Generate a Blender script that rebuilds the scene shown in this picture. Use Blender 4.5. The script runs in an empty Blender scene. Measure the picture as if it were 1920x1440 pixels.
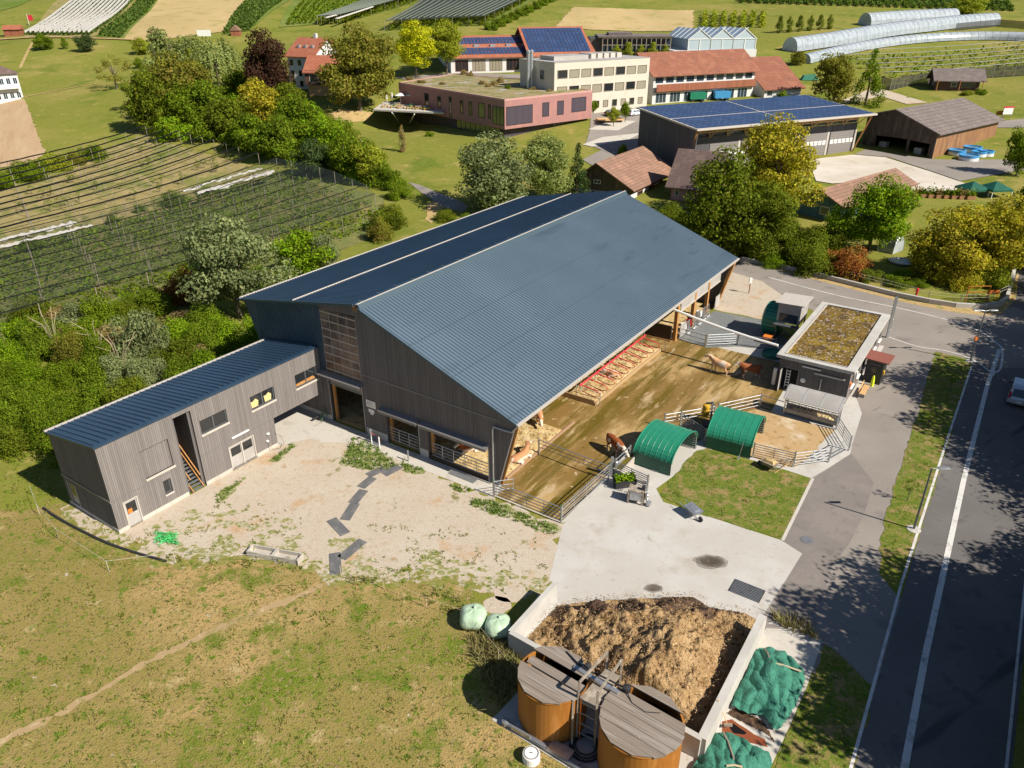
import bpy, bmesh, math, random
import numpy as np
from mathutils import Vector, Matrix
from mathutils.geometry import tessellate_polygon
C = bpy.context.scene.collection
R = math.radians
random.seed(7)
# ---------------------------------------------------------------- survey frame
CAM_H, FPX, PITCH, ROLL = 32.0, 1411.6, R(27.172), R(-0.265)
YAW = R(34.332); ORG = Vector((-15.317, 55.691))
FW = Vector((0, math.cos(PITCH), -math.sin(PITCH)))
_r0 = Vector((1, 0, 0)); _u0 = _r0.cross(FW)
RT = _r0*math.cos(ROLL) + _u0*math.sin(ROLL); UP = _u0*math.cos(ROLL) - _r0*math.sin(ROLL)
AU = Vector((math.sin(YAW), math.cos(YAW))); AV = Vector((math.cos(YAW), -math.sin(YAW)))
BARN_ROT = math.pi/2 - YAW

def sstep(a, b, x):
    t = min(1, max(0, (x-a)/(b-a))); return t*t*(3-2*t)

def T(x, y):
    s = sstep(-95, -25, x)
    y0 = 128*(1-s) + 95*s; k = .112*(1-s) + .105*s
    t = y-y0; a = 60.
    if t <= 0: return 0.
    z = k*t*t/(2*a) if t < a else k*(t-a/2)
    z += sstep(20, 120, t)*(1.1*math.sin(x*.021+y*.013) + .7*math.sin(x*.047-y*.031))
    z -= 1.5*math.exp(-((x+14)/9.)**2-((y-180)/10.)**2)
    z -= 4.4*math.exp(-((x+27)/11.)**2-((y-193)/13.)**2)
    return z

def ray(px, py):
    return FW + RT*((px-960)/FPX) - UP*((py-720)/FPX)

def G(px, py, z=None):
    """ground point seen along a survey ray (or the point at height z on it)"""
    d = ray(px, py); o = Vector((0, 0, CAM_H))
    if z is not None:
        return o + d*((z-CAM_H)/d.z)
    if d.z < -1e-6:
        p = o - d*(CAM_H/d.z)
        if 0 < p.y < 95 : return p
    t = 20.; prev = t
    while t < 1500:
        p = o+d*t
        if p.z <= T(p.x, p.y):
            a, b = prev, t
            for _ in range(30):
                m = (a+b)/2; q = o+d*m
                if q.z <= T(q.x, q.y): b = m
                else: a = m
            q = o+d*b; return Vector((q.x, q.y, T(q.x, q.y)))
        prev = t; t += 1.5
    return o+d*700

def hgt(P, py):
    """height above P of a vertical through P whose top is seen at row py"""
    lo, hi = 0., 60.
    for _ in range(40):
        m = (lo+hi)/2; d = Vector((P.x, P.y, P.z+m))-Vector((0, 0, CAM_H))
        if 720-FPX*d.dot(UP)/d.dot(FW) > py: lo = m
        else: hi = m
    return lo

def mpp(P):
    """metres per survey pixel at P"""
    return (Vector(P)-Vector((0, 0, CAM_H))).dot(FW)/FPX

def UVp(P):
    q = Vector((P[0]-ORG.x, P[1]-ORG.y)); return q.dot(AU), q.dot(AV)

def W(u, v, z=0.):
    a = ORG+AU*u+AV*v; return Vector((a.x, a.y, z))

def GUV(px, py, z=0.): return UVp(G(px, py, z))

# ---------------------------------------------------------------- mesh builder
class MB:
    def __init__(s, sy=1): s.v = []; s.f = []; s.m = []; s.sy = sy
    def P(s, p): s.v.append((p[0], p[1]*s.sy, p[2])); return len(s.v)-1
    def face(s, pts, mi=0):
        s.f.append([s.P(p) for p in pts]); s.m.append(mi)
    def box(s, x0, y0, z0, x1, y1, z1, mi=0):
        i = [s.P(p) for p in ((x0,y0,z0),(x1,y0,z0),(x1,y1,z0),(x0,y1,z0),(x0,y0,z1),(x1,y0,z1),(x1,y1,z1),(x0,y1,z1))]
        for q in ((0,3,2,1),(4,5,6,7),(0,1,5,4),(1,2,6,5),(2,3,7,6),(3,0,4,7)):
            s.f.append([i[k] for k in q]); s.m.append(mi)
        return s
    def hexa(s, b, t, mi=0):
        i = [s.P(p) for p in list(b)+list(t)]; n = len(b)
        s.f.append(i[:n][::-1]); s.m.append(mi); s.f.append(i[n:]); s.m.append(mi)
        for k in range(n):
            j = (k+1) % n; s.f.append([i[k], i[j], i[n+j], i[n+k]]); s.m.append(mi)
        return s
    def prism(s, poly, z0, z1, mi=0):
        return s.hexa([(p[0], p[1], z0) for p in poly], [(p[0], p[1], z1) for p in poly], mi)
    def beam(s, a, b, w, h=None, mi=0, up=(0, 0, 1)):
        h = h or w; a = Vector(a); b = Vector(b); d = (b-a).normalized(); u = Vector(up)
        if abs(d.dot(u)) > .98: u = Vector((1, 0, 0))
        x = d.cross(u).normalized(); y = x.cross(d).normalized()
        q = [x*(w/2)+y*(h/2), -x*(w/2)+y*(h/2), -x*(w/2)-y*(h/2), x*(w/2)-y*(h/2)]
        return s.hexa([a+k for k in q], [b+k for k in q], mi)
    def tube(s, a, b, r, n=6, r2=None, mi=0, cap=True):
        a = Vector(a); b = Vector(b); r2 = r if r2 is None else r2; d = (b-a).normalized(); u = Vector((0, 0, 1))
        if abs(d.z) > .98: u = Vector((1, 0, 0))
        x = d.cross(u).normalized(); y = x.cross(d)
        c = [x*math.cos(k*2*math.pi/n)+y*math.sin(k*2*math.pi/n) for k in range(n)]
        A = [s.P(a+k*r) for k in c]; B = [s.P(b+k*r2) for k in c]
        for k in range(n):
            j = (k+1) % n; s.f.append([A[k], A[j], B[j], B[k]]); s.m.append(mi)
        if cap: s.f.append(A[::-1]); s.m.append(mi); s.f.append(B); s.m.append(mi)
        return s
    def path(s, pts, r, n=6, mi=0):
        pts = [Vector(p) for p in pts]; rings = []
        for k, p in enumerate(pts):
            d = (pts[min(k+1, len(pts)-1)]-pts[max(k-1, 0)]).normalized(); u = Vector((0, 0, 1))
            if abs(d.z) > .95: u = Vector((1, 0, 0))
            x = d.cross(u).normalized(); y = x.cross(d)
            rings.append([s.P(p+(x*math.cos(q*2*math.pi/n)+y*math.sin(q*2*math.pi/n))*r) for q in range(n)])
        for A, B in zip(rings, rings[1:]):
            for k in range(n):
                j = (k+1) % n; s.f.append([A[k], A[j], B[j], B[k]]); s.m.append(mi)
        s.f.append(rings[0][::-1]); s.m.append(mi); s.f.append(rings[-1]); s.m.append(mi)
        return s
    def lathe(s, prof, n=24, c=(0, 0, 0), mi=0, cap=True):
        rings = [[s.P((c[0]+r*math.cos(k*2*math.pi/n), c[1]+r*math.sin(k*2*math.pi/n), c[2]+z)) for k in range(n)] for r, z in prof]
        for A, B in zip(rings, rings[1:]):
            for k in range(n):
                j = (k+1) % n; s.f.append([A[k], A[j], B[j], B[k]]); s.m.append(mi)
        if cap: s.f.append(rings[0][::-1]); s.m.append(mi); s.f.append(rings[-1]); s.m.append(mi)
        return s
    def wall(s, outline, holes, fn, t, mi=0):
        """flat panel with openings; fn(a, b, depth) gives the 3-D point"""
        loops = [outline]+list(holes)
        flat = [p for l in loops for p in l]
        tris = tessellate_polygon([[Vector((p[0], p[1], 0)) for p in l] for l in loops])
        for dep in (0, t):
            ix = [s.P(fn(p[0], p[1], dep)) for p in flat]
            for a, b, c in tris: s.f.append([ix[a], ix[b], ix[c]]); s.m.append(mi)
        for l in loops:
            for k in range(len(l)):
                p, q = l[k], l[(k+1) % len(l)]
                s.face([fn(p[0], p[1], 0), fn(q[0], q[1], 0), fn(q[0], q[1], t), fn(p[0], p[1], t)], mi)
        return s
    def ribs(s, a, b, c, d, n, w, h, mi=0):
        """n standing ribs running from edge a-b to edge d-c of a plane"""
        a, b, c, d = map(Vector, (a, b, c, d)); nrm = (b-a).cross(d-a).normalized()
        if nrm.z < 0: nrm = -nrm
        e = (b-a).normalized()*w/2
        for k in range(n):
            f = (k+.5)/n; p = a.lerp(b, f); q = d.lerp(c, f)
            s.hexa([p-e, p+e, q+e, q-e], [p-e*.55+nrm*h, p+e*.55+nrm*h, q+e*.55+nrm*h, q-e*.55+nrm*h], mi)
        return s
    def obj(s, name, mats, parent=None, smooth=False, fix=True, loc=None):
        me = bpy.data.meshes.new(name); me.from_pydata(s.v, [], s.f)
        if not isinstance(mats, (list, tuple)): mats = [mats]
        for m in mats: me.materials.append(m)
        if len(mats) > 1: me.polygons.foreach_set('material_index', s.m)
        if fix:
            bm = bmesh.new(); bm.from_mesh(me); bmesh.ops.remove_doubles(bm, verts=bm.verts, dist=1e-5) if smooth else None
            bmesh.ops.recalc_face_normals(bm, faces=bm.faces); bm.to_mesh(me); bm.free()
        if smooth: me.polygons.foreach_set('use_smooth', [True]*len(me.polygons))
        o = bpy.data.objects.new(name, me); C.objects.link(o)
        if parent: o.parent = parent
        if loc: o.location = loc
        return o

def tag(o, label=None, cat=None, group=None, kind=None):
    if label: o['label'] = label
    if cat: o['category'] = cat
    if group: o['group'] = group
    if kind: o['kind'] = kind
    return o

def thing(name, label, cat, loc=(0, 0, 0), rz=0., group=None):
    o = bpy.data.objects.new(name, None); C.objects.link(o); o.empty_display_size = .3
    o.location = loc; o.rotation_euler = (0, 0, rz)
    return tag(o, label, cat, group)

def copy_tree(o, parent=None):
    c = o.copy(); C.objects.link(c)
    if parent: c.parent = parent
    for ch in [k for k in o.children]: copy_tree(ch, c)
    return c

def ang(a, b): return math.atan2(b[1]-a[1], b[0]-a[0])
def lerp(a, b, f): return a+(b-a)*f
# ---------------------------------------------------------------- materials
def srgb(r, g, b):
    f = lambda c: (c/255/12.92) if c/255 < .04045 else ((c/255+.055)/1.055)**2.4
    return (f(r), f(g), f(b), 1)
def c4(c): return tuple(c) if len(c) == 4 else (c[0], c[1], c[2], 1)

def M(name, base, layers=(), rough=.8, metal=0., bump=(), world=False, planks=None, spec=.5, island=0., transl=0., coat=0., alpha=1., courses=None):
    m = bpy.data.materials.new(name); m.use_nodes = True; nt = m.node_tree; N = nt.nodes; L = nt.links
    bs = N['Principled BSDF']; out = N['Material Output']
    bs.inputs['Roughness'].default_value = rough; bs.inputs['Metallic'].default_value = metal
    bs.inputs['Specular IOR Level'].default_value = spec; bs.inputs['Coat Weight'].default_value = coat
    bs.inputs['Alpha'].default_value = alpha
    if world: co = N.new('ShaderNodeNewGeometry').outputs['Position']
    else: co = N.new('ShaderNodeTexCoord').outputs['Object']
    def mapped(st):
        if st is None: return co
        q = N.new('ShaderNodeMapping'); q.inputs['Scale'].default_value = st[:3]
        if len(st) > 3: q.vector_type = 'TEXTURE'; q.inputs['Scale'].default_value = tuple(1/x for x in st[:3]); q.inputs['Rotation'].default_value = (0, 0, st[3])
        L.new(co, q.inputs[0]); return q.outputs[0]
    def mix(fac, a, b, mode='MIX'):
        q = N.new('ShaderNodeMix'); q.data_type = 'RGBA'; q.blend_type = mode; q.clamp_factor = True
        if isinstance(fac, float): q.inputs[0].default_value = fac
        else: L.new(fac, q.inputs[0])
        for s, x in ((6, a), (7, b)):
            if isinstance(x, tuple): q.inputs[s].default_value = x
            else: L.new(x, q.inputs[s])
        return q.outputs[2]
    def math_(op, a, b=None):
        q = N.new('ShaderNodeMath'); q.operation = op
        for k, x in enumerate((a, b)):
            if x is None: continue
            if isinstance(x, (int, float)): q.inputs[k].default_value = x
            else: L.new(x, q.inputs[k])
        return q.outputs[0]
    def noise(scale, st=None, detail=3., rg=.6):
        q = N.new('ShaderNodeTexNoise'); q.inputs['Scale'].default_value = scale; q.inputs['Detail'].default_value = detail
        q.inputs['Roughness'].default_value = rg
        L.new(mapped(st), q.inputs['Vector']); return q.outputs['Fac']
    def band(v, lo, hi):
        q = N.new('ShaderNodeMapRange'); q.interpolation_type = 'SMOOTHSTEP'
        q.inputs['From Min'].default_value = lo; q.inputs['From Max'].default_value = hi
        L.new(v, q.inputs['Value']); return q.outputs['Result']
    col = c4(base)
    for ly in layers:
        c, sc, lo, hi = ly[:4]; st = ly[4] if len(ly) > 4 else None; det = ly[5] if len(ly) > 5 else 3.
        col = mix(band(noise(sc, st, det), lo, hi), col, c4(c))
    if planks:
        wd, amt, gap, ax = planks
        sx = N.new('ShaderNodeSeparateXYZ'); L.new(co, sx.inputs[0])
        s = math_('ADD', sx.outputs['X'], sx.outputs['Y']) if ax == 'xy' else sx.outputs[ax]
        s = math_('DIVIDE', s, wd); fl = math_('FLOOR', s); fr = math_('FRACT', s)
        wn = N.new('ShaderNodeTexWhiteNoise'); wn.noise_dimensions = '1D'; L.new(fl, wn.inputs['W'])
        k = math_('ADD', math_('MULTIPLY', wn.outputs['Value'], amt), 1-amt/2)
        edge = math_('GREATER_THAN', math_('ABSOLUTE', math_('SUBTRACT', fr, .5)), .5-gap)
        k = math_('MULTIPLY', k, math_('SUBTRACT', 1., math_('MULTIPLY', edge, .6)))
        cb = N.new('ShaderNodeCombineXYZ'); [L.new(k, cb.inputs[i]) for i in range(3)]
        col = mix(1., col, cb.outputs[0], 'MULTIPLY')
    if courses:
        rowh, amt, ax = courses
        sx = N.new('ShaderNodeSeparateXYZ'); L.new(co, sx.inputs[0])
        fr = math_('FRACT', math_('DIVIDE', sx.outputs[ax], rowh))
        k = math_('SUBTRACT', 1., math_('MULTIPLY', math_('LESS_THAN', fr, .22), amt))
        cb = N.new('ShaderNodeCombineXYZ'); [L.new(k, cb.inputs[i]) for i in range(3)]
        col = mix(1., col, cb.outputs[0], 'MULTIPLY')
    if island:
        g = N.new('ShaderNodeNewGeometry'); hs = N.new('ShaderNodeHueSaturation')
        rv = g.outputs['Random Per Island']
        L.new(math_('ADD', math_('MULTIPLY', rv, island*1.5), 1-island*.75), hs.inputs['Value'])
        L.new(math_('ADD', math_('MULTIPLY', math_('FRACT', math_('MULTIPLY', rv, 7.3)), .05), .475), hs.inputs['Hue'])
        if isinstance(col, tuple): hs.inputs['Color'].default_value = col
        else: L.new(col, hs.inputs['Color'])
        col = hs.outputs['Color']
    if isinstance(col, tuple): bs.inputs['Base Color'].default_value = col
    else: L.new(col, bs.inputs['Base Color'])
    nrm = None
    for b in bump:
        q = N.new('ShaderNodeBump'); q.inputs['Distance'].default_value = b[1]; q.inputs['Strength'].default_value = b[2] if len(b) > 2 else .8
        L.new(noise(b[0], b[3] if len(b) > 3 else None), q.inputs['Height'])
        if nrm: L.new(nrm, q.inputs['Normal'])
        nrm = q.outputs['Normal']
    if nrm: L.new(nrm, bs.inputs['Normal'])
    if transl:
        tr = N.new('ShaderNodeBsdfTranslucent'); mx = N.new('ShaderNodeMixShader'); mx.inputs[0].default_value = transl
        if isinstance(col, tuple): tr.inputs['Color'].default_value = col
        else: L.new(mix(1., col, (1.25, 1.35, .6, 1), 'MULTIPLY'), tr.inputs['Color'])
        L.new(bs.outputs[0], mx.inputs[1]); L.new(tr.outputs[0], mx.inputs[2]); L.new(mx.outputs[0], out.inputs['Surface'])
    return m

def glassy(name, col, rough=.08): return M(name, col, rough=rough, spec=.8)

m = {}
# ground
m['grass'] = M('meadow', (.185,.195,.03), [((.27,.23,.06), .035,.48,.68), ((.11,.15,.014), .09,.5,.7), ((.35,.27,.095), .33,.56,.74,None,5.), ((.12,.175,.014), 1.1,.53,.7,None,4.), ((.25,.21,.075), 3.2,.52,.7), ((.075,.09,.018), 7.,.62,.75)], .95, bump=[(9., .06, .9), (2., .1, .5)], world=True, spec=.1)
m['pasture'] = M('dry_pasture', (.255,.205,.06), [((.40,.275,.115), .075,.45,.6,None,6.), ((.15,.185,.022), .13,.5,.64,None,6.), ((.125,.165,.018), .4,.52,.66,None,6.), ((.42,.32,.15), .7,.58,.7,None,6.), ((.11,.17,.014), 1.5,.54,.66,None,5.), ((.28,.20,.08), 3.2,.5,.64,None,4.), ((.06,.08,.018), 6.,.55,.68), ((.46,.39,.27), 5.,.66,.74), ((.5,.45,.36), 1.6,.7,.76)], .95, bump=[(10., .07, .9), (2.5, .08, .5)], world=True, spec=.1)
m['lawn'] = M('thin_lawn', (.13,.17,.022), [((.29,.21,.09), .9,.47,.62,None,5.), ((.08,.14,.014), 1.9,.48,.64,None,4.), ((.25,.185,.07), 5.,.5,.68), ((.045,.065,.015), 9.,.58,.72)], .95, bump=[(11., .06, .9)], world=True, spec=.1)
m['gravel'] = M('pale_gravel', (.465,.39,.305), [((.485,.42,.335), .25,.42,.7), ((.45,.29,.16), .35,.55,.72,None,6.), ((.37,.295,.21), 2.5,.52,.74,None,5.), ((.64,.58,.5), 9.,.56,.72), ((.26,.21,.15), 14.,.58,.72), ((.17,.165,.05), .55,.62,.7,None,8.), ((.36,.26,.16), 1.1,.6,.72,None,7.)], .95, bump=[(14., .03, .8)], world=True, spec=.1)
m['concrete'] = M('concrete_paving', (.45,.425,.385), [((.50,.48,.445), .22,.4,.68), ((.40,.36,.31), .5,.52,.72,None,6.), ((.36,.32,.26), 3.,.58,.75,None,5.), ((.3,.25,.2), .8,.66,.76,None,7.)], .85, bump=[(20., .006, .5)], world=True, spec=.25)
m['concrete_new'] = M('pale_concrete', (.51,.475,.42), [((.4,.35,.29), .7,.52,.72,None,6.), ((.46,.42,.36), 3.,.5,.7)], .85, world=True, spec=.2)
m['wall_concrete'] = M('cast_concrete', (.44,.42,.385), [((.52,.50,.465), .5,.4,.7), ((.36,.33,.28), 1.3,.58,.8,(1,1,.4),5.), ((.45,.43,.39), 8.,.5,.7)], .85, bump=[(12., .01, .5)], spec=.2)
m['asphalt'] = M('worn_asphalt', (.25,.22,.195), [((.29,.255,.225), .12,.4,.65), ((.195,.17,.155), .3,.55,.7,None,6.), ((.30,.27,.24), 6.,.55,.75), ((.17,.155,.14), 18.,.55,.7), ((.13,.12,.115), 1.2,.66,.72,(.15,1.,1.,.6))], .9, bump=[(30., .006, .6)], world=True, spec=.2)
m['asphalt_dark'] = M('road_asphalt', (.135,.125,.12), [((.16,.148,.14), .2,.4,.65), ((.11,.102,.1), .8,.53,.68,None,6.), ((.17,.16,.15), 14.,.55,.7), ((.085,.08,.08), .35,.62,.68,(.12,1.,1.,.6))], .9, bump=[(30., .006, .6)], world=True, spec=.2)  # base lowered to deepen the tree shade over the main road
m['pad'] = M('grey_rubber_paving', (.17,.18,.18), [((.21,.21,.2), .4,.45,.7), ((.13,.14,.14), 3.,.5,.7)], .9, world=True, spec=.2)
m['mark'] = M('road_paint', (.62,.60,.57), [((.4,.38,.35), 1.2,.5,.7,None,6.), ((.22,.21,.2), 4.,.6,.7,None,5.)], .7, world=True)
m['muck'] = M('manure_floor', (.22,.132,.036), [((.42,.285,.12), .3,.45,.62,(.5,1.,1,BARN_ROT),6.), ((.125,.085,.006), .42,.48,.6,(.18,1.,1,BARN_ROT),5.), ((.45,.335,.19), .75,.56,.68,(.35,1.1,1,BARN_ROT),6.), ((.15,.10,.02), .9,.53,.63,(.12,1.2,1,BARN_ROT),5.), ((.5,.40,.25), 1.8,.62,.72,None,6.), ((.075,.05,.016), 2.4,.6,.72,None,6.)], .62, bump=[(6., .03, .6)], world=True, spec=.45)
m['straw'] = M('straw_litter', (.52,.37,.17), [((.62,.48,.26), 1.2,.45,.62,None,6.), ((.33,.21,.08), 1.8,.53,.64,None,6.), ((.15,.095,.035), 4.,.57,.67,None,5.), ((.74,.6,.38), 8.,.57,.68)], .95, bump=[(11., .08, .9), (3., .08, .6)], world=True, spec=.1)
m['pen'] = M('trodden_pen_floor', (.44,.30,.15), [((.55,.45,.32), .5,.5,.7,None,5.), ((.3,.19,.075), 1.4,.52,.7,None,5.), ((.2,.12,.04), 3.,.62,.75)], .9, bump=[(8., .03, .6)], world=True, spec=.15)
m['heap'] = M('straw_manure', (.345,.22,.105), [((.42,.285,.15), .8,.45,.65,None,6.), ((.21,.12,.048), 1.4,.52,.66,None,7.), ((.095,.052,.02), 3.,.56,.68,None,6.), ((.6,.43,.23), 8.,.56,.68,None,4.)], .95, bump=[(9., .12, 1.), (3., .2, .8)], world=True, spec=.15)
m['heapdark'] = M('wet_manure', (.075,.04,.02), [((.16,.09,.04), 1.5,.5,.68,None,6.), ((.5,.09,.03), 7.,.68,.72), ((.55,.3,.05), 6.,.7,.74)], .6, bump=[(9., .1, 1.)], world=True, spec=.4)
m['soil'] = M('ploughed_soil', (.42,.29,.17), [((.46,.33,.2), .25,.45,.65,(1,.12,1,.5),4.), ((.38,.255,.145), .8,.5,.68,(1,.06,1,.5),4.)], .95, world=True, spec=.1)
m['hay'] = M('mown_meadow', (.40,.30,.135), [((.47,.35,.17), .03,.42,.64,(1,.3,1)), ((.33,.27,.10), .12,.5,.7), ((.44,.34,.18), .8,.5,.7,(1,.3,1))], .95, world=True, spec=.1)
m['crop'] = M('lush_field', (.12,.175,.02), [((.17,.2,.05), .05,.42,.64), ((.085,.13,.022), .3,.5,.7), ((.2,.2,.07), 1.1,.55,.7)], .95, world=True, spec=.1)
m['orchardgrass'] = M('orchard_grass', (.30,.24,.10), [((.17,.19,.05), .14,.45,.62,(1,.5,1,.55),5.), ((.37,.29,.14), .5,.5,.68,(1,.4,1,.55),5.), ((.13,.16,.035), 1.2,.54,.7), ((.24,.18,.08), 4.,.5,.7)], .95, world=True, spec=.1)
m['netgrass'] = M('netted_orchard_ground', (.155,.17,.05), [((.24,.2,.08), .2,.48,.66,(1,.4,1,.45),5.), ((.085,.115,.03), .7,.5,.68), ((.18,.16,.08), 3.,.54,.7)], .95, world=True, spec=.1)
m['verge'] = M('dry_verge', (.42,.29,.13), [((.2,.2,.06), .8,.5,.7,None,5.), ((.55,.43,.25), 2.5,.55,.7)], .95, world=True, spec=.1)
m['pebble'] = M('pebble_bed', (.42,.4,.38), [((.62,.6,.57), 5.,.5,.62), ((.2,.19,.18), 7.,.55,.66)], .9, bump=[(7., .08, 1.)], world=True)
# building
m['clad'] = M('shaded_weathered_cladding', (.13,.119,.116), [((.152,.139,.135), 1.2,.4,.68,(1,1,.12),4.), ((.092,.083,.08), 4.,.55,.75,(3,3,.3),4.), ((.2,.18,.17), 6.,.72,.8,(2,2,.6),3.)], .8, planks=(.14, .22, .07, 'xy'), spec=.25)  # same boards as the next material, darkened for walls out of the sun
m['clad_sun'] = M('sunlit_weathered_cladding', (.19,.17,.16), [((.222,.198,.186), 1.2,.4,.68,(1,1,.12),4.), ((.175,.153,.142), 4.,.55,.75,(3,3,.3),4.), ((.36,.33,.31), 6.,.7,.79,(2,2,.6),3.)], .8, planks=(.14, .22, .07, 'xy'), spec=.25)  # lighter copy of those boards for walls facing the sun
m['darkclad'] = M('dark_hall_cladding', (.075,.072,.078), [((.1,.096,.1), 1.,.45,.7,(1,1,.1))], .7, planks=(.25, .3, .06, 'xy'))
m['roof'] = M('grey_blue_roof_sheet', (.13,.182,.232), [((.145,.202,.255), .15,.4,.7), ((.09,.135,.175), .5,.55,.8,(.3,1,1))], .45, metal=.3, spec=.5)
m['roofd'] = M('dark_blue_roof_sheet', (.030,.064,.112), [((.036,.076,.13), .2,.4,.7), ((.024,.052,.094), 1.,.55,.8)], .38, metal=.3, spec=.5)  # darker copy of the sheet above, for slopes turned from the sun
m['flash'] = M('teal_flashing', (.06,.095,.12), rough=.5, metal=.3)
m['pale'] = M('pale_coated_steel', (.5,.455,.40), [((.4,.36,.31), 2.,.55,.8)], .55, spec=.4)
m['trim'] = M('grey_steel_trim', (.2,.19,.185), rough=.5, metal=.2)
m['galv'] = M('galvanised_steel', (.50,.515,.53), [((.38,.39,.4), 3.,.5,.7)], .42, metal=.75)
m['galvd'] = M('dull_galvanised_steel', (.30,.31,.33), [((.22,.22,.23), 3.,.5,.7)], .5, metal=.6)
m['timber'] = M('orange_timber', (.42,.20,.06), [((.5,.26,.09), 2.,.45,.65,(4,4,.4)), ((.28,.12,.035), 5.,.56,.72,(5,5,.5))], .7, spec=.3)
m['timberp'] = M('pale_new_timber', (.62,.38,.17), [((.5,.29,.12), 3.,.5,.7,(4,4,.5))], .7)
m['oldwood'] = M('silver_weathered_planks', (.225,.185,.15), [((.30,.258,.22), 1.5,.45,.66,(.15,3,3),4.), ((.125,.1,.08), 3.,.55,.7,(.12,5,5),4.), ((.5,.46,.4), 6.,.7,.76)], .85, spec=.2)
m['postwood'] = M('grey_brown_post', (.24,.20,.155), [((.4,.34,.27), 3.,.45,.7)], .9)
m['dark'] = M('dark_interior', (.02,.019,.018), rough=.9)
m['inner'] = M('barn_inner_board', (.06,.04,.025), rough=.9)
m['poly'] = M('brown_translucent_sheet', (.10,.066,.046), [((.2,.135,.095), .5,.42,.62,(1,1,.5),5.), ((.04,.034,.034), .7,.5,.7), ((.24,.165,.12), 6.,.58,.7,(2,2,.3))], .25, spec=.7)
m['polyline'] = M('pale_sheet_rib', (.42,.355,.3), rough=.6)
m['glass'] = glassy('window_glass', (.02,.022,.025))
m['glassb'] = glassy('blue_dark_glass', (.03,.05,.07))
m['glassg'] = glassy('green_tinted_glass', (.12,.15,.06), .15)
m['white'] = M('white_paint', (.78,.77,.74), rough=.6)
m['whitewall'] = M('white_render', (.62,.61,.595), [((.54,.53,.515), .8,.5,.75)], .85)
m['cream'] = M('cream_render', (.56,.515,.43), [((.5,.445,.355), .4,.5,.78)], .85)
m['pink'] = M('red_mineral_render', (.34,.17,.155), [((.40,.185,.16), .4,.45,.7), ((.3,.13,.115), 1.2,.55,.78)], .85)
m['pinkd'] = M('pink_stone_plinth', (.48,.27,.24), rough=.85)
m['red'] = M('red_clay_tiles', (.245,.085,.047), [((.31,.12,.066), .5,.45,.68), ((.16,.066,.042), .9,.52,.7,None,5.), ((.23,.11,.07), 5.,.5,.7)], .85, courses=(.34, .25, 'Z'))
m['redf'] = M('bright_red_tiles', (.33,.105,.055), [((.39,.14,.078), .5,.45,.68), ((.26,.085,.048), 1.5,.55,.75)], .85, courses=(.34, .22, 'Z'))
m['brownroof'] = M('brown_roof_tiles', (.235,.135,.09), [((.33,.18,.12), .5,.45,.68), ((.19,.1,.068), 1.5,.55,.75)], .85, courses=(.3, .3, 'Z'))
m['darkroof'] = M('dark_brown_tiles', (.13,.085,.075), [((.19,.13,.11), .6,.45,.68), ((.09,.06,.055), 2.,.55,.75)], .85, courses=(.3, .35, 'Z'))
m['greyroof'] = M('weathered_shingles', (.155,.125,.115), [((.2,.165,.15), .6,.4,.68), ((.13,.1,.09), 2.2,.52,.72,None,4.), ((.26,.14,.08), .8,.66,.76)], .9, courses=(.4, .3, 'Z'))
m['barnwood'] = M('sunburnt_barn_boards', (.26,.125,.055), [((.36,.18,.075), .8,.45,.66,(1,1,.2)), ((.11,.07,.045), 1.6,.5,.7,(2,2,.2),4.)], .85, planks=(.2, .4, .07, 'xy'))
m['barndark'] = M('black_brown_boards', (.085,.06,.045), [((.15,.105,.08), 1.,.45,.68,(1,1,.2)), ((.045,.035,.03), 2.,.5,.7,(2,2,.2))], .85, planks=(.2, .4, .07, 'xy'))
m['cabin'] = M('dark_brown_cabin_boards', (.11,.055,.035), rough=.85, planks=(.25, .3, .08, 'Z'))
m['blueboard'] = M('blue_painted_boards', (.055,.14,.22), [((.08,.18,.27), 1.,.45,.7)], .75, planks=(.2, .3, .06, 'xy'))
m['pv'] = M('solar_cells', (.03,.058,.135), [((.04,.074,.165), .4,.4,.7)], .4, spec=.3)
m['pvl'] = M('solar_frame', (.45,.47,.5), rough=.4, metal=.6)
m['shutter'] = M('closed_blind', (.28,.25,.18), rough=.7, courses=(.12, .25, 'Z'))
m['redwood'] = M('red_brown_parapet_boards', (.30,.10,.05), rough=.8, planks=(.22, .4, .08, 'xy'))
m['purple'] = M('dark_plum_panel', (.06,.045,.062), rough=.6, planks=(.35, .25, .05, 'xy'))
m['gatedoor'] = M('grey_brown_gate', (.22,.20,.19), rough=.55, courses=(.5, .2, 'Z'))
m['moss'] = M('mossy_gravel_roof', (.185,.115,.022), [((.25,.165,.022), .35,.48,.58), ((.10,.065,.025), .9,.5,.6,None,6.), ((.33,.27,.22), 2.2,.56,.64,None,5.), ((.55,.49,.43), 4.5,.61,.68), ((.035,.026,.016), 5.,.55,.63)], .95, bump=[(6., .12, 1.)], spec=.1)
m['greenroof'] = M('extensive_green_roof', (.30,.24,.13), [((.16,.17,.05), .35,.45,.62,None,5.), ((.36,.34,.32), .22,.58,.66), ((.4,.3,.17), 1.,.54,.7), ((.1,.12,.03), 2.,.56,.7)], .95, spec=.1)
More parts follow.
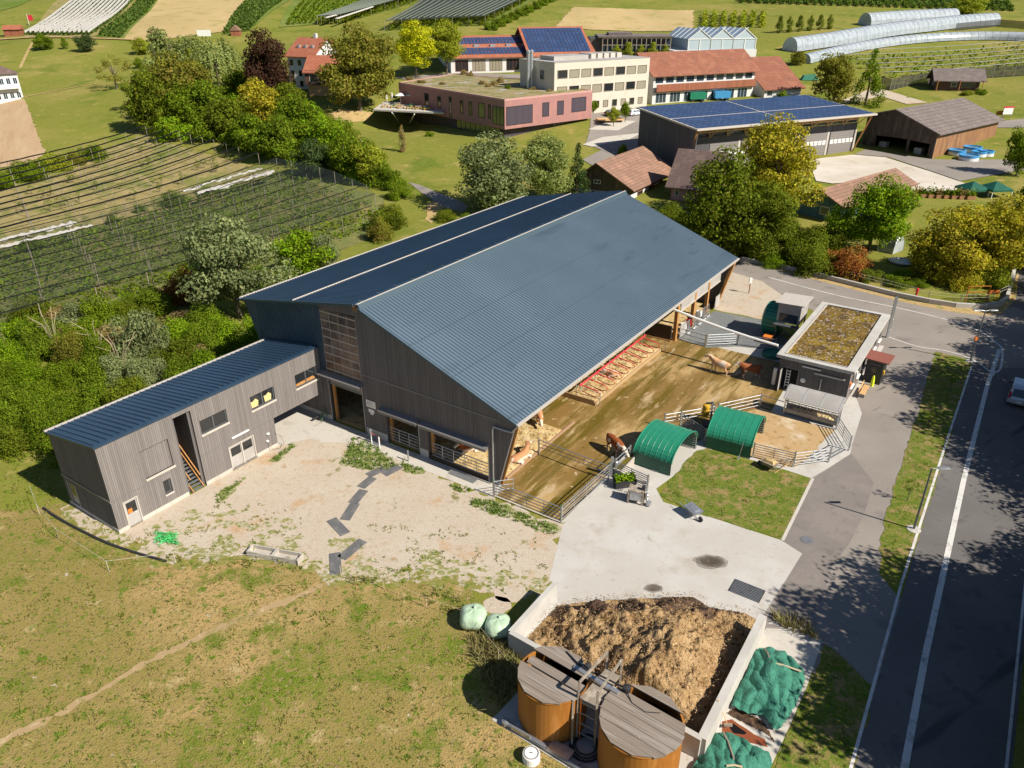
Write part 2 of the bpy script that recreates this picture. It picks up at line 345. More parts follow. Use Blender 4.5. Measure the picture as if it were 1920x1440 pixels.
# things
m['green'] = M('green_pvc_cover', (.02,.215,.125), [((.025,.24,.14), .9,.4,.7), ((.016,.18,.105), 3.,.55,.75)], .36, spec=.5, bump=[(3., .02, .4)])
m['greend'] = M('dark_green_mesh_skirt', (.009,.085,.052), [((.014,.11,.068), 1.3,.4,.7)], .45, spec=.5, bump=[(2., .04, .5)])
m['tarp'] = M('jade_fleece_tarpaulin', (.036,.185,.125), [((.05,.225,.155), 1.1,.4,.68), ((.024,.135,.092), 2.5,.55,.75,(1,2.2,1))], .85, bump=[(3.2, .16, 1., (1.8,.6,1,.7)), (8., .05, .8, (2.2,.6,1,-.4))])
m['bale'] = M('mint_bale_wrap', (.40,.53,.37), [((.46,.58,.43), 1.5,.4,.7)], .25, bump=[(3.5, .08, .7)], spec=.6)
m['rust'] = M('rust_orange_tank', (.36,.145,.024), [((.30,.112,.018), .7,.45,.7,(1,1,.3)), ((.46,.2,.05), 2.,.52,.75,(1,1,.2)), ((.25,.09,.02), 1.2,.66,.8,(2,2,.2),5.)], .6, spec=.35)
m['rusti'] = M('tank_inner', (.12,.05,.015), rough=.9)
m['liquid'] = M('dark_slurry', (.012,.009,.006), rough=.15)
m['blue'] = M('blue_pool_liner', (.06,.30,.60), rough=.35)
m['poolw'] = M('pool_white_wall', (.7,.71,.72), rough=.5)
m['water'] = M('pool_water', (.06,.26,.46), rough=.06)
m['yellow'] = M('yellow_plastic', (.62,.36,.03), rough=.5)
m['orange'] = M('orange_plastic', (.75,.2,.03), rough=.5)
m['redp'] = M('red_rubber', (.62,.03,.05), rough=.5)
m['black'] = M('black_rubber', (.022,.022,.024), [((.04,.04,.042), 2.,.5,.7)], .7)
m['mat_r'] = M('worn_rubber_mat', (.115,.115,.118), [((.17,.165,.16), 1.5,.45,.7,None,5.)], .85)
m['trough'] = M('stone_grey_trough', (.42,.38,.33), [((.5,.46,.4), 2.,.45,.7)], .8)
m['wtr'] = M('murky_water', (.13,.105,.012), rough=.08)
m['grey'] = M('grey_plastic_sheet', (.36,.34,.315), [((.42,.395,.37), .8,.4,.7)], .5)
m['kiosk'] = M('dark_green_black_kiosk', (.02,.026,.027), rough=.5)
m['kioskr'] = M('red_brown_sheet', (.25,.085,.06), rough=.6)
m['car'] = M('silver_car_paint', (.5,.52,.55), rough=.25, metal=.5, coat=.6)
m['carw'] = M('white_car_paint', (.75,.76,.77), rough=.25, coat=.6)
m['card'] = M('dark_car_paint', (.03,.035,.045), rough=.25, coat=.6)
m['lampred'] = M('tail_light_red', (.5,.01,.012), rough=.2)
m['plastic'] = M('white_film', (.36,.40,.43), [((.28,.32,.35), .5,.4,.7), ((.5,.53,.56), 1.2,.58,.7)], .3, spec=.5)
m['fleece'] = M('white_fleece', (.6,.57,.53), [((.45,.42,.38), 1.5,.5,.7)], .85, bump=[(3., .15, .9)])
m['net'] = M('dark_hail_net', (.012,.013,.014), rough=.95, spec=.0)
m['netsheet'] = M('fine_black_net', (.05,.065,.06), rough=.95, spec=0., alpha=.24)
m['netfence'] = M('black_net_fence', (.035,.033,.03), rough=.8, alpha=.72)
m['steelb'] = M('blue_grey_lamp_steel', (.15,.165,.175), rough=.5, metal=.5)
m['fgreen'] = M('green_rope', (.05,.5,.13), rough=.6)
m['bark'] = M('bark', (.115,.088,.065), [((.19,.155,.12), 3.,.45,.7,(2,2,.4))], .95)
m['barkb'] = M('birch_bark', (.5,.47,.42), [((.15,.13,.11), 3.,.6,.7)], .9)
m['deadwood'] = M('pale_deadwood', (.5,.4,.26), rough=.9)
m['cup'] = M('copper_stain', (.22,.06,.02), rough=.5)
m['stainc'] = M('brown_stain', (.10,.075,.05), [((.2,.16,.12), 1.5,.5,.7)], .8, world=True, alpha=.3)
def leaf(name, c, isl=.55, c2=None, s=.22):
    lay = [(tuple(x*.72 for x in c), s, .46, .62)]
    if c2: lay.append((c2, s*1.7, .55, .68))
    return M(name, c, lay, .75, island=isl, transl=.35, world=True, spec=.12)
LF = dict(
 dark=leaf('dark_green_leaves', (.15,.185,.012)), mid=leaf('mid_green_leaves', (.155,.22,.010)),
 bright=leaf('bright_green_leaves', (.20,.31,.010)), olive=leaf('olive_leaves', (.215,.21,.026), c2=(.26,.2,.04)),
 yellow=leaf('yellow_green_leaves', (.52,.52,.015)), gold=leaf('golden_leaves', (.40,.345,.026), c2=(.29,.29,.03)),
 silver=leaf('silver_leaves', (.23,.265,.11), isl=.5), copper=leaf('copper_leaves', (.075,.036,.022), c2=(.1,.055,.025)),
 rusty=leaf('rusty_leaves', (.36,.145,.035), c2=(.17,.16,.03)), lime=leaf('lime_leaves', (.31,.34,.026)),
 willow=leaf('willow_leaves', (.27,.31,.095)), tan=leaf('dry_tan_leaves', (.36,.27,.11)),
 hedge=leaf('hedge_leaves', (.15,.215,.012)), vine=leaf('vine_leaves', (.11,.17,.03)), spruce=leaf('spruce_needles', (.07,.11,.032)))
GRASS = M('grass_blades', (.17,.22,.03), [((.33,.27,.10), .5,.46,.62)], .8, island=.5, transl=.3, world=True, spec=.1)
# ---------------------------------------------------------------- camera, light, world
cd_ = bpy.data.cameras.new('camera'); cam = bpy.data.objects.new('camera', cd_); C.objects.link(cam)
mt = Matrix((RT, UP, -FW)).transposed().to_4x4(); mt.translation = (0, 0, CAM_H); cam.matrix_world = mt
cd_.sensor_fit = 'HORIZONTAL'; cd_.sensor_width = 36; cd_.lens = 36*FPX/1920; cd_.clip_end = 6000; cd_.clip_start = .5
bpy.context.scene.camera = cam
_h = (AV*1.0 + AU*0.03); _h.normalize()
SEL = R(40.5)
SUN = Vector((_h.x*math.cos(SEL), _h.y*math.cos(SEL), math.sin(SEL)))
sd = bpy.data.lights.new('sun', 'SUN'); sd.energy = 4.9; sd.angle = R(.5); sd.color = (1, .93, .815)
so = bpy.data.objects.new('sun', sd); C.objects.link(so); so.rotation_euler = SUN.to_track_quat('Z', 'Y').to_euler(); so.location = (60, -40, 90)
w = bpy.data.worlds.new('World'); bpy.context.scene.world = w; w.use_nodes = True
sk = w.node_tree.nodes.new('ShaderNodeTexSky'); sk.sky_type = 'NISHITA'; sk.sun_disc = False
sk.sun_elevation = SEL; sk.sun_rotation = math.atan2(SUN.x, SUN.y); sk.air_density = 1.0; sk.dust_density = .4; sk.ozone_density = 4.0
bg = w.node_tree.nodes['Background']; bg.inputs[1].default_value = .055; w.node_tree.links.new(sk.outputs[0], bg.inputs[0])
vs = bpy.context.scene.view_settings; vs.view_transform = 'Standard'; vs.look = 'None'; vs.exposure = .58; vs.gamma = 1
bpy.context.scene.cycles.max_bounces = 6; bpy.context.scene.cycles.transparent_max_bounces = 16

# ---------------------------------------------------------------- terrain and ground sheets
def terrain():
    xs = [-700+4*i for i in range(351)]; ys = [-120+4*j for j in range(261)]
    nx = len(xs); v = []; f = []
    for y in ys:
        for x in xs: v.append((x, y, T(x, y)))
    for j in range(len(ys)-1):
        for i in range(nx-1):
            a = j*nx+i; f.append((a, a+1, a+nx+1, a+nx))
    me = bpy.data.meshes.new('ground'); me.from_pydata(v, [], f); me.materials.append(m['grass'])
    me.polygons.foreach_set('use_smooth', [True]*len(f))
    o = bpy.data.objects.new('ground', me); C.objects.link(o); tag(o, kind='structure')
terrain()

def sheet(name, pts, mat, z=.004, kind='structure', parent=None, drape=False, rag=0., seed=1, step=1.2):
    """a ground sheet; pts are world xy; rag gives an uneven natural edge"""
    rnd = random.Random(seed); P = [Vector((p[0], p[1])) for p in pts]
    if rag:
        Q = []
        for k, a in enumerate(P):
            b = P[(k+1) % len(P)]; n = max(1, int((b-a).length/step)); d = (b-a).normalized(); nn = Vector((-d.y, d.x))
            for i in range(n): Q.append(a.lerp(b, i/n)+nn*rnd.uniform(-rag, rag)+d*rnd.uniform(-rag, rag)*.5)
        P = Q
    me = bpy.data.meshes.new(name)
    tris = tessellate_polygon([[Vector((p.x, p.y, 0)) for p in P]])
    if not drape:
        me.from_pydata([(p.x, p.y, z) for p in P], [], [list(t) for t in tris])
        bm = bmesh.new(); bm.from_mesh(me)
        for f in bm.faces:
            f.normal_update()
            if f.normal.z < 0: f.normal_flip()
        bm.to_mesh(me); bm.free()
    else:
        bm = bmesh.new(); vv = [bm.verts.new((p.x, p.y, 0)) for p in P]
        for t in tris:
            try: bm.faces.new([vv[i] for i in t])
            except ValueError: pass
        x0, x1 = min(p.x for p in P), max(p.x for p in P); y0, y1 = min(p.y for p in P), max(p.y for p in P)
        for ax, a, b in ((0, x0, x1), (1, y0, y1)):
            k = math.ceil(a/4)*4
            while k < b:
                co = (k, 0, 0) if ax == 0 else (0, k, 0); no = (1, 0, 0) if ax == 0 else (0, 1, 0)
                bmesh.ops.bisect_plane(bm, geom=bm.verts[:]+bm.edges[:]+bm.faces[:], dist=1e-4, plane_co=co, plane_no=no); k += 4
        for q in bm.verts: q.co.z = T(q.co.x, q.co.y)+z
        for f in bm.faces:
            f.normal_update()
            if f.normal.z < 0: f.normal_flip()
        bm.to_mesh(me); bm.free()
    me.materials.append(mat); o = bpy.data.objects.new(name, me); C.objects.link(o)
    if parent: o.parent = parent
    return tag(o, kind=kind) if kind else o
def px(*a): return [G(*p) for p in a]
def UV2(*a): return [W(*p) for p in a]

def ribbon(name, pts, width, mat, z, parent=None, kind=None):
    """a painted line of even width along ground points"""
    P = [Vector((p[0], p[1])) for p in pts]; mb = MB(); Lf, Rt = [], []
    for k, p in enumerate(P):
        d = (P[min(k+1, len(P)-1)]-P[max(k-1, 0)]).normalized(); n = Vector((-d.y, d.x))*width/2
        Lf.append(p+n); Rt.append(p-n)
    for k in range(len(P)-1):
        q = [Rt[k], Rt[k+1], Lf[k+1], Lf[k]]
        mb.face([(c.x, c.y, T(c.x, c.y)+z) for c in q])
    o = mb.obj(name, mat, parent, fix=False)
    return tag(o, kind=kind) if kind else o

def smooth_pts(P, n=6):
    P = [Vector((p[0], p[1], 0)) for p in P]; out = []
    for k in range(len(P)-1):
        a, b, c, d = P[max(k-1, 0)], P[k], P[k+1], P[min(k+2, len(P)-1)]
        for i in range(n):
            t = i/n; out.append(.5*((2*b)+(c-a)*t+(2*a-5*b+4*c-d)*t*t+(3*b-a-3*c+d)*t**3))
    return out+[P[-1]]

# pasture in front
sheet('pasture', [(-75,-20),(60,-20),(16,22.5),(13.5,26)]+px((1300,1440),(1110,1440),(925,1350),(985,1270),(950,1190),(880,1110),(800,1075),(700,1080),(640,1090),(575,1060),(500,1040),(400,1042),(300,1050),(190,1000),(110,945),(40,960))+[(-75,48)], m['pasture'], .004, rag=.35, seed=2)
# gravel yard
sheet('gravel_yard', px((132,948),(226,1005),(300,968),(420,905),(521,834),(600,792),(690,815),(780,868),(844,906),(924,934),(1000,966),(1053,985),(1048,1010),(1042,1100),(990,1112),(935,1110),(870,1088),(800,1078),(720,1085),(640,1090),(585,1062),(505,1042),(420,1040),(315,1056),(200,1010),(120,965)), m['gravel'], .008, rag=.45, seed=3, step=.45)
_bd = [(120,962),(200,1008),(315,1052),(420,1040),(505,1042),(585,1062),(640,1088),(720,1085),(800,1078),(870,1088),(935,1108),(990,1110),(1036,1098)]
for _k, (_o, _i, _lo, _hi) in enumerate(((15, 4, .56, .64), (7, 9, .5, .58), (0, 17, .44, .5))):
    sheet('gravel_fringe', px(*[(x, y+_o) for x, y in _bd], *[(x+(6 if x < 300 else 0), y-_i) for x, y in _bd][::-1]), M('weedy_gravel_%s' % 'abc'[_k], (.44,.365,.28), [((.54,.475,.38), 6.,.5,.66), ((.22,.205,.055), 1.1,1-_hi,1-_lo,None,8.), ((.13,.17,.025), 2.3,.52,.62,None,6.), ((.36,.27,.13), 3.5,.58,.66,None,5.)], .95, bump=[(12., .03, .8)], world=True, spec=.1), .0098+.0004*_k, rag=.4, seed=40+_k, step=.4)
for gp, gr in (((955,1111),1.0),((931,1135),.85)):
    P = G(*gp); rq = random.Random(5); sheet('gravel_spot', [(P.x+gr*math.cos(k*.4)*rq.uniform(.9,1.1), P.y+gr*math.sin(k*.4)*rq.uniform(.9,1.1)*.9) for k in range(16)], m['gravel'], .0125)
tk = smooth_pts(px((-60,1420),(60,1362),(180,1300),(270,1245),(360,1202),(460,1158),(540,1126),(600,1100),(640,1082)), 8)
_tl = [(p.x+random.uniform(-.1,.1), p.y+.27+random.uniform(-.18,.18)) for p in tk]; _tr = [(p.x+random.uniform(-.1,.1), p.y-.27+random.uniform(-.18,.18)) for p in tk][::-1]
sheet('dirt_track', _tl+_tr, M('trodden_earth', (.36,.25,.125), [((.24,.195,.06), .9,.5,.62,None,6.), ((.46,.35,.2), 2.,.55,.7)], .95, world=True), .006)
# concrete strip along the barn front and under the bridging storey
sheet('concrete_strip', UV2((-5.3,-.55),(-5.3,-6.5),(.0,-6.5),(0,17.9),(-1.4,17.9),(-1.5,10),(-1.55,4.2),(-3.0,1.9),(-3.1,.7)), m['concrete_new'], .016)
sheet('concrete_apron', UV2((-1.35,23.6),(6.3,23.6),(9.2,22.9),(13.9,26.5),(16.0,26.0),(16.0,29.0),(9.0,27.6),(6.1,27.1),(4.9,28.2),(5.3,36.4),(4.7,37.95),(-2.0,37.6),(-4.6,37.2),(-6.5,25.7)), m['concrete'], .012)
sheet('concrete_pit_floor', UV2((-4.5,37.5),(-12.4,38.2),(-12.4,26.2),(-6.4,25.75)), m['concrete'], .010)
sheet('manure_yard', UV2((-1.1,17.7),(-1.1,23.35),(6.2,23.35),(9.5,22.9),(14.2,27.2),(16.5,27.6),(22.5,30.5),(27.0,30.2),(32.6,30.2),(32.6,17.3),(32.,13.0),(28.6,13.),(28.6,17.2),(14.65,17.2),(14.65,12.5),(9.4,12.5),(9.4,17.2),(.3,17.2)), m['muck'], .014)
sheet('yard_base', UV2((-1.2,17.6),(-1.2,23.5),(9.,27.),(13.6,28.),(14.,36.5),(24.,37.0),(26.,36.),(43.,36.),(44.5,29.5),(37.,28.),(37.,17.4)), m['concrete'], .009)
sheet('pen_concrete', px((1411,862),(1487,886),(1521,897),(1548,881),(1594,852),(1598,832),(1616,776),(1604,742),(1560,775),(1480,790)), m['concrete'], .018)
sheet('pen_floor', px((1322,838),(1345,787),(1424,765),(1468,779),(1566,808),(1548,822),(1532,842),(1512,862),(1490,877),(1411,859)), m['pen'], .022, rag=.12, step=.5)
sheet('lawn', px((1238,930),(1262,894),(1300,849),(1325,840),(1410,868),(1470,885),(1521,897),(1466,1012),(1420,998),(1300,959)), m['lawn'], .026, rag=.1, seed=5, step=.45)
sheet('lawn_edging', px((1521,897),(1527,898),(1470,1015),(1464,1013)), m['concrete_new'], .03)
sheet('gravel_margin', UV2((-19.6,.5),(-5.3,.5),(-5.3,-.6),(-18.8,-.6),(-18.8,-6.8),(-19.6,-6.8)), m['gravel'], .0095)
sheet('grey_pad', px((1340,583),(1438,602),(1480,640),(1450,656),(1380,650),(1325,652),(1262,632)), m['pad'], .016)
sheet('gravel_patch', px((1340,500),(1372,506),(1430,527),(1478,556),(1482,600),(1440,601),(1338,580),(1325,560)), m['gravel'], .010, rag=.15, seed=8)
# asphalt
sheet('access_road', UV2((-2.5,37.2),(4.9,37.4),(5.2,36.6),(13.8,36.0),(20.5,36.0),(25.,35.9),(43.,35.9),(43.,41.0),(30.,41.1),(13.,41.8),(5.5,42.4),(3.3,44.3),(-9.5,44.3),(-5.,41.5)), m['asphalt'], .010)
sheet('main_road', UV2((-30.,44.4),(-30.,50.2),(62.,50.4),(130.,50.4),(130.,44.6),(62.,44.6),(54.,43.2),(40.,43.6),(5.,43.95)), m['asphalt_dark'], .012)
sheet('side_road', px((1340,492),(1386,489),(1480,510),(1600,541),(1700,566),(1790,584),(1850,590),(1900,575),(1960,600),(1925,690),(1860,690),(1835,676),(1700,655),(1600,640),(1540,590),(1470,556),(1430,528),(1365,508),(1340,505)), m['asphalt'], .016)
sheet('asphalt_patch', px((1596,850),(1638,905),(1622,960),(1592,1020),(1560,1062),(1532,1150),(1492,1180),(1440,1155),(1503,1038),(1466,1013),(1527,897)), M('newer_asphalt', (.205,.18,.165), [((.24,.21,.19), .3,.45,.66,None,5.), ((.17,.15,.14), 1.,.55,.7,None,6.), ((.15,.135,.12), 16.,.55,.7)], .9, bump=[(30., .006, .6)], world=True, spec=.2), .0115)
vg = sheet('verge', px((1754,659),(1826,676),(1802,750),(1757,900),(1722,1010),(1692,1080),(1668,1062),(1648,1030),(1660,975),(1686,880),(1722,770)), m['lawn'], .026, rag=.1, seed=6, step=.5)
sheet('verge', px((1548,1208),(1600,1248),(1640,1290),(1602,1440),(1590,1500),(1440,1500),(1475,1380),(1515,1290)), m['lawn'], .024, rag=.12, seed=7, step=.5)
sheet('verge_edge', px((1395,486),(1480,505),(1600,537),(1700,563),(1760,573),(1850,577),(1888,566),(1912,500),(1905,560),(1880,588),(1850,592),(1790,586),(1700,568),(1600,543),(1480,512)), m['verge'], .02)
sheet('slab', px((1436,1178),(1470,1180),(1540,1206),(1512,1290),(1470,1385),(1430,1470),(1280,1470),(1320,1400)), m['concrete_new'], .014)
sheet('pebble_strip', px((1437,1168),(1455,1163),(1545,1205),(1530,1216),(1470,1182)), m['pebble'], .03, rag=.1, step=.4)
# painted lines
mk = thing('road_marking', 'white painted lines of the cycle lane and road edges', 'road marking')
ribbon('edge_line', [W(-14,44.15), W(5,43.75), W(24,43.75), W(42,43.85)], .16, m['mark'], .031, mk)
ribbon('lane_line', [W(-14,46.3), W(0,45.85), W(20,45.55), W(38,45.5), W(48,45.75)], .34, m['mark'], .031, mk)
ribbon('edge_line', [W(-14,50.05), W(10,50.0), W(60,50.05)], .14, m['mark'], .031, mk)
ribbon('curve_line', smooth_pts(px((1440,520),(1560,552),(1680,577),(1780,601),(1838,622),(1866,642),(1879,656),(1876,690),(1864,700))), .2, m['mark'], .034, mk)
ribbon('curve_line', smooth_pts(px((1664,632),(1720,650),(1766,657),(1808,668),(1834,681),(1852,694),(1862,703))), .16, m['mark'], .037, mk)
sheet('lane_island', px((1852,694),(1866,694),(1864,706)), m['mark'], .03, None, mk)
tag(mk, kind='structure')
# ---------------------------------------------------------------- foliage
def cards(name, cen, nrm, size, mat, asp=.62, seed=0):
    """many small leaf-shaped faces: centres, normals, sizes as arrays"""
    rs = np.random.RandomState(seed); n = len(cen)
    a = rs.normal(size=(n, 3)); t = np.cross(nrm, a); t /= np.linalg.norm(t, axis=1)[:, None]+1e-9
    b = np.cross(nrm, t); b /= np.linalg.norm(b, axis=1)[:, None]+1e-9
    s = size[:, None]; nn = nrm*s*.16
    v = np.empty((n, 4, 3)); v[:, 0] = cen-t*s; v[:, 1] = cen-b*s*asp+nn; v[:, 2] = cen+t*s; v[:, 3] = cen+b*s*asp+nn
    me = bpy.data.meshes.new(name); me.vertices.add(4*n); me.vertices.foreach_set('co', v.reshape(-1))
    me.loops.add(4*n); me.loops.foreach_set('vertex_index', np.arange(4*n, dtype=np.int32))
    me.polygons.add(n); me.polygons.foreach_set('loop_start', np.arange(0, 4*n, 4, dtype=np.int32))
    me.update(calc_edges=True)
    if mat: me.materials.append(mat)
    return me

def unit(v): return v/(np.linalg.norm(v, axis=1)[:, None]+1e-9)

def crown(kind, seed, leaf, dens=1.):
    """crown of unit-ish size: radius 1 across, standing on z 0..2"""
    rs = np.random.RandomState(seed); cl = []
    if kind == 'broad':
        n = 70
        for k in range(n):
            d = unit(rs.normal(size=(1, 3)))[0]; r = rs.uniform(.35, .86)
            wob = 1+.22*math.sin(3.1*d[0]+seed)+.18*math.sin(4.3*d[1]+2*seed)
            cl.append((d[0]*r*wob*.92, d[1]*r*wob*.92, 1.02+d[2]*r*.98*(.9 if d[2] < 0 else 1.05), rs.uniform(.12, .33)))
    elif kind == 'round':
        for k in range(40):
            d = unit(rs.normal(size=(1, 3)))[0]; r = rs.uniform(.4, .78)
            cl.append((d[0]*r, d[1]*r, 1.0+d[2]*r, rs.uniform(.2, .3)))
    elif kind == 'tall':
        for k in range(44):
            z = rs.uniform(.12, 1.85); rr = (.62*math.sin(min(1, z/1.0)*1.57)*(1 if z < 1 else max(.12, 1-(z-1)*.95)))
            a = rs.uniform(0, 6.28); q = rs.uniform(.3, 1)**.6*rr; cl.append((q*math.cos(a), q*math.sin(a), z, rs.uniform(.15, .27)))
    elif kind == 'cone':
        for k in range(56):
            z = 2*(rs.uniform(0, 1)**1.3); rr = .8*(1-z/2.08); a = rs.uniform(0, 6.28); q = rr*rs.uniform(.5, 1)
            cl.append((q*math.cos(a), q*math.sin(a), z+.06, .1+.14*(1-z/2)))
    elif kind == 'bush':
        for k in range(34):
            d = unit(rs.normal(size=(1, 3)))[0]; d[2] = abs(d[2]); r = rs.uniform(.3, .85)
            cl.append((d[0]*r, d[1]*r, .16+d[2]*r*1.15, rs.uniform(.2, .34)))
    elif kind == 'sparse':
        for k in range(24):
            d = unit(rs.normal(size=(1, 3)))[0]; r = rs.uniform(.5, 1.0)
            cl.append((d[0]*r, d[1]*r, 1.1+d[2]*r*.8, rs.uniform(.13, .24)))
    C_, N_, S_ = [], [], []
    if kind == 'weep':
        for k in range(150):
            a = rs.uniform(0, 6.28); q = rs.uniform(.1, 1)**.5*.95; top = 1.95-.75*q*q+rs.uniform(-.12, .12); ln = rs.uniform(.5, 1.35)
            nl = int(34*dens); tt = rs.uniform(0, 1, nl); out = 1+.12*tt
            p = np.stack([q*math.cos(a)*out+rs.normal(0, .022, nl), q*math.sin(a)*out+rs.normal(0, .022, nl), np.maximum(.03, top-ln*tt**1.2)], 1)
            C_.append(p); N_.append(unit(np.array([math.cos(a), math.sin(a), .5])+rs.normal(0, .45, (nl, 3)))); S_.append(np.full(nl, leaf)*rs.uniform(.7, 1.3, nl))
    for (x, y, z, r) in cl:
        nl = int(150*dens*(r/.28)**2); d = unit(rs.normal(size=(nl, 3))); rad = r*rs.uniform(.45, 1.12, nl)**.6
        p = np.array([x, y, z])+d*rad[:, None]*np.array([1.1, 1.1, .82])
        p[:, 2] = np.maximum(p[:, 2], .02)
        C_.append(p); N_.append(unit(d+rs.normal(0, .55, (nl, 3))+np.array([0, 0, .35]))); S_.append(leaf*rs.uniform(.6, 1.45, nl))
    return cards('crown', np.concatenate(C_), np.concatenate(N_), np.concatenate(S_), LF['mid'], seed=seed)

def trunk_mesh(kind, seed):
    rnd = random.Random(seed); mb = MB()
    z0 = 1.15 if kind != 'tall' else 1.5
    mb.tube((0, 0, -.35), (0, 0, .45), .075, 7, .055); mb.tube((0, 0, .45), (.02, .01, z0), .055, 6, .03)
    for k in range(7 if kind != 'cone' else 0):
        a = k*2.4+rnd.uniform(-.4, .4); h = rnd.uniform(.3, .9); L_ = rnd.uniform(.4, .75)
        p = Vector((0, 0, h)); q = p+Vector((math.cos(a)*L_*.55, math.sin(a)*L_*.55, L_*.5)); e = q+Vector((math.cos(a+.4)*L_*.35, math.sin(a+.4)*L_*.35, L_*.45))
        mb.tube(p, q, .03, 5, .018, cap=False); mb.tube(q, e, .018, 4, .006, cap=False)
    me = mb.obj('trunk', m['bark']); d = me.data; bpy.data.objects.remove(me); return d

CR = {}; TRK = {}
for kd, nv, lf, dn in (('broad', 4, .043, 1.), ('round', 2, .043, 1.), ('tall', 2, .04, 1.), ('cone', 2, .04, .9), ('bush', 4, .05, .8), ('sparse', 2, .04, .6), ('weep', 1, .035, 1.)):
    for k in range(nv): CR[kd, k] = crown(kd, 11*k+len(kd), lf, dn); TRK[kd, k] = trunk_mesh(kd, 5*k+3)
CR['fine', 0] = crown('broad', 77, .03, 2.1); TRK['fine', 0] = trunk_mesh('broad', 9)
CR['fine', 1] = crown('broad', 52, .03, 2.1); TRK['fine', 1] = trunk_mesh('broad', 19)
CR['airy', 0] = crown('broad', 23, .03, 1.0); TRK['airy', 0] = trunk_mesh('broad', 29); CR['airy', 1] = crown('broad', 63, .03, 1.0); TRK['airy', 1] = trunk_mesh('broad', 39)
CR['fbush', 0] = crown('bush', 31, .03, 2.1); CR['fbush', 1] = crown('bush', 37, .03, 2.1); CR['fbush', 2] = crown('bush', 41, .03, 2.1)
TRK['fbush', 0] = TRK['fbush', 1] = TRK['fbush', 2] = TRK['bush', 0]
NV = {}
for (k_, i_) in CR: NV[k_] = max(NV.get(k_, 0), i_+1)
_tn = [0]
def plant(name, kind, P, r, h, col, label, cat, group=None, bare=0., bark='bark', trunk=True):
    """r crown radius, h full height, bare = share of the height that is clear trunk"""
    _tn[0] += 1; rnd = random.Random(_tn[0]*13+1); k = _tn[0] % NV[kind]
    P = Vector(P); e = thing(name, label, cat, P, 0, group)
    hb = h*bare; s = (r, r, (h-hb)/2)
    if kind in ('bush', 'fbush'): s = (r, r, (h-hb)/1.35)
    def part(nm, me, mat, sc, z):
        o = bpy.data.objects.new(nm, me); C.objects.link(o); o.parent = e; o.scale = sc; o.location = (0, 0, z); o.rotation_euler = (0, 0, rnd.uniform(0, 6.28))
        o.material_slots[0].link = 'OBJECT'; o.material_slots[0].material = mat; return o
    part('crown', CR[kind, k], LF[col], s, hb-(.09*h if bare < .1 else 0))
    if trunk and kind not in ('bush', 'fbush'):
        tz = h*.5; part('trunk', TRK[kind, k], m[bark], (min(r, h*.35)*1.0, min(r, h*.35)*1.0, tz), 0)
    return e
def tree_px(kind, bx, by, ty, hw, col, label, name='tree', cat='tree', group=None, bare=.12, bark='bark', P=None):
    P = P or G(bx, by); h = hgt(P, ty)*1.03; r = hw*mpp(P)*1.2; bare *= .55
    return plant(name, kind, P, r, h, col, label, cat, group, bare, bark)
# ---------------------------------------------------------------- cattle barn (local frame: u along the ridge, v across, z up)
O0 = W(0, 0)
barn = thing('cattle_barn', 'large cattle barn with grey blue ribbed roof and dark timber gable', 'barn', O0, BARN_ROT)
LB = 44.4
def zl(v): return 9.06+(v+9.87)*(11.55-9.06)/(4.2+9.87)
def zr(v): return 11.3-(v-4.6)*(11.3-5.87)/(19.05-4.6)
# gable wall with its openings
vl = lambda z: -6.2-z*.36
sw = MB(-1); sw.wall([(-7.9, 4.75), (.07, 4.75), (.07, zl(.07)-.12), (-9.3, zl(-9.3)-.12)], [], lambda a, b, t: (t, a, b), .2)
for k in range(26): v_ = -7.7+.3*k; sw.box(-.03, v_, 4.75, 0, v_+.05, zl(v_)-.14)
sw.obj('upper_gable_wall', M('dark_blue_ribbed_wall', (.04,.072,.105), [((.05,.088,.125), .6,.4,.7)], .5, metal=.2), barn)  # upper left of the gable: dark blue tone with raised ribs
wl = MB(-1)
out = [(-6.2, 0), (0.1, 0), (0.1, 4.75), (-7.91, 4.75)]
out2 = [(4.04, 10.42), (4.04, 4.75), (4.1, 0), (6.45, 0), (6.45, 2.8), (9.81, 2.8), (9.81, 0), (10.7, 0), (10.7, 2.8), (16.5, 2.8), (16.5, 0), (17.3, 0), (18.85, zr(18.85)-.12), (4.6, zr(4.6)-.12), (4.2, zl(4.2)-.12), (.07, zl(.07)-.12), (.07, 10.3)]
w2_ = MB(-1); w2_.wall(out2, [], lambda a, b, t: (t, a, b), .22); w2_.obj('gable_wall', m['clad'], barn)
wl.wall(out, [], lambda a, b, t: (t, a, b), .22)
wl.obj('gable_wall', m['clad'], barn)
g = MB(-1); g.wall([(vl(0)+.4, 0), (17.1, 0), (18.6, 5.4), (4.6, 10.8), (-8.8, 8.7)], [], lambda a, b, t: (LB-.3+t, a, b), .2); g.obj('far_gable_wall', m['clad'], barn)
for v0, v1, z1 in ((4.14, 6.40, .72), (9.86, 10.66, .72), (-4.9, .05, .5)): g = MB(-1); g.box(-.03, v0, 0, 0.0, v1, z1); g.obj('plinth', m['wall_concrete'], barn)
s = MB(-1); s.wall([(vl(.0), 0), (vl(0)-.01, 0), (vl(9.06)+.2, 9.0), (vl(9.06)+.3, 9.0)], [], lambda a, b, t: (t, a, b), LB-.5) if False else None
s.face([(.22, -6.2, 0), (LB-.3, -6.2, 0), (LB-.3, -9.3, 8.95), (.22, -9.3, 8.95)]); s.obj('side_wall', m['clad'], barn, fix=False)
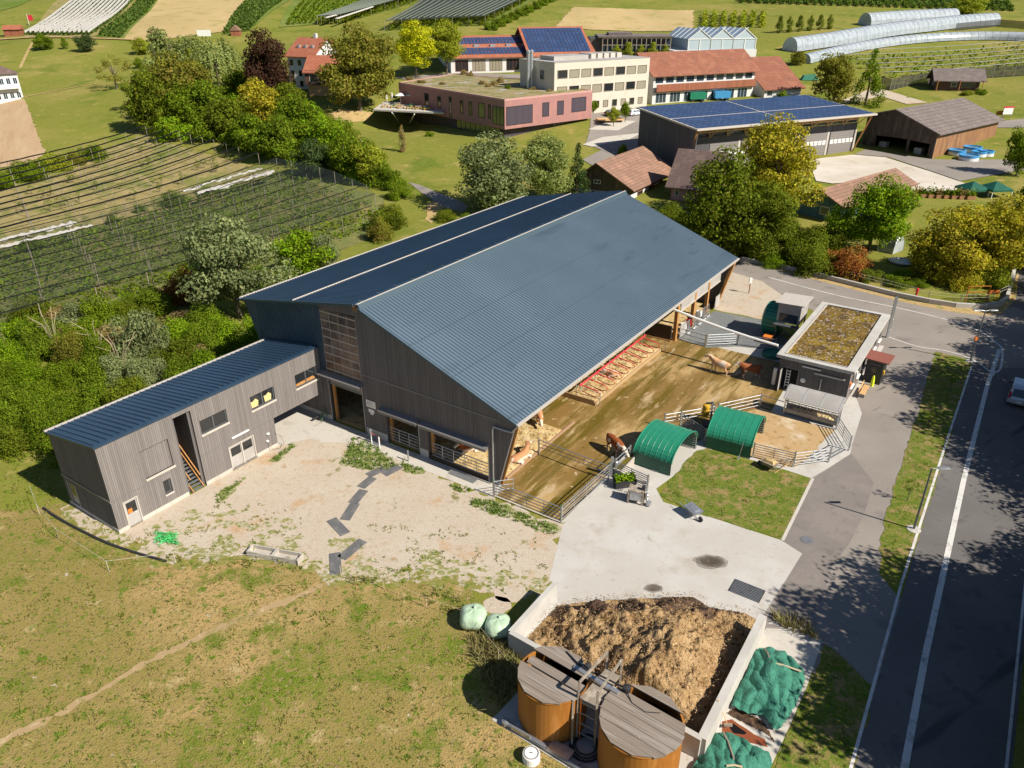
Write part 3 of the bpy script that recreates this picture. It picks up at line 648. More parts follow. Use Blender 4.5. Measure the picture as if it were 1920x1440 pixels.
# cladding joint, downpipe, signs
j = MB(-1); j.box(-.035, 4.2, 5.52, 0, 17.4, 5.6); j.obj('joint_strip', m['trim'], barn)
d = MB(-1); d.path([(-.12, 19.0, 5.55), (-.12, 18.6, 5.05), (-.12, 17.0, 4.98), (-.12, 16.95, 4.7), (-.12, 16.95, .3)], .06, 6); d.obj('downpipe', m['galv'], barn)
sg = MB(-1); sg.box(-.05, 4.37, 2.76, -.01, 5.38, 3.38); o = sg.obj('notice_board', m['white'], barn); tag(o, 'large white notice board')
tx = MB(-1)
for k in range(6): tx.box(-.056, 4.45, 3.27-.075*k, -.051, 4.9+.4*((k*37) % 10)/10, 3.29-.075*k)
tx.obj('lettering', m['trim'], o)
sg = MB(-1); sg.box(-.05, 4.56, 2.3, -.01, 5.18, 2.6); sg.box(-.05, 4.72, 2.12, -.01, 5.05, 2.27); tag(sg.obj('notice_board', m['white'], barn), 'two smaller white boards below')
# translucent panel above the passage
p = MB(-1); p.box(.06, .09, 4.76, .1, 4.02, 10.3); pn = p.obj('translucent_panel', m['poly'], barn)
q = MB(-1)
for k in range(8): q.box(.02, .09, 4.95+.72*k, .058, 4.02, 5.05+.72*k)
for v in (.1, 1.05, 2.05, 3.05, 3.96): q.box(.035, v, 4.76, .057, v+.035, 10.22)
q.obj('glazing_bar', m['polyline'], pn)
# passage: canopy, roller door, side rails
c = MB(-1); c.hexa([(-.55, -.55, 4.42), (-.55, 4.2, 4.42), (0, 4.2, 4.5), (0, -.55, 4.5)], [(-.55, -.55, 4.5), (-.55, 4.2, 4.5), (0, 4.2, 4.76), (0, -.55, 4.76)])
c.obj('canopy', m['trim'], barn)
for (a, b) in ((6.0, 9.98), (10.15, 16.55)):
    c = MB(-1); c.hexa([(-.5, a, 2.98), (-.5, b, 2.98), (0, b, 2.9), (0, a, 2.9)], [(-.5, a, 3.08), (-.5, b, 3.08), (0, b, 3.28), (0, a, 3.28)])
    c.box(-.46, a+.05, 2.83, -.42, b-.05, 2.98); c.obj('canopy', m['trim'], barn)
r = MB(-1); r.box(.1, .15, 3.62, .16, 4.02, 4.74); r.box(.06, .15, 3.56, .2, 4.02, 3.64); r.obj('roller_door', m['trim'], barn)
for v in (.12, 4.02): t = MB(-1); t.box(-.06, v-.02, 0, .02, v+.06, 4.4); t.obj('door_rail', m['galvd'], barn)
for v in (.22, 6.52, 10.78): t = MB(-1); t.box(.25, v, 0, .45, v+.22, 3.6 if v < 1 else 2.8); t.obj('timber_post', m['timber'], barn)
for v in (9.75, 16.42): t = MB(-1); t.box(-.02, v, 0, .1, v+.1, 2.8); t.obj('door_rail', m['galvd'], barn)
t = MB(-1); t.box(.05, 10.75, 0, .2, 16.45, .38); t.obj('kick_board', m['inner'], barn)
t = MB(-1); t.beam((.35, 17.32, 0), (.35, 18.85, 5.75), .12, .3); t.obj('timber_post', m['timber'], barn)
t = MB(-1); t.beam((LB-.5, 17.4, 0), (LB-.5, 18.9, 5.7), .5, .3); t.obj('timber_post', m['timber'], barn)
# roof sheets
def slab(mb, v0, z0, v1, z1, u0, u1, t, mi=0):
    mb.hexa([(u0, v0, z0-t), (u1, v0, z0-t), (u1, v1, z1-t), (u0, v1, z1-t)], [(u0, v0, z0), (u1, v0, z0), (u1, v1, z1), (u0, v1, z1)], mi)
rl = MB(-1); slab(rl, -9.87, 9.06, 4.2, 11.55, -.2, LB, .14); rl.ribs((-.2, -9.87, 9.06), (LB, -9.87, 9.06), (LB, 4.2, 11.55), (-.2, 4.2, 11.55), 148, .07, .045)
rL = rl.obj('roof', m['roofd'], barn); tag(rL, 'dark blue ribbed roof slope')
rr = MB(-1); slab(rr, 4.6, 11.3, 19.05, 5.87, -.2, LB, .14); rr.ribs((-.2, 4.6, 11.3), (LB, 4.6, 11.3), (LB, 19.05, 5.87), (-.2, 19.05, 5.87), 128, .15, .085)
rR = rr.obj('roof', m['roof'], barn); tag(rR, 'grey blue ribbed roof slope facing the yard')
sl = MB(-1)
for v in (9.6, 13.5, 18.4): slab(sl, v, zr(v)+.052, v+.05, zr(v+.05)+.052, -.15, LB-.05, .03)
sl.obj('sheet_lap', m['flash'], rR)
for v in (-9.75, -2.8):
    t = MB(-1); slab(t, v, zl(v)+.1, v+.09, zl(v+.09)+.1, -.15, LB-.05, .1); t.obj('snow_guard', m['pale'], rL)
ri = MB(-1); ri.hexa([(-.2, 4.62, 11.2), (LB, 4.62, 11.2), (LB, 4.95, 11.15), (-.2, 4.95, 11.15)], [(-.2, 4.62, 11.58), (LB, 4.62, 11.58), (LB, 4.72, 11.58), (-.2, 4.72, 11.58)])
rg = ri.obj('ridge_flashing', m['flash'], barn)
t = MB(-1); t.box(-.2, 4.59, 11.58, LB, 4.67, 11.63); t.obj('ridge_cap', m['pale'], rg)
t = MB(-1); t.box(-.15, 4.1, 10.9, LB-.05, 4.62, 11.3); t.obj('ridge_vent', m['barnwood'], barn)
t = MB(-1)
for k in range(22): t.beam((.5+2*k, 4.1, 11.58), (.5+2*k, 4.62, 11.6), .05)
t.obj('vent_bracket', m['galv'], barn)
gt = MB(-1); gt.hexa([(-.25, 19.03, 5.68), (LB+.05, 19.03, 5.68), (LB+.05, 19.2, 5.68), (-.25, 19.2, 5.68)], [(-.25, 19.0, 5.86), (LB+.05, 19.0, 5.86), (LB+.05, 19.24, 5.86), (-.25, 19.24, 5.86)])
gt.obj('gutter', m['pale'], barn)
vg_ = MB(-1); slab(vg_, 4.65, 11.3, 19.05, 5.87, -.26, -.2, .2); slab(vg_, -9.87, 9.06, 4.2, 11.55, -.26, -.2, .2); vg_.obj('verge_trim', m['flash'], barn)
# frame inside: posts, rafters, floor, partitions
fr = MB(-1)
for u in (7, 14.2, 21, 27, 31.4, 38): fr.box(u, 13.6, 0, u+.25, 13.85, zr(13.7)-.2); fr.box(u, 4.3, 0, u+.25, 4.55, 10.9); fr.beam((u+.12, 4.8, zr(4.8)-.35), (u+.12, 18.8, zr(18.8)-.3), .18, .32)
for u in (7, 14.2, 21, 27, 33, 39): fr.beam((u+.12, -9, zl(-9)-.35), (u+.12, 4.3, zl(4.3)-.35), .18, .32); fr.box(u, -2.5, 0, u+.25, -2.25, zl(-2.4)-.3)
fr.obj('roof_frame', m['timber'], barn)
for u, v in ((31.7, 17.2), (36.0, 17.3), (39.8, 17.35)):
    t = MB(-1); t.box(u, v, 0, u+.4, v+.35, zr(v)-.2); t.obj('timber_post', m['timber'], barn)
fl = MB(-1); fl.box(.3, -6, .0, LB-.5, 13.0, .03); fl.box(32.5, 13.0, 0, LB-.5, 17.3, .02); fl.obj('inside_floor', m['straw'], barn)
wb = MB(-1); wb.box(31.3, 12.5, 0, 31.45, 17.2, 1.7); wb.obj('board_partition', m['inner'], barn)
t = MB(-1); t.box(31.2, 12.5, .0, 31.3, 17.25, .16); t.obj('timber_kerb', m['timber'], barn)
cu = MB(-1); cu.box(32.3, 17.55, 3.15, LB-.8, 17.62, 5.3); cu = cu.obj('wind_curtain', m['grey'], barn)
t = MB(-1); [t.box(32.3, 17.5, z, LB-.8, 17.68, z+.09) for z in (3.1, 4.15, 5.2)]; t.obj('curtain_rail', m['pale'], cu)
# feed racks under the far eave
for k, (u, cc) in enumerate(((34., 'white'), (35.6, 'redp'), (37., 'galv'), (38.4, 'white'), (39.6, 'galv'))):
    fs = MB(-1); fs.box(u, 16.5, 0, u+1.0, 18.1, .12); [fs.tube((u+.1+.25*i, 17.9, .1), (u+.1+.25*i, 17.7, 1.35), .03, 5) for i in range(4)]; fs.tube((u, 17.7, 1.35), (u+1, 17.7, 1.35), .035, 5); fs.tube((u, 17.9, .5), (u+1, 17.9, .5), .035, 5)
    fs.obj('feed_barrier', m['galv'], barn)
    if cc != 'galv': b = MB(-1); b.box(u+.2, 17.0, .3, u+.75, 17.5, .95); b.obj('feed_bin', m[cc], barn)
for u in (32.2, 42.3): t = MB(-1); t.box(u, 17.75, .25, u+1.5, 17.8, 1.6); t.obj('side_panel', m['grey'], barn)

# straw beds and cubicle dividers
def heapsheet(name, uv0, uv1, z, mat, label, cat, amp=.08, kind=None, seed=0):
    rs = random.Random(seed); mb = MB(-1); (u0, v0), (u1, v1) = uv0, uv1; nu = max(2, int((u1-u0)/.3)); nv = max(2, int((v1-v0)/.3)); q = {}
    e = W(u0, v0)
    for i in range(nu+1):
        for k in range(nv+1):
            edge = 0 if i in (0, nu) or k in (0, nv) else 1
            q[i, k] = mb.P(((u1-u0)*i/nu, (v1-v0)*k/nv, z+edge*rs.uniform(0, amp)*1.6))
    for i in range(nu):
        for k in range(nv): mb.f.append([q[i, k], q[i+1, k], q[i+1, k+1], q[i, k+1]]); mb.m.append(0)
    o = mb.obj(name, mat, None, smooth=True); o.location = e; o.rotation_euler = (0, 0, BARN_ROT)
    return tag(o, label, cat, kind='stuff')
heapsheet('straw', (14.7, 11.5), (28.6, 17.25), .3, m['straw'], 'deep straw bedding of the red cubicles', 'straw bed', .12, seed=2)
heapsheet('straw', (.3, 9.5), (9.4, 17.15), .1, m['straw'], 'loose straw litter by the barn gable corner', 'straw bed', .14, seed=3)
heapsheet('straw', (11.3, 6), (14.4, 12.4), .06, m['straw'], 'straw on the cross passage inside the barn', 'straw bed', .05, seed=4)
k1 = MB(-1); k1.box(0, 0, 0, 13.95, .14, .33); k1.box(0, -5.7, 0, .12, 0, .5); k1.box(13.83, -5.7, 0, 13.95, 0, .33)
o = k1.obj('bed_kerb', M('dirty_kerb_board', (.40,.27,.14)), None); o.location = W(14.65, 17.26); o.rotation_euler.z = BARN_ROT; tag(o, 'timber kerb holding the cubicle straw bed', 'kerb')
k1 = MB(-1); k1.box(0, 0, 0, 10.1, .2, .16); o = k1.obj('bed_kerb', M('stained_kerb', (.36,.22,.13)), None); o.location = W(1.0, 17.2); o.rotation_euler.z = BARN_ROT; tag(o, 'pinkish kerb along the straw area at the barn corner', 'kerb')
cb = thing('cubicle_row', 'row of red cow cubicle dividers over straw', 'cow cubicles', W(14.8, 15.55), BARN_ROT)
t = MB(-1); t.tube((.2, 0, 1.35), (13.7, 0, 1.35), .075, 7); t.obj('neck_rail', m['redp'], cb)
for k in range(10):
    u = .55+1.4*k; t = MB(-1)
    t.path([(u, 0, 1.3), (u, .6, 1.22), (u, 1.45, 1.12)], .05, 5); t.path([(u, 1.4, 1.12), (u, 1.75, 1.02), (u, 1.9, .8), (u, 1.75, .6), (u, 1.3, .5)], .035, 5, 0); t.path([(u, 1.35, .5), (u, .7, .58), (u, .1, .75)], .04, 5)
    t.obj('divider', [m['redp'], m['black']], cb)
    t = MB(-1); t.tube((u+.3, -.25, .2), (u+.3, -.25, 2.2), .035, 5); t.obj('post', m['galv'], cb)
for u in (0., 13.85):
    t = MB(-1); [t.tube((u, -.2, z), (u, 2.2, z), .03, 5) for z in (.75, 1.3)]; t.tube((u, 2.2, .1), (u, 2.2, 1.35), .04, 5); t.tube((u, -.2, .1), (u, -.2, 1.9), .04, 5); t.obj('end_rail', m['galv'], cb)

# ---------------------------------------------------------------- annex
UA = -18.78; VA = -.64; VB = -6.78
an = thing('annex_building', 'long two storey annex with grey boards and blue roof', 'annex', O0, BARN_ROT)
rect = lambda a, b, c, d: [(a, c), (b, c), (b, d), (a, d)]
wins = [rect(-11.48, -9.24, 4.1, 5.2), rect(-7.08, -4.84, 4.05, 5.19), rect(-2.7, -.44, 4.04, 5.2)]
holes = wins+[rect(-18.08, -17.06, -.1+.12, 2.04), rect(-15.12, -14.52, 1.0, 2.11), rect(-16.14, -14.02, 2.9, 5.06), rect(-9.66, -7.38, .14, 2.03)]
wl = MB(-1)
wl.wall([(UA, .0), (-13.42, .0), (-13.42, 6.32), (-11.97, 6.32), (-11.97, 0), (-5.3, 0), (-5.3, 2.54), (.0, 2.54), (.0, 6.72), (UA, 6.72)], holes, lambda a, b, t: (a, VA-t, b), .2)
wl.obj('front_wall', m['clad_sun'], an)
w2 = MB(-1); w2.wall([(VA-.2, 0), (VB, 0), (VB, 5.78), (VA-.2, 6.7)], [rect(VB+.5, VB+1.45, 0.02, 2.05)], lambda a, b, t: (UA+t, a, b), .2); w2.obj('end_wall', m['clad'], an)
w3 = MB(-1); w3.box(UA+.2, VB, 0, -5.3, VB+.2, 5.75); w3.box(-5.3, VB, 2.54, 0, VB+.2, 5.75); w3.obj('back_wall', m['clad'], an)
w4 = MB(-1); w4.box(-5.5, VB+.2, 0, -5.3, VA-.2, 2.54); w4.obj('passage_wall', m['purple'], an)
w5 = MB(-1); w5.box(-5.3, VB+.2, 2.5, -.02, VA-.2, 2.6); w5.obj('bridge_soffit', m['purple'], an)
w6 = MB(-1); w6.box(UA+.25, VB+.25, 2.6, -13.45, VA-.25, 2.7); w6.box(-11.9, VB+.25, 2.7, -.1, VA-.25, 2.8); w6.obj('upper_floor', m['timberp'], an)
for a, b in ((UA+.0, -18.1), (-17.04, -13.44), (-11.95, -9.68), (-7.36, -5.3)): pl = MB(-1); pl.box(a, VA, 0, b, VA+.03, .3); pl.obj('plinth', m['concrete_new'], an)
pl = MB(-1); pl.box(UA-.03, VB, 0, UA, VA, .3); pl.obj('plinth', m['concrete_new'], an)
jn = MB(-1); jn.box(UA, VA, 2.5, -13.44, VA+.02, 2.55); jn.box(-11.95, VA, 2.5, -5.3, VA+.02, 2.55); jn.box(-4.82, VA, 2.56, -4.78, VA+.02, 6.7); jn.box(UA-.05, VB, 2.45, UA, VA, 2.6); jn.obj('joint_strip', m['trim'], an)
def roof_z(v): return 6.88+(v-VA)*(6.88-5.92)/(VA-VB)
rf = MB(-1); u0, u1 = UA-.12, .0
rf.hexa([(u0, VB-.15, roof_z(VB)-.16), (u1, VB-.15, roof_z(VB)-.16), (u1, VA+.1, roof_z(VA)-.16), (u0, VA+.1, roof_z(VA)-.16)], [(u0, VB-.15, roof_z(VB)), (u1, VB-.15, roof_z(VB)), (u1, VA+.1, roof_z(VA)), (u0, VA+.1, roof_z(VA))])
rf.ribs((u0, VB-.15, roof_z(VB)), (u1, VB-.15, roof_z(VB)), (u1, VA-.25, roof_z(VA-.25)), (u0, VA-.25, roof_z(VA-.25)), 42, .06, .05)
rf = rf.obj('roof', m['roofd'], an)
t = MB(-1); t.box(u0, VB-.32, roof_z(VB)-.1, u1-.1, VB-.14, roof_z(VB)+.06); t.obj('gutter', m['pale'], rf)
for k, h in enumerate(wins):
    (a, c), (b, d) = h[0], h[2]
    fr = MB(-1); fr.box(a, VA-.16, c, a+.07, VA-.1, d); fr.box(b-.07, VA-.16, c, b, VA-.1, d); fr.box(a, VA-.16, d-.06, b, VA-.1, d); fr.box(a, VA-.16, c, b, VA-.1, c+.06); fr.box((a+b)/2-.05, VA-.16, c, (a+b)/2+.05, VA-.09, d)
    wn = fr.obj('window', m['steelb'], an)
    t = MB(-1); t.box(a+.07, VA-.15, c+.06, b-.07, VA-.13, d-.06); t.obj('pane', m['glass'], wn)
    t = MB(-1); t.box(a-.08, VA-.08, c-.16, b+.08, VA+.07, c-.0); t.obj('sill', m['pale'], wn)
    if k == 1:
        t = MB(-1)
        for (x, zz) in ((a+.45, c+.28), (b-.55, c+.3)):
            t.hexa([(x-.33, VA-.125, c+.1), (x+.25, VA-.125, c+.1), (x+.33, VA-.125, zz+.25), (x+.1, VA-.125, zz+.48), (x-.2, VA-.125, zz+.32), (x-.38, VA-.125, zz+.35)], [(x-.33, VA-.115, c+.1), (x+.25, VA-.115, c+.1), (x+.33, VA-.115, zz+.25), (x+.1, VA-.115, zz+.48), (x-.2, VA-.115, zz+.32), (x-.38, VA-.115, zz+.35)])
        t.obj('paper_cutout', M('pale_yellow_paper', (.62,.5,.22)), wn)
    if k == 2: t = MB(-1); t.hexa([(a+.1, VA-.128, c+.08), (b-.1, VA-.128, c+.08), (b-.35, VA-.128, c+.36), (a+.15, VA-.128, c+.3)], [(a+.1, VA-.118, c+.08), (b-.1, VA-.118, c+.08), (b-.35, VA-.118, c+.36), (a+.15, VA-.118, c+.3)]); t.obj('inside_sill', m['timber'], wn)
# small window, blind recess, doors
t = MB(-1); t.box(-15.1, VA-.16, 1.02, -14.54, VA-.12, 2.09); wn = t.obj('window', m['steelb'], an); t = MB(-1); t.box(-15.02, VA-.118, 1.1, -14.62, VA-.11, 2.0); t.obj('pane', m['glass'], wn); t = MB(-1); t.box(-15.16, VA-.1, .88, -14.48, VA+.06, 1.0); t.obj('sill', m['pale'], wn)
t = MB(-1); t.box(-16.2, VA-.19, 2.85, -13.96, VA-.13, 5.1); wn = t.obj('blind_panel', m['clad_sun'], an); t = MB(-1); t.box(-16.2, VA-.1, 2.76, -13.95, VA+.1, 2.9); t.obj('sill', m['pale'], wn)
def door(name, a, b, z0, z1, half, note=None):
    d = MB(-1); d.box(a+.03, VA-.1, z0+.02, b-.03, VA-.05, z1-.03); dd = d.obj(name, m['grey'], an)
    f = MB(-1); f.box(a-.03, VA-.02, z0, a+.05, VA+.03, z1); f.box(b-.05, VA-.02, z0, b+.03, VA+.03, z1); f.box(a-.03, VA-.02, z1, b+.03, VA+.03, z1+.06)
    if half: f.box((a+b)/2-.05, VA-.05, z0, (a+b)/2+.05, VA+.02, z1)
    f.obj('frame', m['pale'], dd); g_ = MB(-1)
    for x0, x1 in (((a+.16, (a+b)/2-.1), ((a+b)/2+.1, b-.16)) if half else ((a+.16, b-.14),)): g_.box(x0, VA-.05, z0+1.0, x1, VA-.04, z1-.16)
    g_.obj('pane', m['glass'], dd); h = MB(-1); h.tube((b-.2, VA-.03, z0+.92), (b-.35, VA-.02, z0+.92), .02, 5); h.obj('handle', m['galv'], dd)
    if note: h = MB(-1); h.box(a+.2, VA-.038, z0+1.02, a+.5, VA-.034, z0+1.36); h.obj('notice', m['orange'], dd)
door('door', -18.06, -17.07, .02, 2.03, False, True); door('double_door', -9.64, -7.4, .14, 2.0, True)
d = MB(-1); d.box(UA+.06, VB+.5, .02, UA+.1, VB+1.45, 2.04); dd = d.obj('door', m['grey'], an); d = MB(-1); d.box(UA+.05, VB+.65, 1.0, UA+.058, VB+1.3, 1.9); d.obj('pane', m['glass'], dd)
d = MB(-1); d.box(UA-.02, VB+.44, 0, UA+.05, VB+.5, 2.1); d.box(UA-.02, VB+1.45, 0, UA+.05, VB+1.51, 2.1); d.obj('frame', m['pale'], dd)
t = MB(-1); t.box(-9.24, VA, 2.62, -7.7, VA+.1, 2.72); t.obj('lamp_strip', m['white'], an)
t = MB(-1); t.lathe([(.0, 0), (.14, 0), (.12, .08), (0, .1)], 10, (-6.1, VA+.06, 1.5)); t.lathe([(.0, 0), (.12, 0), (.1, .08), (0, .1)], 10, (-6.25, VA+.06, .9)); t.obj('wall_outlet', m['white'], an)
t = MB(-1); t.path([(-5.4, VA+.1, 1.3), (-5.1, VA+.25, .9), (-5.0, VA+.4, .3), (-5.5, VA+.5, .04), (-6.2, VA+.35, .3), (-6.2, VA+.1, .85)], .025, 5); t.obj('hose', m['postwood'], an)
# stair recess
t = MB(-1); t.box(-13.42, VA-2.8, 0, -13.22, VA-.2, 6.3); t.box(-12.17, VA-2.8, 0, -11.97, VA-.2, 6.3); t.box(-13.22, VA-2.9, 0, -12.17, VA-2.7, 6.3); t.obj('stair_wall', m['clad'], an)
st = MB(-1)
for k in range(13): st.box(-13.2, VA-.12-.2*k-.05, .12+.2*k, -12.2, VA-.12-.2*k+.16, .16+.2*k)
sta = st.obj('staircase', m['galvd'], an)
for u, mt_ in ((-13.12, 'timber'), (-12.32, 'timber')):
    h = MB(-1); h.beam((u, VA+.0, 1.1), (u, VA-2.5, 3.6), .07, .11); h.obj('handrail', m[mt_], sta)
h = MB(-1); h.beam((-13.15, VA+.04, .05), (-13.15, VA-2.6, 2.7), .06, .26); h.beam((-12.25, VA+.04, .05), (-12.25, VA-2.6, 2.7), .06, .26); h.obj('stringer', m['timber'], sta)

# ---------------------------------------------------------------- milk house
mh = thing('milk_house', 'low grey boarded milk house with mossy flat roof', 'milk house', W(26.86, 29.09), BARN_ROT)
LU, LV, ZM = 15.8, 6.67, 3.35
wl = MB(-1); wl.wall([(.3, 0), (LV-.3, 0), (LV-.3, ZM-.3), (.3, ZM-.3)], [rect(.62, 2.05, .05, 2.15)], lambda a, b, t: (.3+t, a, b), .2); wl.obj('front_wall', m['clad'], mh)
wl = MB(-1); wl.wall([(.5, 0), (LU-.3, 0), (LU-.3, ZM-.3), (.5, ZM-.3)], [rect(1.2+2.4*k, 2.4+2.4*k, 1.2, 2.3) for k in range(6)], lambda a, b, t: (a, LV-.3-t, b), .2); wl.obj('side_wall', m['clad_sun'], mh)
wl = MB(-1); wl.box(.5, .3, 0, LU-.3, .5, ZM-.3); wl.box(LU-.5, .5, 0, LU-.3, LV-.5, ZM-.3); wl.obj('back_wall', m['clad'], mh)
for k in range(6):
    t = MB(-1); t.box(1.2+2.4*k, LV-.46, 1.2, 2.4+2.4*k, LV-.4, 2.3); wn = t.obj('window', m['white'], mh); t = MB(-1); t.box(1.3+2.4*k, LV-.398, 1.3, 2.3+2.4*k, LV-.39, 2.2); t.obj('pane', m['glassb'], wn)
    t = MB(-1); t.box(1.15+2.4*k, LV-.3, 1.08, 2.45+2.4*k, LV-.12, 1.18); t.obj('sill', m['white'], wn)
rb = MB(-1); rb.box(0, 0, ZM-.3, LU, .55, ZM); rb.box(0, LV-.75, ZM-.3, LU, LV, ZM); rb.box(0, .55, ZM-.3, .55, LV-.75, ZM); rb.box(LU-.5, .55, ZM-.3, LU, LV-.75, ZM); rb = rb.obj('roof_edge', m['wall_concrete'], mh)
t = MB(-1); t.box(.55, .55, ZM-.3, LU-.5, LV-.75, ZM-.13); t.obj('moss_bed', m['moss'], mh)
t = MB(-1); t.box(.56, .56, ZM-.13, .66, LV-.76, ZM+.05); t.box(.66, .56, ZM-.13, LU-.5, .66, ZM+.05); t.obj('roof_flashing', m['pale'], rb)
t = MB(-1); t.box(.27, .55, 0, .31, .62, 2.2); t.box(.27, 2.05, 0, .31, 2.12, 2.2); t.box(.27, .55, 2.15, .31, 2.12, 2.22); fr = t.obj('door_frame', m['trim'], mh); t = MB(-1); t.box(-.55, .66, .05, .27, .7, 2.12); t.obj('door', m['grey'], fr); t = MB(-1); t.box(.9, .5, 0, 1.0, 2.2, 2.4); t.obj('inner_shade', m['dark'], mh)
t = MB(-1); [t.box(.32, 1.05, .4+.28*k, .36, 1.35, .46+.28*k) for k in range(6)]; t.box(.3, 1.03, .2, .35, 1.07, 2.0); t.box(.3, 1.35, .2, .35, 1.39, 2.0); t.obj('ladder', m['white'], mh)
t = MB(-1); t.box(.18, 2.3, 2.62, .28, 3.9, 2.72); t.obj('lamp_strip', m['white'], mh)
t = MB(-1); t.box(.2, 3.4, 2.2, .29, 6.0, 2.33); sr = t.obj('sliding_rail', m['pale'], mh); t = MB(-1); t.box(.22, 4.55, .06, .27, 5.75, 2.2); t.obj('sliding_door', m['clad'], sr)
t = MB(-1); t.lathe([(0, 0), (.24, 0), (.2, .1), (.08, .13), (0, .13)], 16); o = t.obj('fan_vent', m['white'], mh); o.location = (.3, -2.55, 1.3); o.rotation_euler = (0, -math.pi/2, 0)
t = MB(-1); t.tube((.2, 4.1, .8), (.2, 4.1, 1.9), .06, 6); t.obj('vent_pipe', m['galv'], mh)
t = MB(-1); t.box(.0, -.05, .3, .25, .25, 1.9); t.obj('supply_box', m['white'], mh)
for a in (.6, 3.2): t = MB(-1); t.box(a, LV-.3, 1.25 if a > 1 else 1.5, a+.4, LV-.2, 1.95); t.obj('wall_notice', m['orange' if a < 1 else 'white'], mh)
# bench and yellow cone beside it
bn = thing('park_bench', 'wooden bench against the milk house side wall', 'bench', W(29.0, 36.2), BARN_ROT)
t = MB(-1); [t.box(0, .0+.16*k, .44, 2.2, .13+.16*k, .48) for k in range(3)]; t.obj('seat', m['timberp'], bn); t = MB(-1); [t.box(0, -.12, .6+.16*k, 2.2, -.08, .72+.16*k) for k in range(2)]; t.obj('backrest', m['timberp'], bn)
for u in (.25, 1.9): t = MB(-1); t.box(u, -.08, 0, u+.08, .42, .44); t.obj('leg', m['galvd'], bn)
t = MB(-1); t.lathe([(.17, 0), (.15, .5), (.1, .95), (.03, 1.1)], 10); o = t.obj('warning_cone', M('neon_yellow', (.75,.85,.03), rough=.5), None); o.location = W(32.2, 36.7); tag(o, 'neon yellow upright marker by the milk house wall', 'marker')
# kiosk
ka, kb = G(1617, 714), G(1643, 721)
kz = thing('vending_kiosk', 'tall black vending kiosk with red brown lid roof', 'kiosk', ka, ang(ka, kb)); kw = (kb-ka).length*1.2; kh = 2.35
t = MB(); t.box(0, 0, 0, kw, 1.35, kh); t.obj('cabinet', m['kiosk'], kz); t = MB(); t.hexa([(-.25, -.35, kh+.02), (kw+.45, -.35, kh-.02), (kw+.45, 1.6, kh+.12), (-.25, 1.6, kh+.14)], [(-.25, -.35, kh+.12), (kw+.45, -.35, kh+.08), (kw+.45, 1.6, kh+.22), (-.25, 1.6, kh+.24)]); t.obj('roof', m['kioskr'], kz)
t = MB(); ccx, ccz = kw*.5, 1.35
t.path([(ccx+.27*math.cos(a*.35), -.015, ccz+.27*math.sin(a*.35)) for a in range(19)], .018, 4)
for i in range(3):
    for k in range(3): t.box(ccx-.14+.1*i, -.02, ccz-.14+.1*k, ccx-.07+.1*i, -.005, ccz-.07+.1*k)
t.obj('emblem', M('faded_gold_print', (.3,.27,.18)), kz); t = MB(); t.box(kw*.2, -.01, 1.85, kw*.8, -.004, 1.89); t.box(kw*.25, -.01, .85, kw*.75, -.004, .88); t.obj('lettering', m['trim'], kz)
t = MB(); t.box(kw, .3, .9, kw+.1, .7, 1.3); t.obj('lock_box', m['yellow'], kz)
# ---------------------------------------------------------------- calf hutches
def hutch(base, length, width, rot, label, straw=False):
    e = thing('calf_hutch', label, 'calf hutch', base, rot, 'green arched calf shelters')
    # x along the tunnel, y across from the near skirt to the far one
    rr = width/2; hs = 1.08
    prof = []
    for k in range(17):
        a = math.pi*k/16; prof.append((rr-rr*1.06*math.cos(a), hs+math.sin(a)*1.27))
    t = MB(); n = 7
    for (a, b) in zip(prof, prof[1:]):
        for s in range(n):
            x0, x1 = length*s/n, length*(s+1)/n
            t.face([(x0, a[0], a[1]), (x1, a[0], a[1]), (x1, b[0], b[1]), (x0, b[0], b[1])])
    t.obj('cover', m['green'], e, smooth=True, fix=False)
    r = MB()
    for s in range(1, n): r.path([(length*s/n, p[0], p[1]+.012) for p in prof], .022, 4)
    r.path([(length-.0, p[0], p[1]) for p in prof], .05, 6); r.path([(0, p[0], p[1]) for p in prof], .05, 6); r.obj('welt', m['green'], e)
    for y in (prof[0][0], prof[-1][0]):
        s = MB(); s.box(.02, y-.015, .05, length-.02, y+.015, hs+.02); s.obj('skirt', m['greend'], e)
    f = MB()
    for x in (.06, length-.06):
        f.path([(x, p[0]*.97+.03, p[1]-.06) for p in prof], .03, 5)
        for y in (prof[0][0]+.06, prof[-1][0]-.06): f.tube((x, y, 0), (x, y, hs), .03, 5)
    f.obj('frame', m['galv'], e)
    g = MB(); [g.tube((.1, rr*2-.05, .25+.2*k), (length-.1, rr*2-.05, .25+.2*k), .025, 5) for k in range(6)]; g.obj('side_rails', m['galv'], e)
    return e
h1a, h1b, h1c = G(1188, 867), G(1258, 892), G(1299, 843)
hutch(h1a, (h1b-h1a).length, (h1c-h1b).length*1.02, ang(h1a, h1b), 'green arched calf hutch beside the water trough')
h2a, h2b, h2c = G(1323, 838), G(1407, 860), G(1433, 818)
H2 = hutch(h2a, (h2b-h2a).length, (h2c-h2b).length*1.06, ang(h2a, h2b), 'green arched calf hutch with orange board end by the feeder')
t = MB(); t.box((h2b-h2a).length*.72, .5, .05, (h2b-h2a).length*.76, (h2c-h2b).length*.95, 1.5); tag(t.obj('end_board', M('orange_brown_board', (.42,.13,.045), [((.3,.09,.03), 1.5,.5,.7)], .8), H2), 'orange brown end board')

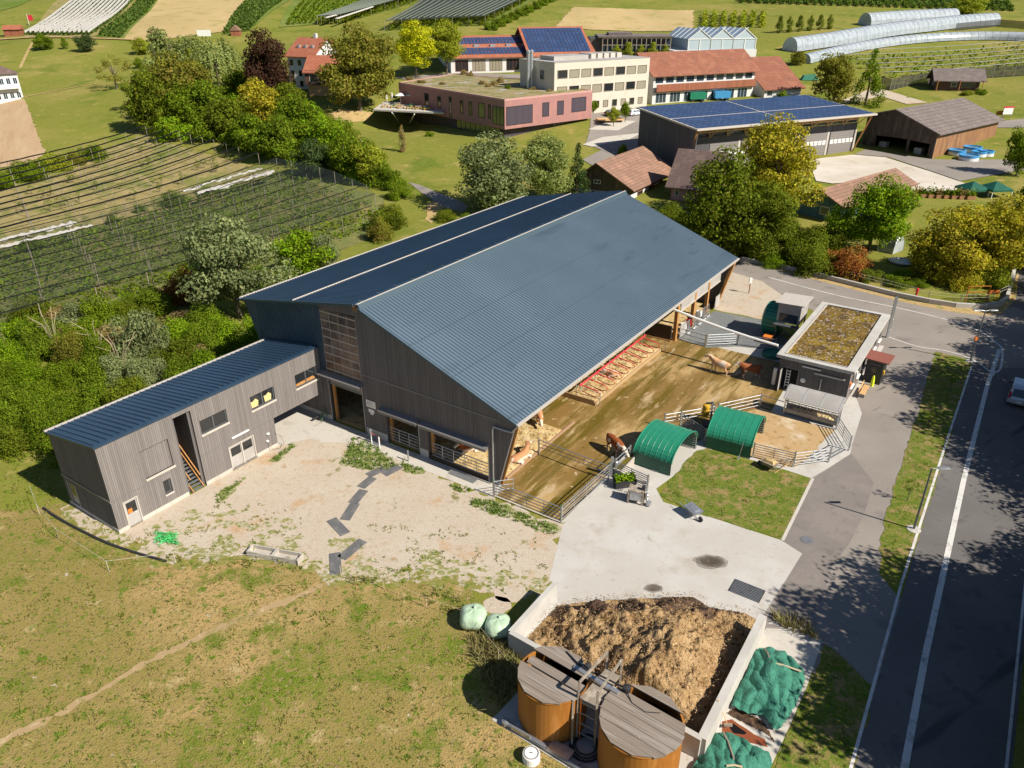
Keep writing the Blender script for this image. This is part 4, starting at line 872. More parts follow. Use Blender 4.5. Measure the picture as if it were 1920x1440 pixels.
# ---------------------------------------------------------------- tubular fences
def fence(a, b, n, h, label, rails='galv', posts=(1, 1), mid=1, name='fence_panel', low=.25, group='tubular yard fences', cap=None):
    a = Vector(a); b = Vector(b); L_ = (b-a).length; e = thing(name, label, 'fence', a, ang(a, b), group)
    t = MB()
    for k in range(n):
        z = low+(h-low)*k/(n-1); t.tube((.04, 0, z), (L_-.04, 0, z), .036 if k == n-1 else .028, 6)
    for k in range(mid): x = L_*(k+1)/(mid+1); t.tube((x, 0, low), (x, 0, h), .026, 6)
    t.obj('rails', m[rails], e)
    for x, on in ((0, posts[0]), (L_, posts[1])):
        if on:
            p = MB(); p.box(x-.055, -.055, 0, x+.055, .055, h+.12); p = p.obj('post', m['galv'], e)
            if cap: q = MB(); q.box(x-.06, -.06, h+.12, x+.06, .06, h+.16); q.obj('post_cap', m['tarp'], p)
    return e
fence(G(926, 931), G(1052, 981), 5, 1.3, 'tubular fence along the gravel edge of the muck yard', mid=3, cap=1)
fence(G(1053, 979), G(1141, 899), 5, 1.3, 'tubular fence between muck yard and concrete apron', posts=(0, 1), mid=3, cap=1)
fence(G(1152, 890), G(1180, 864), 4, 1.3, 'short tubular fence over the drinking trough', mid=0)
fence(G(1010, 851), G(1139, 901), 3, 1.3, 'three rail gate across the muck yard', posts=(1, 0), mid=2, low=.65, name='yard_gate')
fence(G(1153, 893), G(1213, 921), 7, 1.3, 'dark seven rail panel beside the planter', rails='galvd', posts=(0, 1), mid=1)
fence(G(1245, 802), G(1338, 786), 3, 1.25, 'tubular fence behind the two green hutches', mid=0, low=.6)
fence(G(1345, 782), G(1424, 764), 4, 1.25, 'tubular fence running from rear hutch to the feeder', mid=1)
fence(G(1275, 800), G(1322, 832), 6, 1.3, 'sloping gate panel in the gap between the hutches', mid=1)
fence(G(1411, 858), G(1487, 876), 6, 1.25, 'thin grey fence panel at straw pen front', rails='galvd', mid=1)
fence(G(1487, 876), G(1553, 867), 5, 1.25, 'bright fence panel at the pen corner over concrete', posts=(0, 1), mid=1)
fence(G(1553, 866), G(1591, 845), 5, 1.25, 'bright fence panel at the pen corner facing the road', posts=(0, 1), mid=1)
fence(G(1590, 843), G(1567, 806), 5, 1.25, 'fence panel from the pen corner back to the feeder', rails='galvd', posts=(0, 1), mid=1)
fence(G(1424, 764), G(1467, 778), 3, 1.25, 'short three rail panel left of the roofed feeder', rails='galvd', posts=(1, 0), mid=0)
fence(G(1268, 634), G(1322, 650), 3, 1.2, 'tubular gate under the barn eave by timber post', rails='galvd', mid=1)
fence(G(1324, 650), G(1382, 647), 5, 1.3, 'bright five rail gate on the grey paving', mid=1)
fence(G(1384, 648), G(1452, 657), 4, 1.2, 'shaded grey gate beside the milk house', rails='galvd', mid=1)
t = MB(-1); [t.tube((0, 0, z), (1.1, 1.0, z), .028, 6) for z in (.4, .8, 1.2)]; t.tube((1.1, 1, 0), (1.1, 1, 1.3), .04); o = t.obj('corner_rail', m['galv'], None); o.location = W(-1.2, 17.7); o.rotation_euler.z = BARN_ROT; tag(o, 'short corner rail joining barn gable and yard fence', 'fence')

# ---------------------------------------------------------------- roofed hay feeder
fa, fb = G(1468, 777), G(1567, 804); FL = (fb-fa).length; fd = thing('hay_feeder', 'roofed hay feeder with grey curved roof and slanting bars', 'hay feeder', fa, ang(fa, fb))
t = MB(); n = 8; pr = []
for k in range(n+1): f = k/n; pr.append((-.35+1.75*f, 1.75+.62*math.sin(f*math.pi*.62)))
for a, b in zip(pr, pr[1:]): t.hexa([(-.15, a[0], a[1]-.03), (FL+.15, a[0], a[1]-.03), (FL+.15, b[0], b[1]-.03), (-.15, b[0], b[1]-.03)], [(-.15, a[0], a[1]), (FL+.15, a[0], a[1]), (FL+.15, b[0], b[1]), (-.15, b[0], b[1])])
rf = t.obj('roof', m['grey'], fd); t = MB(); [t.path([(FL*k/3-.02, p[0], p[1]+.01) for p in pr], .02, 4) for k in range(4)]; t.obj('roof_seam', m['galvd'], rf)
t = MB(); t.box(0, .1, .25, FL, .9, .32); t.box(0, .05, .25, FL, .1, .62); t.box(0, .9, .25, FL, .96, .75); t.obj('feed_trough', m['galvd'], fd)
t = MB()
for k in range(16): x = FL*(k+.5)/16; t.beam((x-.16, .05, .6), (x+.16, .05, 1.35), .04); 
for k in range(8): x = FL*(k+.5)/8; t.beam((x+.2, .03, .6), (x-.2, .03, 1.35), .03)
t.tube((0, .05, 1.38), (FL, .05, 1.38), .035); t.tube((0, .05, .62), (FL, .05, .62), .035); t.obj('feed_bars', m['galvd'], fd)
for x in (0, FL):
    for y in (.05, .95): t = MB(); t.box(x-.04, y-.04, 0, x+.04, y+.04, 2.0 if y < .5 else 2.25); t.obj('leg', m['galv'], fd)
t = MB(); t.hexa([(.3, .15, .32), (FL-.4, .15, .32), (FL-.4, .85, .32), (.3, .85, .32)], [(.6, .3, .6), (FL-.8, .3, .62), (FL-.9, .7, .66), (.7, .7, .58)]); tag(t.obj('hay', m['straw'], None, loc=fa), 'loose hay lying in the roofed feeder', 'hay', kind='stuff').rotation_euler.z = ang(fa, fb)

# ---------------------------------------------------------------- trough, brush, bits
ta, tb = G(1153, 893), G(1188, 856); tl = (tb-ta).length
tr = thing('water_trough', 'long stone water trough with murky green water', 'trough', ta, ang(ta, tb))
tl -= .35; t = MB(); t.box(0, -.5, 0, tl, -.4, .62); t.box(0, .15, 0, tl, .25, .62); t.box(0, -.4, 0, .1, .15, .62); t.box(tl-.1, -.4, 0, tl, .15, .62); t.box(.1, -.4, 0, tl-.1, .15, .2); t.obj('basin', m['trough'], tr)
t = MB(); t.box(.1, -.4, .2, tl-.1, .15, .5); t.obj('water', m['wtr'], tr)
b = G(1321, 790); br = thing('cow_brush', 'yellow cow brush roller on a grey post', 'cow brush', b)
t = MB(); t.box(.42, -.08, 0, .56, .08, 1.9); t.obj('post', m['galv'], br); t = MB(); t.lathe([(.1, .55), (.26, .6), (.3, .9), (.27, 1.2), (.3, 1.5), (.26, 1.62), (.1, 1.66)], 14); t.obj('brush', m['yellow'], br); t = MB(); t.box(-.05, -.06, 1.7, .5, .06, 1.82); t.obj('arm', m['black'], br)
b = G(1330, 812); t = MB(); t.hexa([(-.45, -.35, 0), (.45, -.35, 0), (.45, .35, 0), (-.45, .35, 0)], [(-.55, -.42, .85), (.55, -.42, .85), (.55, .42, .85), (-.55, .42, .85)]); t.box(-.6, -.47, .85, .6, .47, .95); t.box(-.2, -.5, .3, .2, -.44, .6); tag(t.obj('feed_barrel', m['black'], None, loc=b), 'black feed tub beside the gap between the hutches', 'tub')
t = MB(-1); t.lathe([(1.0, 0), (1.05, .35), (.95, .45), (.9, .2), (0, .18)], 20); o = t.obj('feed_tub', m['tarp'], None, loc=G(1448, 667)); tag(o, 'round teal feed tub in milk house shadow', 'tub')
# planter and feed mill
b = G(1152, 912); pt = thing('planter_tub', 'black tub planted with fresh green leaves', 'planter', b, .2)
t = MB(); t.hexa([(0, -.4, 0), (1.5, -.4, 0), (1.5, .3, 0), (0, .3, 0)], [(-.06, -.46, .55), (1.56, -.46, .55), (1.56, .36, .55), (-.06, .36, .55)]); t.obj('tub', m['black'], pt)
rs = np.random.RandomState(4); cc = np.stack([rs.uniform(0, 1.5, 260), rs.uniform(-.4, .3, 260), .55+rs.uniform(0, .4, 260)], 1); me = cards('leaves', cc, unit(rs.normal(0, .6, (260, 3))+np.array([0, 0, 1])), np.full(260, .12), LF['bright']); o = bpy.data.objects.new('leaves', me); C.objects.link(o); o.parent = pt
b = G(1141, 893); wp = thing('water_valve_post', 'galvanised valve post with white tank at the fence corner', 'valve post', b)
t = MB(); t.box(.1, -.1, 0, .3, .1, 1.7); t.obj('post', m['galv'], wp); t = MB(); t.lathe([(.0, 1.0), (.15, 1.0), (.15, 1.35), (.1, 1.42), (0, 1.44)], 12, (.5, -.1, 0)); t.obj('tank', m['galv'], wp); t = MB(); t.tube((.5, -.2, .1), (.5, -.2, 1.0), .05); t.obj('pipe', m['galv'], wp)
t = MB(); [t.box(.12*k, 0, .0, .12*k+.06, .9, .03) for k in range(12)]; t.box(0, 0, 0, 1.4, .04, .04); t.box(0, .86, 0, 1.4, .9, .04); o = t.obj('floor_grate', m['galvd'], None, loc=G(1132, 913)); o.rotation_euler.z = -.45; tag(o, 'steel floor grate lying before the planter', 'grate')
b = G(1192, 940); ml = thing('feed_crusher', 'small feed crusher on timber frame with blue tray', 'machine', b, -.35)
for x in (-.5, .5):
    for y in (-.35, .35): t = MB(); t.box(x-.06, y-.06, 0, x+.06, y+.06, 1.15); t.obj('leg', m['postwood'], ml)
t = MB(); t.box(-.56, -.4, 1.0, .56, .4, 1.1); t.box(-.44, -.3, .3, .44, .3, .36); t.obj('frame', m['postwood'], ml); t = MB(); t.hexa([(-.4, -.42, .35), (.4, -.42, .35), (.4, -.3, 1.0), (-.4, -.3, 1.0)], [(-.4, -.36, .35), (.4, -.36, .35), (.4, -.24, 1.0), (-.4, -.24, 1.0)]); t.obj('tray', m['galv'], ml)
t = MB(); t.lathe([(.06, 0), (.16, .05), (.16, .5), (.1, .55), (0, .56)], 10, (.75, .1, .25)); t.lathe([(.05, 0), (.2, .1), (.2, .35), (0, .4)], 10, (.95, -.25, 0)); t.tube((.7, .1, .3), (1.0, -.3, .3), .05); t.obj('motor', m['galv'], ml); t = MB(); t.box(.35, -.1, 1.1, .6, .15, 1.4); t.obj('switch_box', m['black'], ml)
t = MB(); t.path([(-.6, .5, .0), (-.3, .8, .5), (0, .6, .9)], .035); t.obj('cable', m['black'], ml)
t = MB(); t.hexa([(0, 0, .05), (1.3, 0, .05), (1.3, .35, .05), (0, .35, .05)], [(-.08, -.06, .3), (1.38, -.06, .3), (1.38, .41, .3), (-.08, .41, .3)]); o = t.obj('stone_bowl', m['trough'], None, loc=G(1183, 902)); o.rotation_euler.z = -.42; tag(o, 'low grey stone basin behind the dark panel', 'basin')

def barrow(P, rz, tray, load, label):
    e = thing('wheelbarrow', label, 'wheelbarrow', P, rz)
    t = MB(); t.hexa([(-.35, -.25, .3), (.45, -.25, .3), (.45, .25, .3), (-.35, .25, .3)], [(-.5, -.42, .68), (.72, -.38, .62), (.72, .38, .62), (-.5, .42, .68)]); t.obj('tray', m[tray], e)
    t = MB(); t.hexa([(-.4, -.34, .66), (.6, -.3, .62), (.6, .3, .62), (-.4, .34, .66)], [(-.25, -.2, .7 if load == 'galv' else .85), (.4, -.2, .68 if load == 'galv' else .82), (.4, .2, .68 if load == 'galv' else .82), (-.25, .2, .7 if load == 'galv' else .85)]); t.obj('load', m[load], e)
    t = MB(); t.lathe([(.06, -.05), (.19, -.05), (.2, 0), (.19, .05), (.06, .05)], 14); o = t.obj('wheel', m['black'], e); o.location = (.85, 0, .2); o.rotation_euler = (math.pi/2, 0, 0)
    for y in (-.28, .28):
        t = MB(); t.path([(.85, y*.25, .2), (.45, y*.8, .3), (-.4, y, .42), (-1.0, y*1.05, .6)], .025); t.obj('handle', m['galv'], e)
        t = MB(); t.tube((-.25, y, .4), (-.35, y, 0), .022); t.obj('leg', m['galv'], e)
    return e
barrow(G(1297, 966), 2.1+math.pi, 'galv', 'galv', 'empty silver wheelbarrow on the concrete apron')
barrow(G(1443, 880), 2.3, 'postwood', 'straw', 'wheelbarrow heaped with straw at the pen fence')
def stick(name, a, b, r, mat, label, cat='tool', head=None):
    e = thing(name, label, cat, a); t = MB(); d = Vector(b)-Vector(a); t.tube((0, 0, 0), d, r, 6); t.obj('shaft', m[mat], e)
    if head == 'shovel': t = MB(); t.hexa([(-.12, -.02, 0), (.12, -.02, 0), (.12, .02, 0), (-.12, .02, 0)], [(-.1, -.02, .32), (.1, -.02, .32), (.1, .02, .32), (-.1, .02, .32)]); t.obj('blade', m['galv'], e)
    if head == 'broom': t = MB(); t.box(-.2, -.06, 0, .2, .06, .12); t.obj('brush', m['postwood'], e)
    return e
b = G(1384, 862); stick('shovel', b+Vector((0, 0, .03)), b+Vector((.3, .25, 1.5)), .022, 'postwood', 'shovel leaning against the rear hutch skirt', head='shovel')
b = G(1376, 852); stick('fork', b+Vector((0, 0, .03)), b+Vector((.4, .2, 1.2)), .02, 'postwood', 'short fork beside the shovel at the hutch')
b = G(1351, 845); stick('broom', b+Vector((0, 0, .03)), b+Vector((.25, .3, 1.75)), .024, 'postwood', 'broom leaning on the green skirt left of the shovel', head='broom')
b = G(1452, 888); stick('rake', b+Vector((0, 0, .05)), b+Vector((1.4, .9, .35)), .024, 'timberp', 'rake lying by the straw wheelbarrow')
for p_, rr, lab in (((1513, 1013), .42, 'round dark manhole cover on the access road'), ((1348, 520), .4, 'manhole cover in the side road by the barn'), ((1228, 1008), .45, 'pale manhole cover in the concrete apron')):
    P = G(*p_); t = MB(); t.lathe([(0, 0), (rr, 0), (rr, .016), (0, .018)], 20); q = t.obj('manhole_cover', m['concrete'] if rr > .44 else m['trim'], None, loc=(P.x, P.y, .016)); tag(q, lab, 'manhole')
    if rr <= .44: t = MB(); t.lathe([(0, 0), (rr*.72, 0), (rr*.72, .005), (0, .006)], 16, (0, 0, .018)); t.obj('lid', m['galvd'], q)
P = W(-.66, 36.12); e = thing('drain_grate', 'dark rectangular drain grate in the concrete apron', 'drain', (P.x, P.y, .013), BARN_ROT)
t = MB(); t.box(-.62, -.95, 0, .62, .95, .015); t.obj('frame', m['dark'], e); t = MB(); [t.box(-.6+.13*k, -.9, .015, -.54+.13*k, .9, .03) for k in range(10)]; t.obj('bar', m['galvd'], e)
for (p_, s, lab) in (((1333, 1053), 1., 'dark brown stain on the concrete apron'), ((1225, 1103), .55, 'sooty stain by the manure pit edge')):
    P = G(*p_); rnd = random.Random(int(s*9)); [sheet('stain', [(P.x+q*s*rnd.uniform(.8, 1.1)*math.cos(k*.42)*.95, P.y+q*s*rnd.uniform(.75, 1.1)*math.sin(k*.42)*.6) for k in range(15)], m['stainc'], .0155+.0003*j) for j, q in enumerate((1.25, 1.05, .85, .65, .45))]

# ---------------------------------------------------------------- silo box, drum, conveyor
b = G(1449, 637); sb = thing('feed_silo_box', 'grey boxed feed silo on steel legs beside milk house', 'silo', b, BARN_ROT)
zt = hgt(b, 566); bw, bl = 2.3, 2.9
t = MB(-1); t.box(0, 0, zt*.5, bl, bw, zt-.1); t.obj('housing', m['grey'], sb); t = MB(-1); t.hexa([(-.25, -.3, zt-.08), (bl+.25, -.3, zt-.08), (bl+.25, bw+.3, zt+.02), (-.25, bw+.3, zt+.02)], [(-.25, -.3, zt), (bl+.25, -.3, zt), (bl+.25, bw+.3, zt+.1), (-.25, bw+.3, zt+.1)]); t.obj('roof', m['pale'], sb)
t = MB(-1); t.box(-.04, .25, zt*.52, -.01, bw-.2, zt*.74); t.obj('hatch', m['glassb'], sb)
for x in (.1, bl-.1):
    for y in (.1, bw-.1): t = MB(-1); t.box(x-.07, y-.07, 0, x+.07, y+.07, zt*.5); t.obj('leg', m['steelb'], sb)
t = MB(-1); t.beam((.1, .1, zt*.5), (.1, bw-.1, .2), .07); t.beam((.1, .1, .2), (.1, bw-.1, zt*.5), .07); t.box(-.7, -.1, zt*.45, 0, bw+.1, zt*.48); t.obj('brace', m['steelb'], sb)
b = G(1447, 625); dr = thing('green_drum', 'green ribbed round drum behind the feed silo', 'drum', (b.x, b.y, 1.75), BARN_ROT)
t = MB(); t.lathe([(.2, -1.0), (1.3, -.95), (1.7, -.75), (1.75, 0), (1.7, .75), (1.3, .95), (.2, 1.0)], 26); o = t.obj('drum', m['green'], dr); o.rotation_euler = (math.pi/2, 0, 0)
t = MB()
for k in range(26):
    a = k*2*math.pi/26; t.tube((1.76*math.cos(a), 1.76*math.sin(a), -.6), (1.76*math.cos(a), 1.76*math.sin(a), .6), .035, 5)
o = t.obj('rib', m['greend'], dr); o.rotation_euler = (math.pi/2, 0, 0); tag(o, kind='stuff')
P = G(1420, 655); t = MB(-1); t.box(0, 0, .0, 1.0, .9, .75); t.box(-.03, .2, .2, 0, .5, .55); o = t.obj('tool_case', m['orange'], None, loc=G(1428, 643)); o.rotation_euler.z = BARN_ROT; tag(o, 'orange case standing before the green drum', 'case')
ca, cb_ = G(1263, 580, 4.6), G(1459, 648, 3.5); cv = thing('conveyor_pipe', 'long white feed pipe from barn eave to milk house', 'pipe')
t = MB(); mid = (ca+cb_)/2-Vector((0, 0, .18)); t.path([ca, ca.lerp(mid, .5)-Vector((0, 0, .05)), mid, mid.lerp(cb_, .5)-Vector((0, 0, .05)), cb_], .13, 8); t.obj('pipe', m['white'], cv)
P = G(1404, 550); sp = thing('marker_post', 'white topped red marker post on the gravel patch', 'post', P); t = MB(); t.tube((0, 0, 0), (0, 0, 1.3), .06); t.obj('post', m['kioskr'], sp); t = MB(); t.box(-.16, -.12, 1.3, .16, .12, 1.95); t.obj('head', m['white'], sp)
P = W(44.9, 35.7); mp = thing('lattice_mast', 'bare galvanised mast behind the milk house corner', 'mast', P); hm = hgt(P, 557); t = MB(); t.box(-.13, -.1, 0, .13, .1, hm); t.obj('mast', m['galv'], mp); t = MB(); [t.box(.13, -.05, .8+1.2*k, .2, .05, .95+1.2*k) for k in range(int(hm/1.2)-1)]; t.obj('bracket', m['white'], mp)

# ---------------------------------------------------------------- street lamps
def lamp(b, top, heads, label, sign=False):
    P = G(*b); h = hgt(P, top); e = thing('street_lamp', label, 'street lamp', P, 0, 'lamps along the road verge')
    t = MB(); t.tube((0, 0, 0), (0, 0, h), .08, 8, .05); t.obj('pole', m['steelb'], e); t = MB(); t.lathe([(.45, 0), (.45, .06), (.1, .1), (0, .1)], 12); t.obj('base', m['wall_concrete'], e)
    for sx in heads:
        t = MB(); t.tube((0, 0, h-.05), (sx*.45, 0, h+.02), .035); t.hexa([(sx*.4, -.11, h-.02), (sx*1.15, -.13, h+.0), (sx*1.15, .13, h+.0), (sx*.4, .11, h-.02)], [(sx*.4, -.08, h+.08), (sx*1.1, -.09, h+.08), (sx*1.1, .09, h+.08), (sx*.4, .08, h+.08)]); t.obj('lamp_head', m['galv'], e)
    if sign: t = MB(); t.box(-.24, -.12, 2.3, -.02, .1, 2.65); t.obj('signal', m['orange'], e)
    return e
lamp((1713, 993), 878, (1,), 'street lamp on the verge strip with one arm'); lamp((1819, 678), 582, (1, -1), 'street lamp at the junction with two arms', True)
# hydrant, goal frame, wall, wire fence beyond the side road
P = G(1717, 557); hy = thing('fire_hydrant', 'red fire hydrant behind the low road wall', 'hydrant', P); t = MB(); t.lathe([(.16, 0), (.13, .1), (.12, .9), (.17, .95), (.15, 1.1), (0, 1.16)], 10); t.obj('body', m['redp'], hy); t = MB(); t.box(-.22, -.06, .72, .22, .06, .86); t.obj('outlet', m['redp'], hy)
a, b = G(1809, 567), G(1849, 566); fr = thing('goal_frame', 'rusty red goal frame in the grass corner', 'frame', a, ang(a, b)); gl = (b-a).length; gh = hgt(a, 538)
for x in (0, gl): t = MB(); t.box(x-.05, -.05, 0, x+.05, .05, gh); t.obj('post', m['rust'], fr)
t = MB(); t.box(-.05, -.05, gh, gl+.05, .05, gh+.1); t.obj('crossbar', m['rust'], fr); t = MB(); t.box(0, -.04, gh*.62, gl, .04, gh*.68); t.obj('rail', m['rust'], fr)
P = G(1858, 563); t = MB(); t.box(-.7, -.04, .75, .7, .04, 1.25); t.box(-.6, -.03, 0, -.54, .03, .75); t.box(.54, -.03, 0, .6, .03, .75); tag(t.obj('warning_board', m['orange'], None, loc=P), 'orange board beside the rusty goal frame', 'board')
def lowwall(pts, h, wd, label):
    P = px(*pts); t = MB()
    for k in range(len(P)-1):
        a, b = P[k], P[k+1]; d = (b-a).normalized(); n = Vector((-d.y, d.x, 0))*wd/2; g = d*.008
        t.hexa([a+n+g, a-n+g, b-n-g, b+n-g], [x+Vector((0, 0, h)) for x in (a+n+g, a-n+g, b-n-g, b+n-g)])
    return tag(t.obj('kerb_wall', m['wall_concrete'], None), label, 'low wall')
lowwall(((1388,489),(1440,498),(1500,511),(1560,526),(1620,541),(1680,556),(1740,568),(1790,576),(1838,579),(1872,574),(1884,565)), .55, .35, 'low concrete wall along the far side of the side road')
lowwall(((1886,566),(1893,540),(1903,500),(1909,484)), .5, .4, 'low concrete wall curving up along the main road')
wf = thing('wire_fence', 'thin pale wire fence behind the low concrete wall', 'fence'); WP = px((1480,497),(1560,517),(1650,539),(1740,563),(1800,570),(1850,569),(1886,552))
for p in WP: t = MB(); t.tube(p, p+Vector((0, 0, 1.15)), .035, 5); t.obj('post', m['postwood'], wf)
t = MB(); [t.path([p+Vector((0, 0, z)) for p in WP], .018, 4) for z in (.75, 1.1)]; t.obj('wire', m['pale'], wf)
# ---------------------------------------------------------------- cows
def hide(name, brown, white, lo, hi, seed):
    mt_ = bpy.data.materials.new(name); mt_.use_nodes = True; nt = mt_.node_tree; N = nt.nodes; L = nt.links; bs = N['Principled BSDF']; bs.inputs['Roughness'].default_value = .75; bs.inputs['Specular IOR Level'].default_value = .2
    tc = N.new('ShaderNodeTexCoord'); mp = N.new('ShaderNodeMapping'); mp.inputs['Location'].default_value = (seed, seed*1.7, 0); L.new(tc.outputs['Object'], mp.inputs[0])
    nz = N.new('ShaderNodeTexNoise'); nz.inputs['Scale'].default_value = 1.7; nz.inputs['Detail'].default_value = 2; L.new(mp.outputs[0], nz.inputs['Vector'])
    r = N.new('ShaderNodeMapRange'); r.inputs['From Min'].default_value = lo; r.inputs['From Max'].default_value = hi; L.new(nz.outputs['Fac'], r.inputs['Value'])
    sx = N.new('ShaderNodeSeparateXYZ'); L.new(tc.outputs['Object'], sx.inputs[0]); fx = N.new('ShaderNodeMapRange'); fx.inputs['From Min'].default_value = 1.08; fx.inputs['From Max'].default_value = 1.18; L.new(sx.outputs['X'], fx.inputs['Value'])
    fz = N.new('ShaderNodeMapRange'); fz.inputs['From Min'].default_value = .42; fz.inputs['From Max'].default_value = .3; L.new(sx.outputs['Z'], fz.inputs['Value'])
    a = N.new('ShaderNodeMath'); a.operation = 'MAXIMUM'; L.new(r.outputs[0], a.inputs[0]); L.new(fx.outputs[0], a.inputs[1]); b = N.new('ShaderNodeMath'); b.operation = 'MAXIMUM'; L.new(a.outputs[0], b.inputs[0]); L.new(fz.outputs[0], b.inputs[1])
    mx = N.new('ShaderNodeMix'); mx.data_type = 'RGBA'; L.new(b.outputs[0], mx.inputs[0]); mx.inputs[6].default_value = c4(brown); mx.inputs[7].default_value = c4(white); L.new(mx.outputs[2], bs.inputs['Base Color']); return mt_
HB = hide('red_brown_hide', (.27,.075,.022), (.66,.56,.46), .6, .64, 1.3); HP = hide('pale_fawn_hide', (.58,.33,.17), (.7,.58,.46), .52, .58, 4.1); HR = hide('red_white_hide', (.25,.08,.03), (.64,.52,.42), .56, .6, 7.7); HF = hide('fawn_hide', (.50,.23,.11), (.68,.56,.45), .62, .66, 2.2)
def cow(P, rz, mat, pose, label, s=1., calf=False):
    """x forward, standing back height about 1.35 m"""
    e = thing('cow', label, 'cow', P, rz, 'cattle in the yard'); bm = bmesh.new(); ly = bm.verts.layers.skin.verify(); V_ = {}
    dz = 0 if pose != 'lie' else -.72
    def v(n, x, y, z, rx, ry=None):
        q = bm.verts.new((x, y, z)); q[ly].radius = (rx, ry or rx); V_[n] = q; return q
    def ed(*ns):
        for a, b in zip(ns, ns[1:]): bm.edges.new((V_[a], V_[b]))
    v('rump', -.82, 0, 1.12+dz, .20, .22); v('hip', -.55, 0, 1.10+dz, .29, .31); v('bel', -.1, 0, 1.0+dz, .34, .37); v('rib', .28, 0, 1.0+dz, .31, .36); v('sho', .58, 0, 1.06+dz, .24, .33)
    hd = {'stand': (1.38, 0, 1.42), 'low': (1.32, .0, .72), 'lie': (1.3, .22, .95), 'drink': (1.42, 0, .78)}[pose]
    v('nek', .86, hd[1]*.3, (1.06+dz+hd[2])/2+.1, .17, .22); v('poll', hd[0]-.26, hd[1]*.7, hd[2]+.06, .12, .14); v('face', hd[0], hd[1], hd[2]-.08, .115, .12); v('muz', hd[0]+.22, hd[1]*1.15, hd[2]-.2, .085, .09)
    ed('rump', 'hip', 'bel', 'rib', 'sho', 'nek', 'poll', 'face', 'muz')
    v('t1', -1.0, 0, 1.0+dz, .04); v('t2', -1.04, 0, max(.2, .55+dz), .028); ed('rump', 't1', 't2')
    for sd_ in (1, -1):
        k = 'L' if sd_ > 0 else 'R'
        v('ea'+k, hd[0]-.3, hd[1]*.7+sd_*.22, hd[2]+.07, .035, .05); ed('poll', 'ea'+k)
        st = sd_*.10 if pose != 'lie' else 0
        if pose != 'lie':
            v('f1'+k, .56+st*.3, sd_*.19, .72, .105); v('f2'+k, .58+st, sd_*.19, .40, .062); v('f3'+k, .56+st, sd_*.19, .10, .05); v('f4'+k, .60+st, sd_*.19, .03, .062); ed('sho', 'f1'+k, 'f2'+k, 'f3'+k, 'f4'+k)
            v('h1'+k, -.55-st*.2, sd_*.2, .78, .16); v('h2'+k, -.52-st*.6, sd_*.2, .62, .1); v('h3'+k, -.72-st, sd_*.2, .42, .062); v('h4'+k, -.68-st, sd_*.2, .10, .05); v('h5'+k, -.63-st, sd_*.2, .03, .062); ed('hip', 'h1'+k, 'h2'+k, 'h3'+k, 'h4'+k, 'h5'+k)
        else:
            v('f1'+k, .62, sd_*.25, .2, .1); v('f2'+k, .95, sd_*.3, .12, .065); v('f3'+k, .7, sd_*.36, .07, .05); ed('sho', 'f1'+k, 'f2'+k, 'f3'+k)
            v('h1'+k, -.5, sd_*.33, .22, .15); v('h2'+k, -.1, sd_*.48, .14, .08); v('h3'+k, -.45, sd_*.56, .08, .055); ed('hip', 'h1'+k, 'h2'+k, 'h3'+k)
    V_['hip'][ly].use_root = True
    me = bpy.data.meshes.new('body'); bm.to_mesh(me); bm.free(); me.materials.append(mat); o = bpy.data.objects.new('body', me); C.objects.link(o); o.parent = e; o.scale = (s, s, s)
    sk_ = o.modifiers.new('skin', 'SKIN'); sk_.use_smooth_shade = True; o.modifiers.new('sub', 'SUBSURF').levels = 2; o.modifiers['sub'].render_levels = 2
    for sd_ in (1, -1):
        t = MB(); hx, hy, hz = (hd[0]-.28)*s, hd[1]*.7*s, (hd[2]+.14)*s; t.path([(hx, hy+sd_*.08*s, hz), (hx, hy+sd_*.2*s, hz+.06*s), (hx+.06*s, hy+sd_*.26*s, hz+.16*s)], .022*s, 5); t.obj('horn', m['pale'], e)
        t = MB(); t.lathe([(0, -.02), (.02, 0), (0, .02)], 6, ((hd[0]-.03)*s, (hd[1]+sd_*.1)*s, (hd[2]-.02)*s)); t.obj('eye', m['black'], e)
    return e
uang = BARN_ROT
def facing(p, q): return ang(G(*p), G(*q))
cow(G(1348, 700), facing((1348, 698), (1315, 688)), HP, 'stand', 'pale fawn cow standing in the middle of the yard', 1.05)
cow(G(1406, 708), facing((1406, 706), (1375, 706)), HR, 'stand', 'brown and white cow by the milk house shadow', 1.05)
cow(G(1152, 850), facing((1147, 842), (1172, 862)), HB, 'drink', 'red brown cow drinking at the stone trough', 1.12)
cow(G(1010, 795)+Vector((0, 0, .1)), facing((1004, 782), (1011, 803)), HF, 'low', 'fawn cow standing half under the barn eave', 1.0)
cow(G(975, 865)+Vector((0, 0, .12)), facing((966, 866), (990, 852)), HF, 'lie', 'fawn cow lying in straw at the gable corner', 1.05)
cow(W(20.2, 15.9, .32), uang+math.pi/2-.12, HP, 'lie', 'fawn cow lying in a red cubicle', 1.0)
cow(W(2.6, 12.8, .15), uang+2.6, HB, 'lie', 'brown cow lying behind the wide opening gate', 1.0)
cow(W(2.4, 8.9, .0), uang-1.2, HR, 'stand', 'cow standing in the dark first gable opening', 1.0)
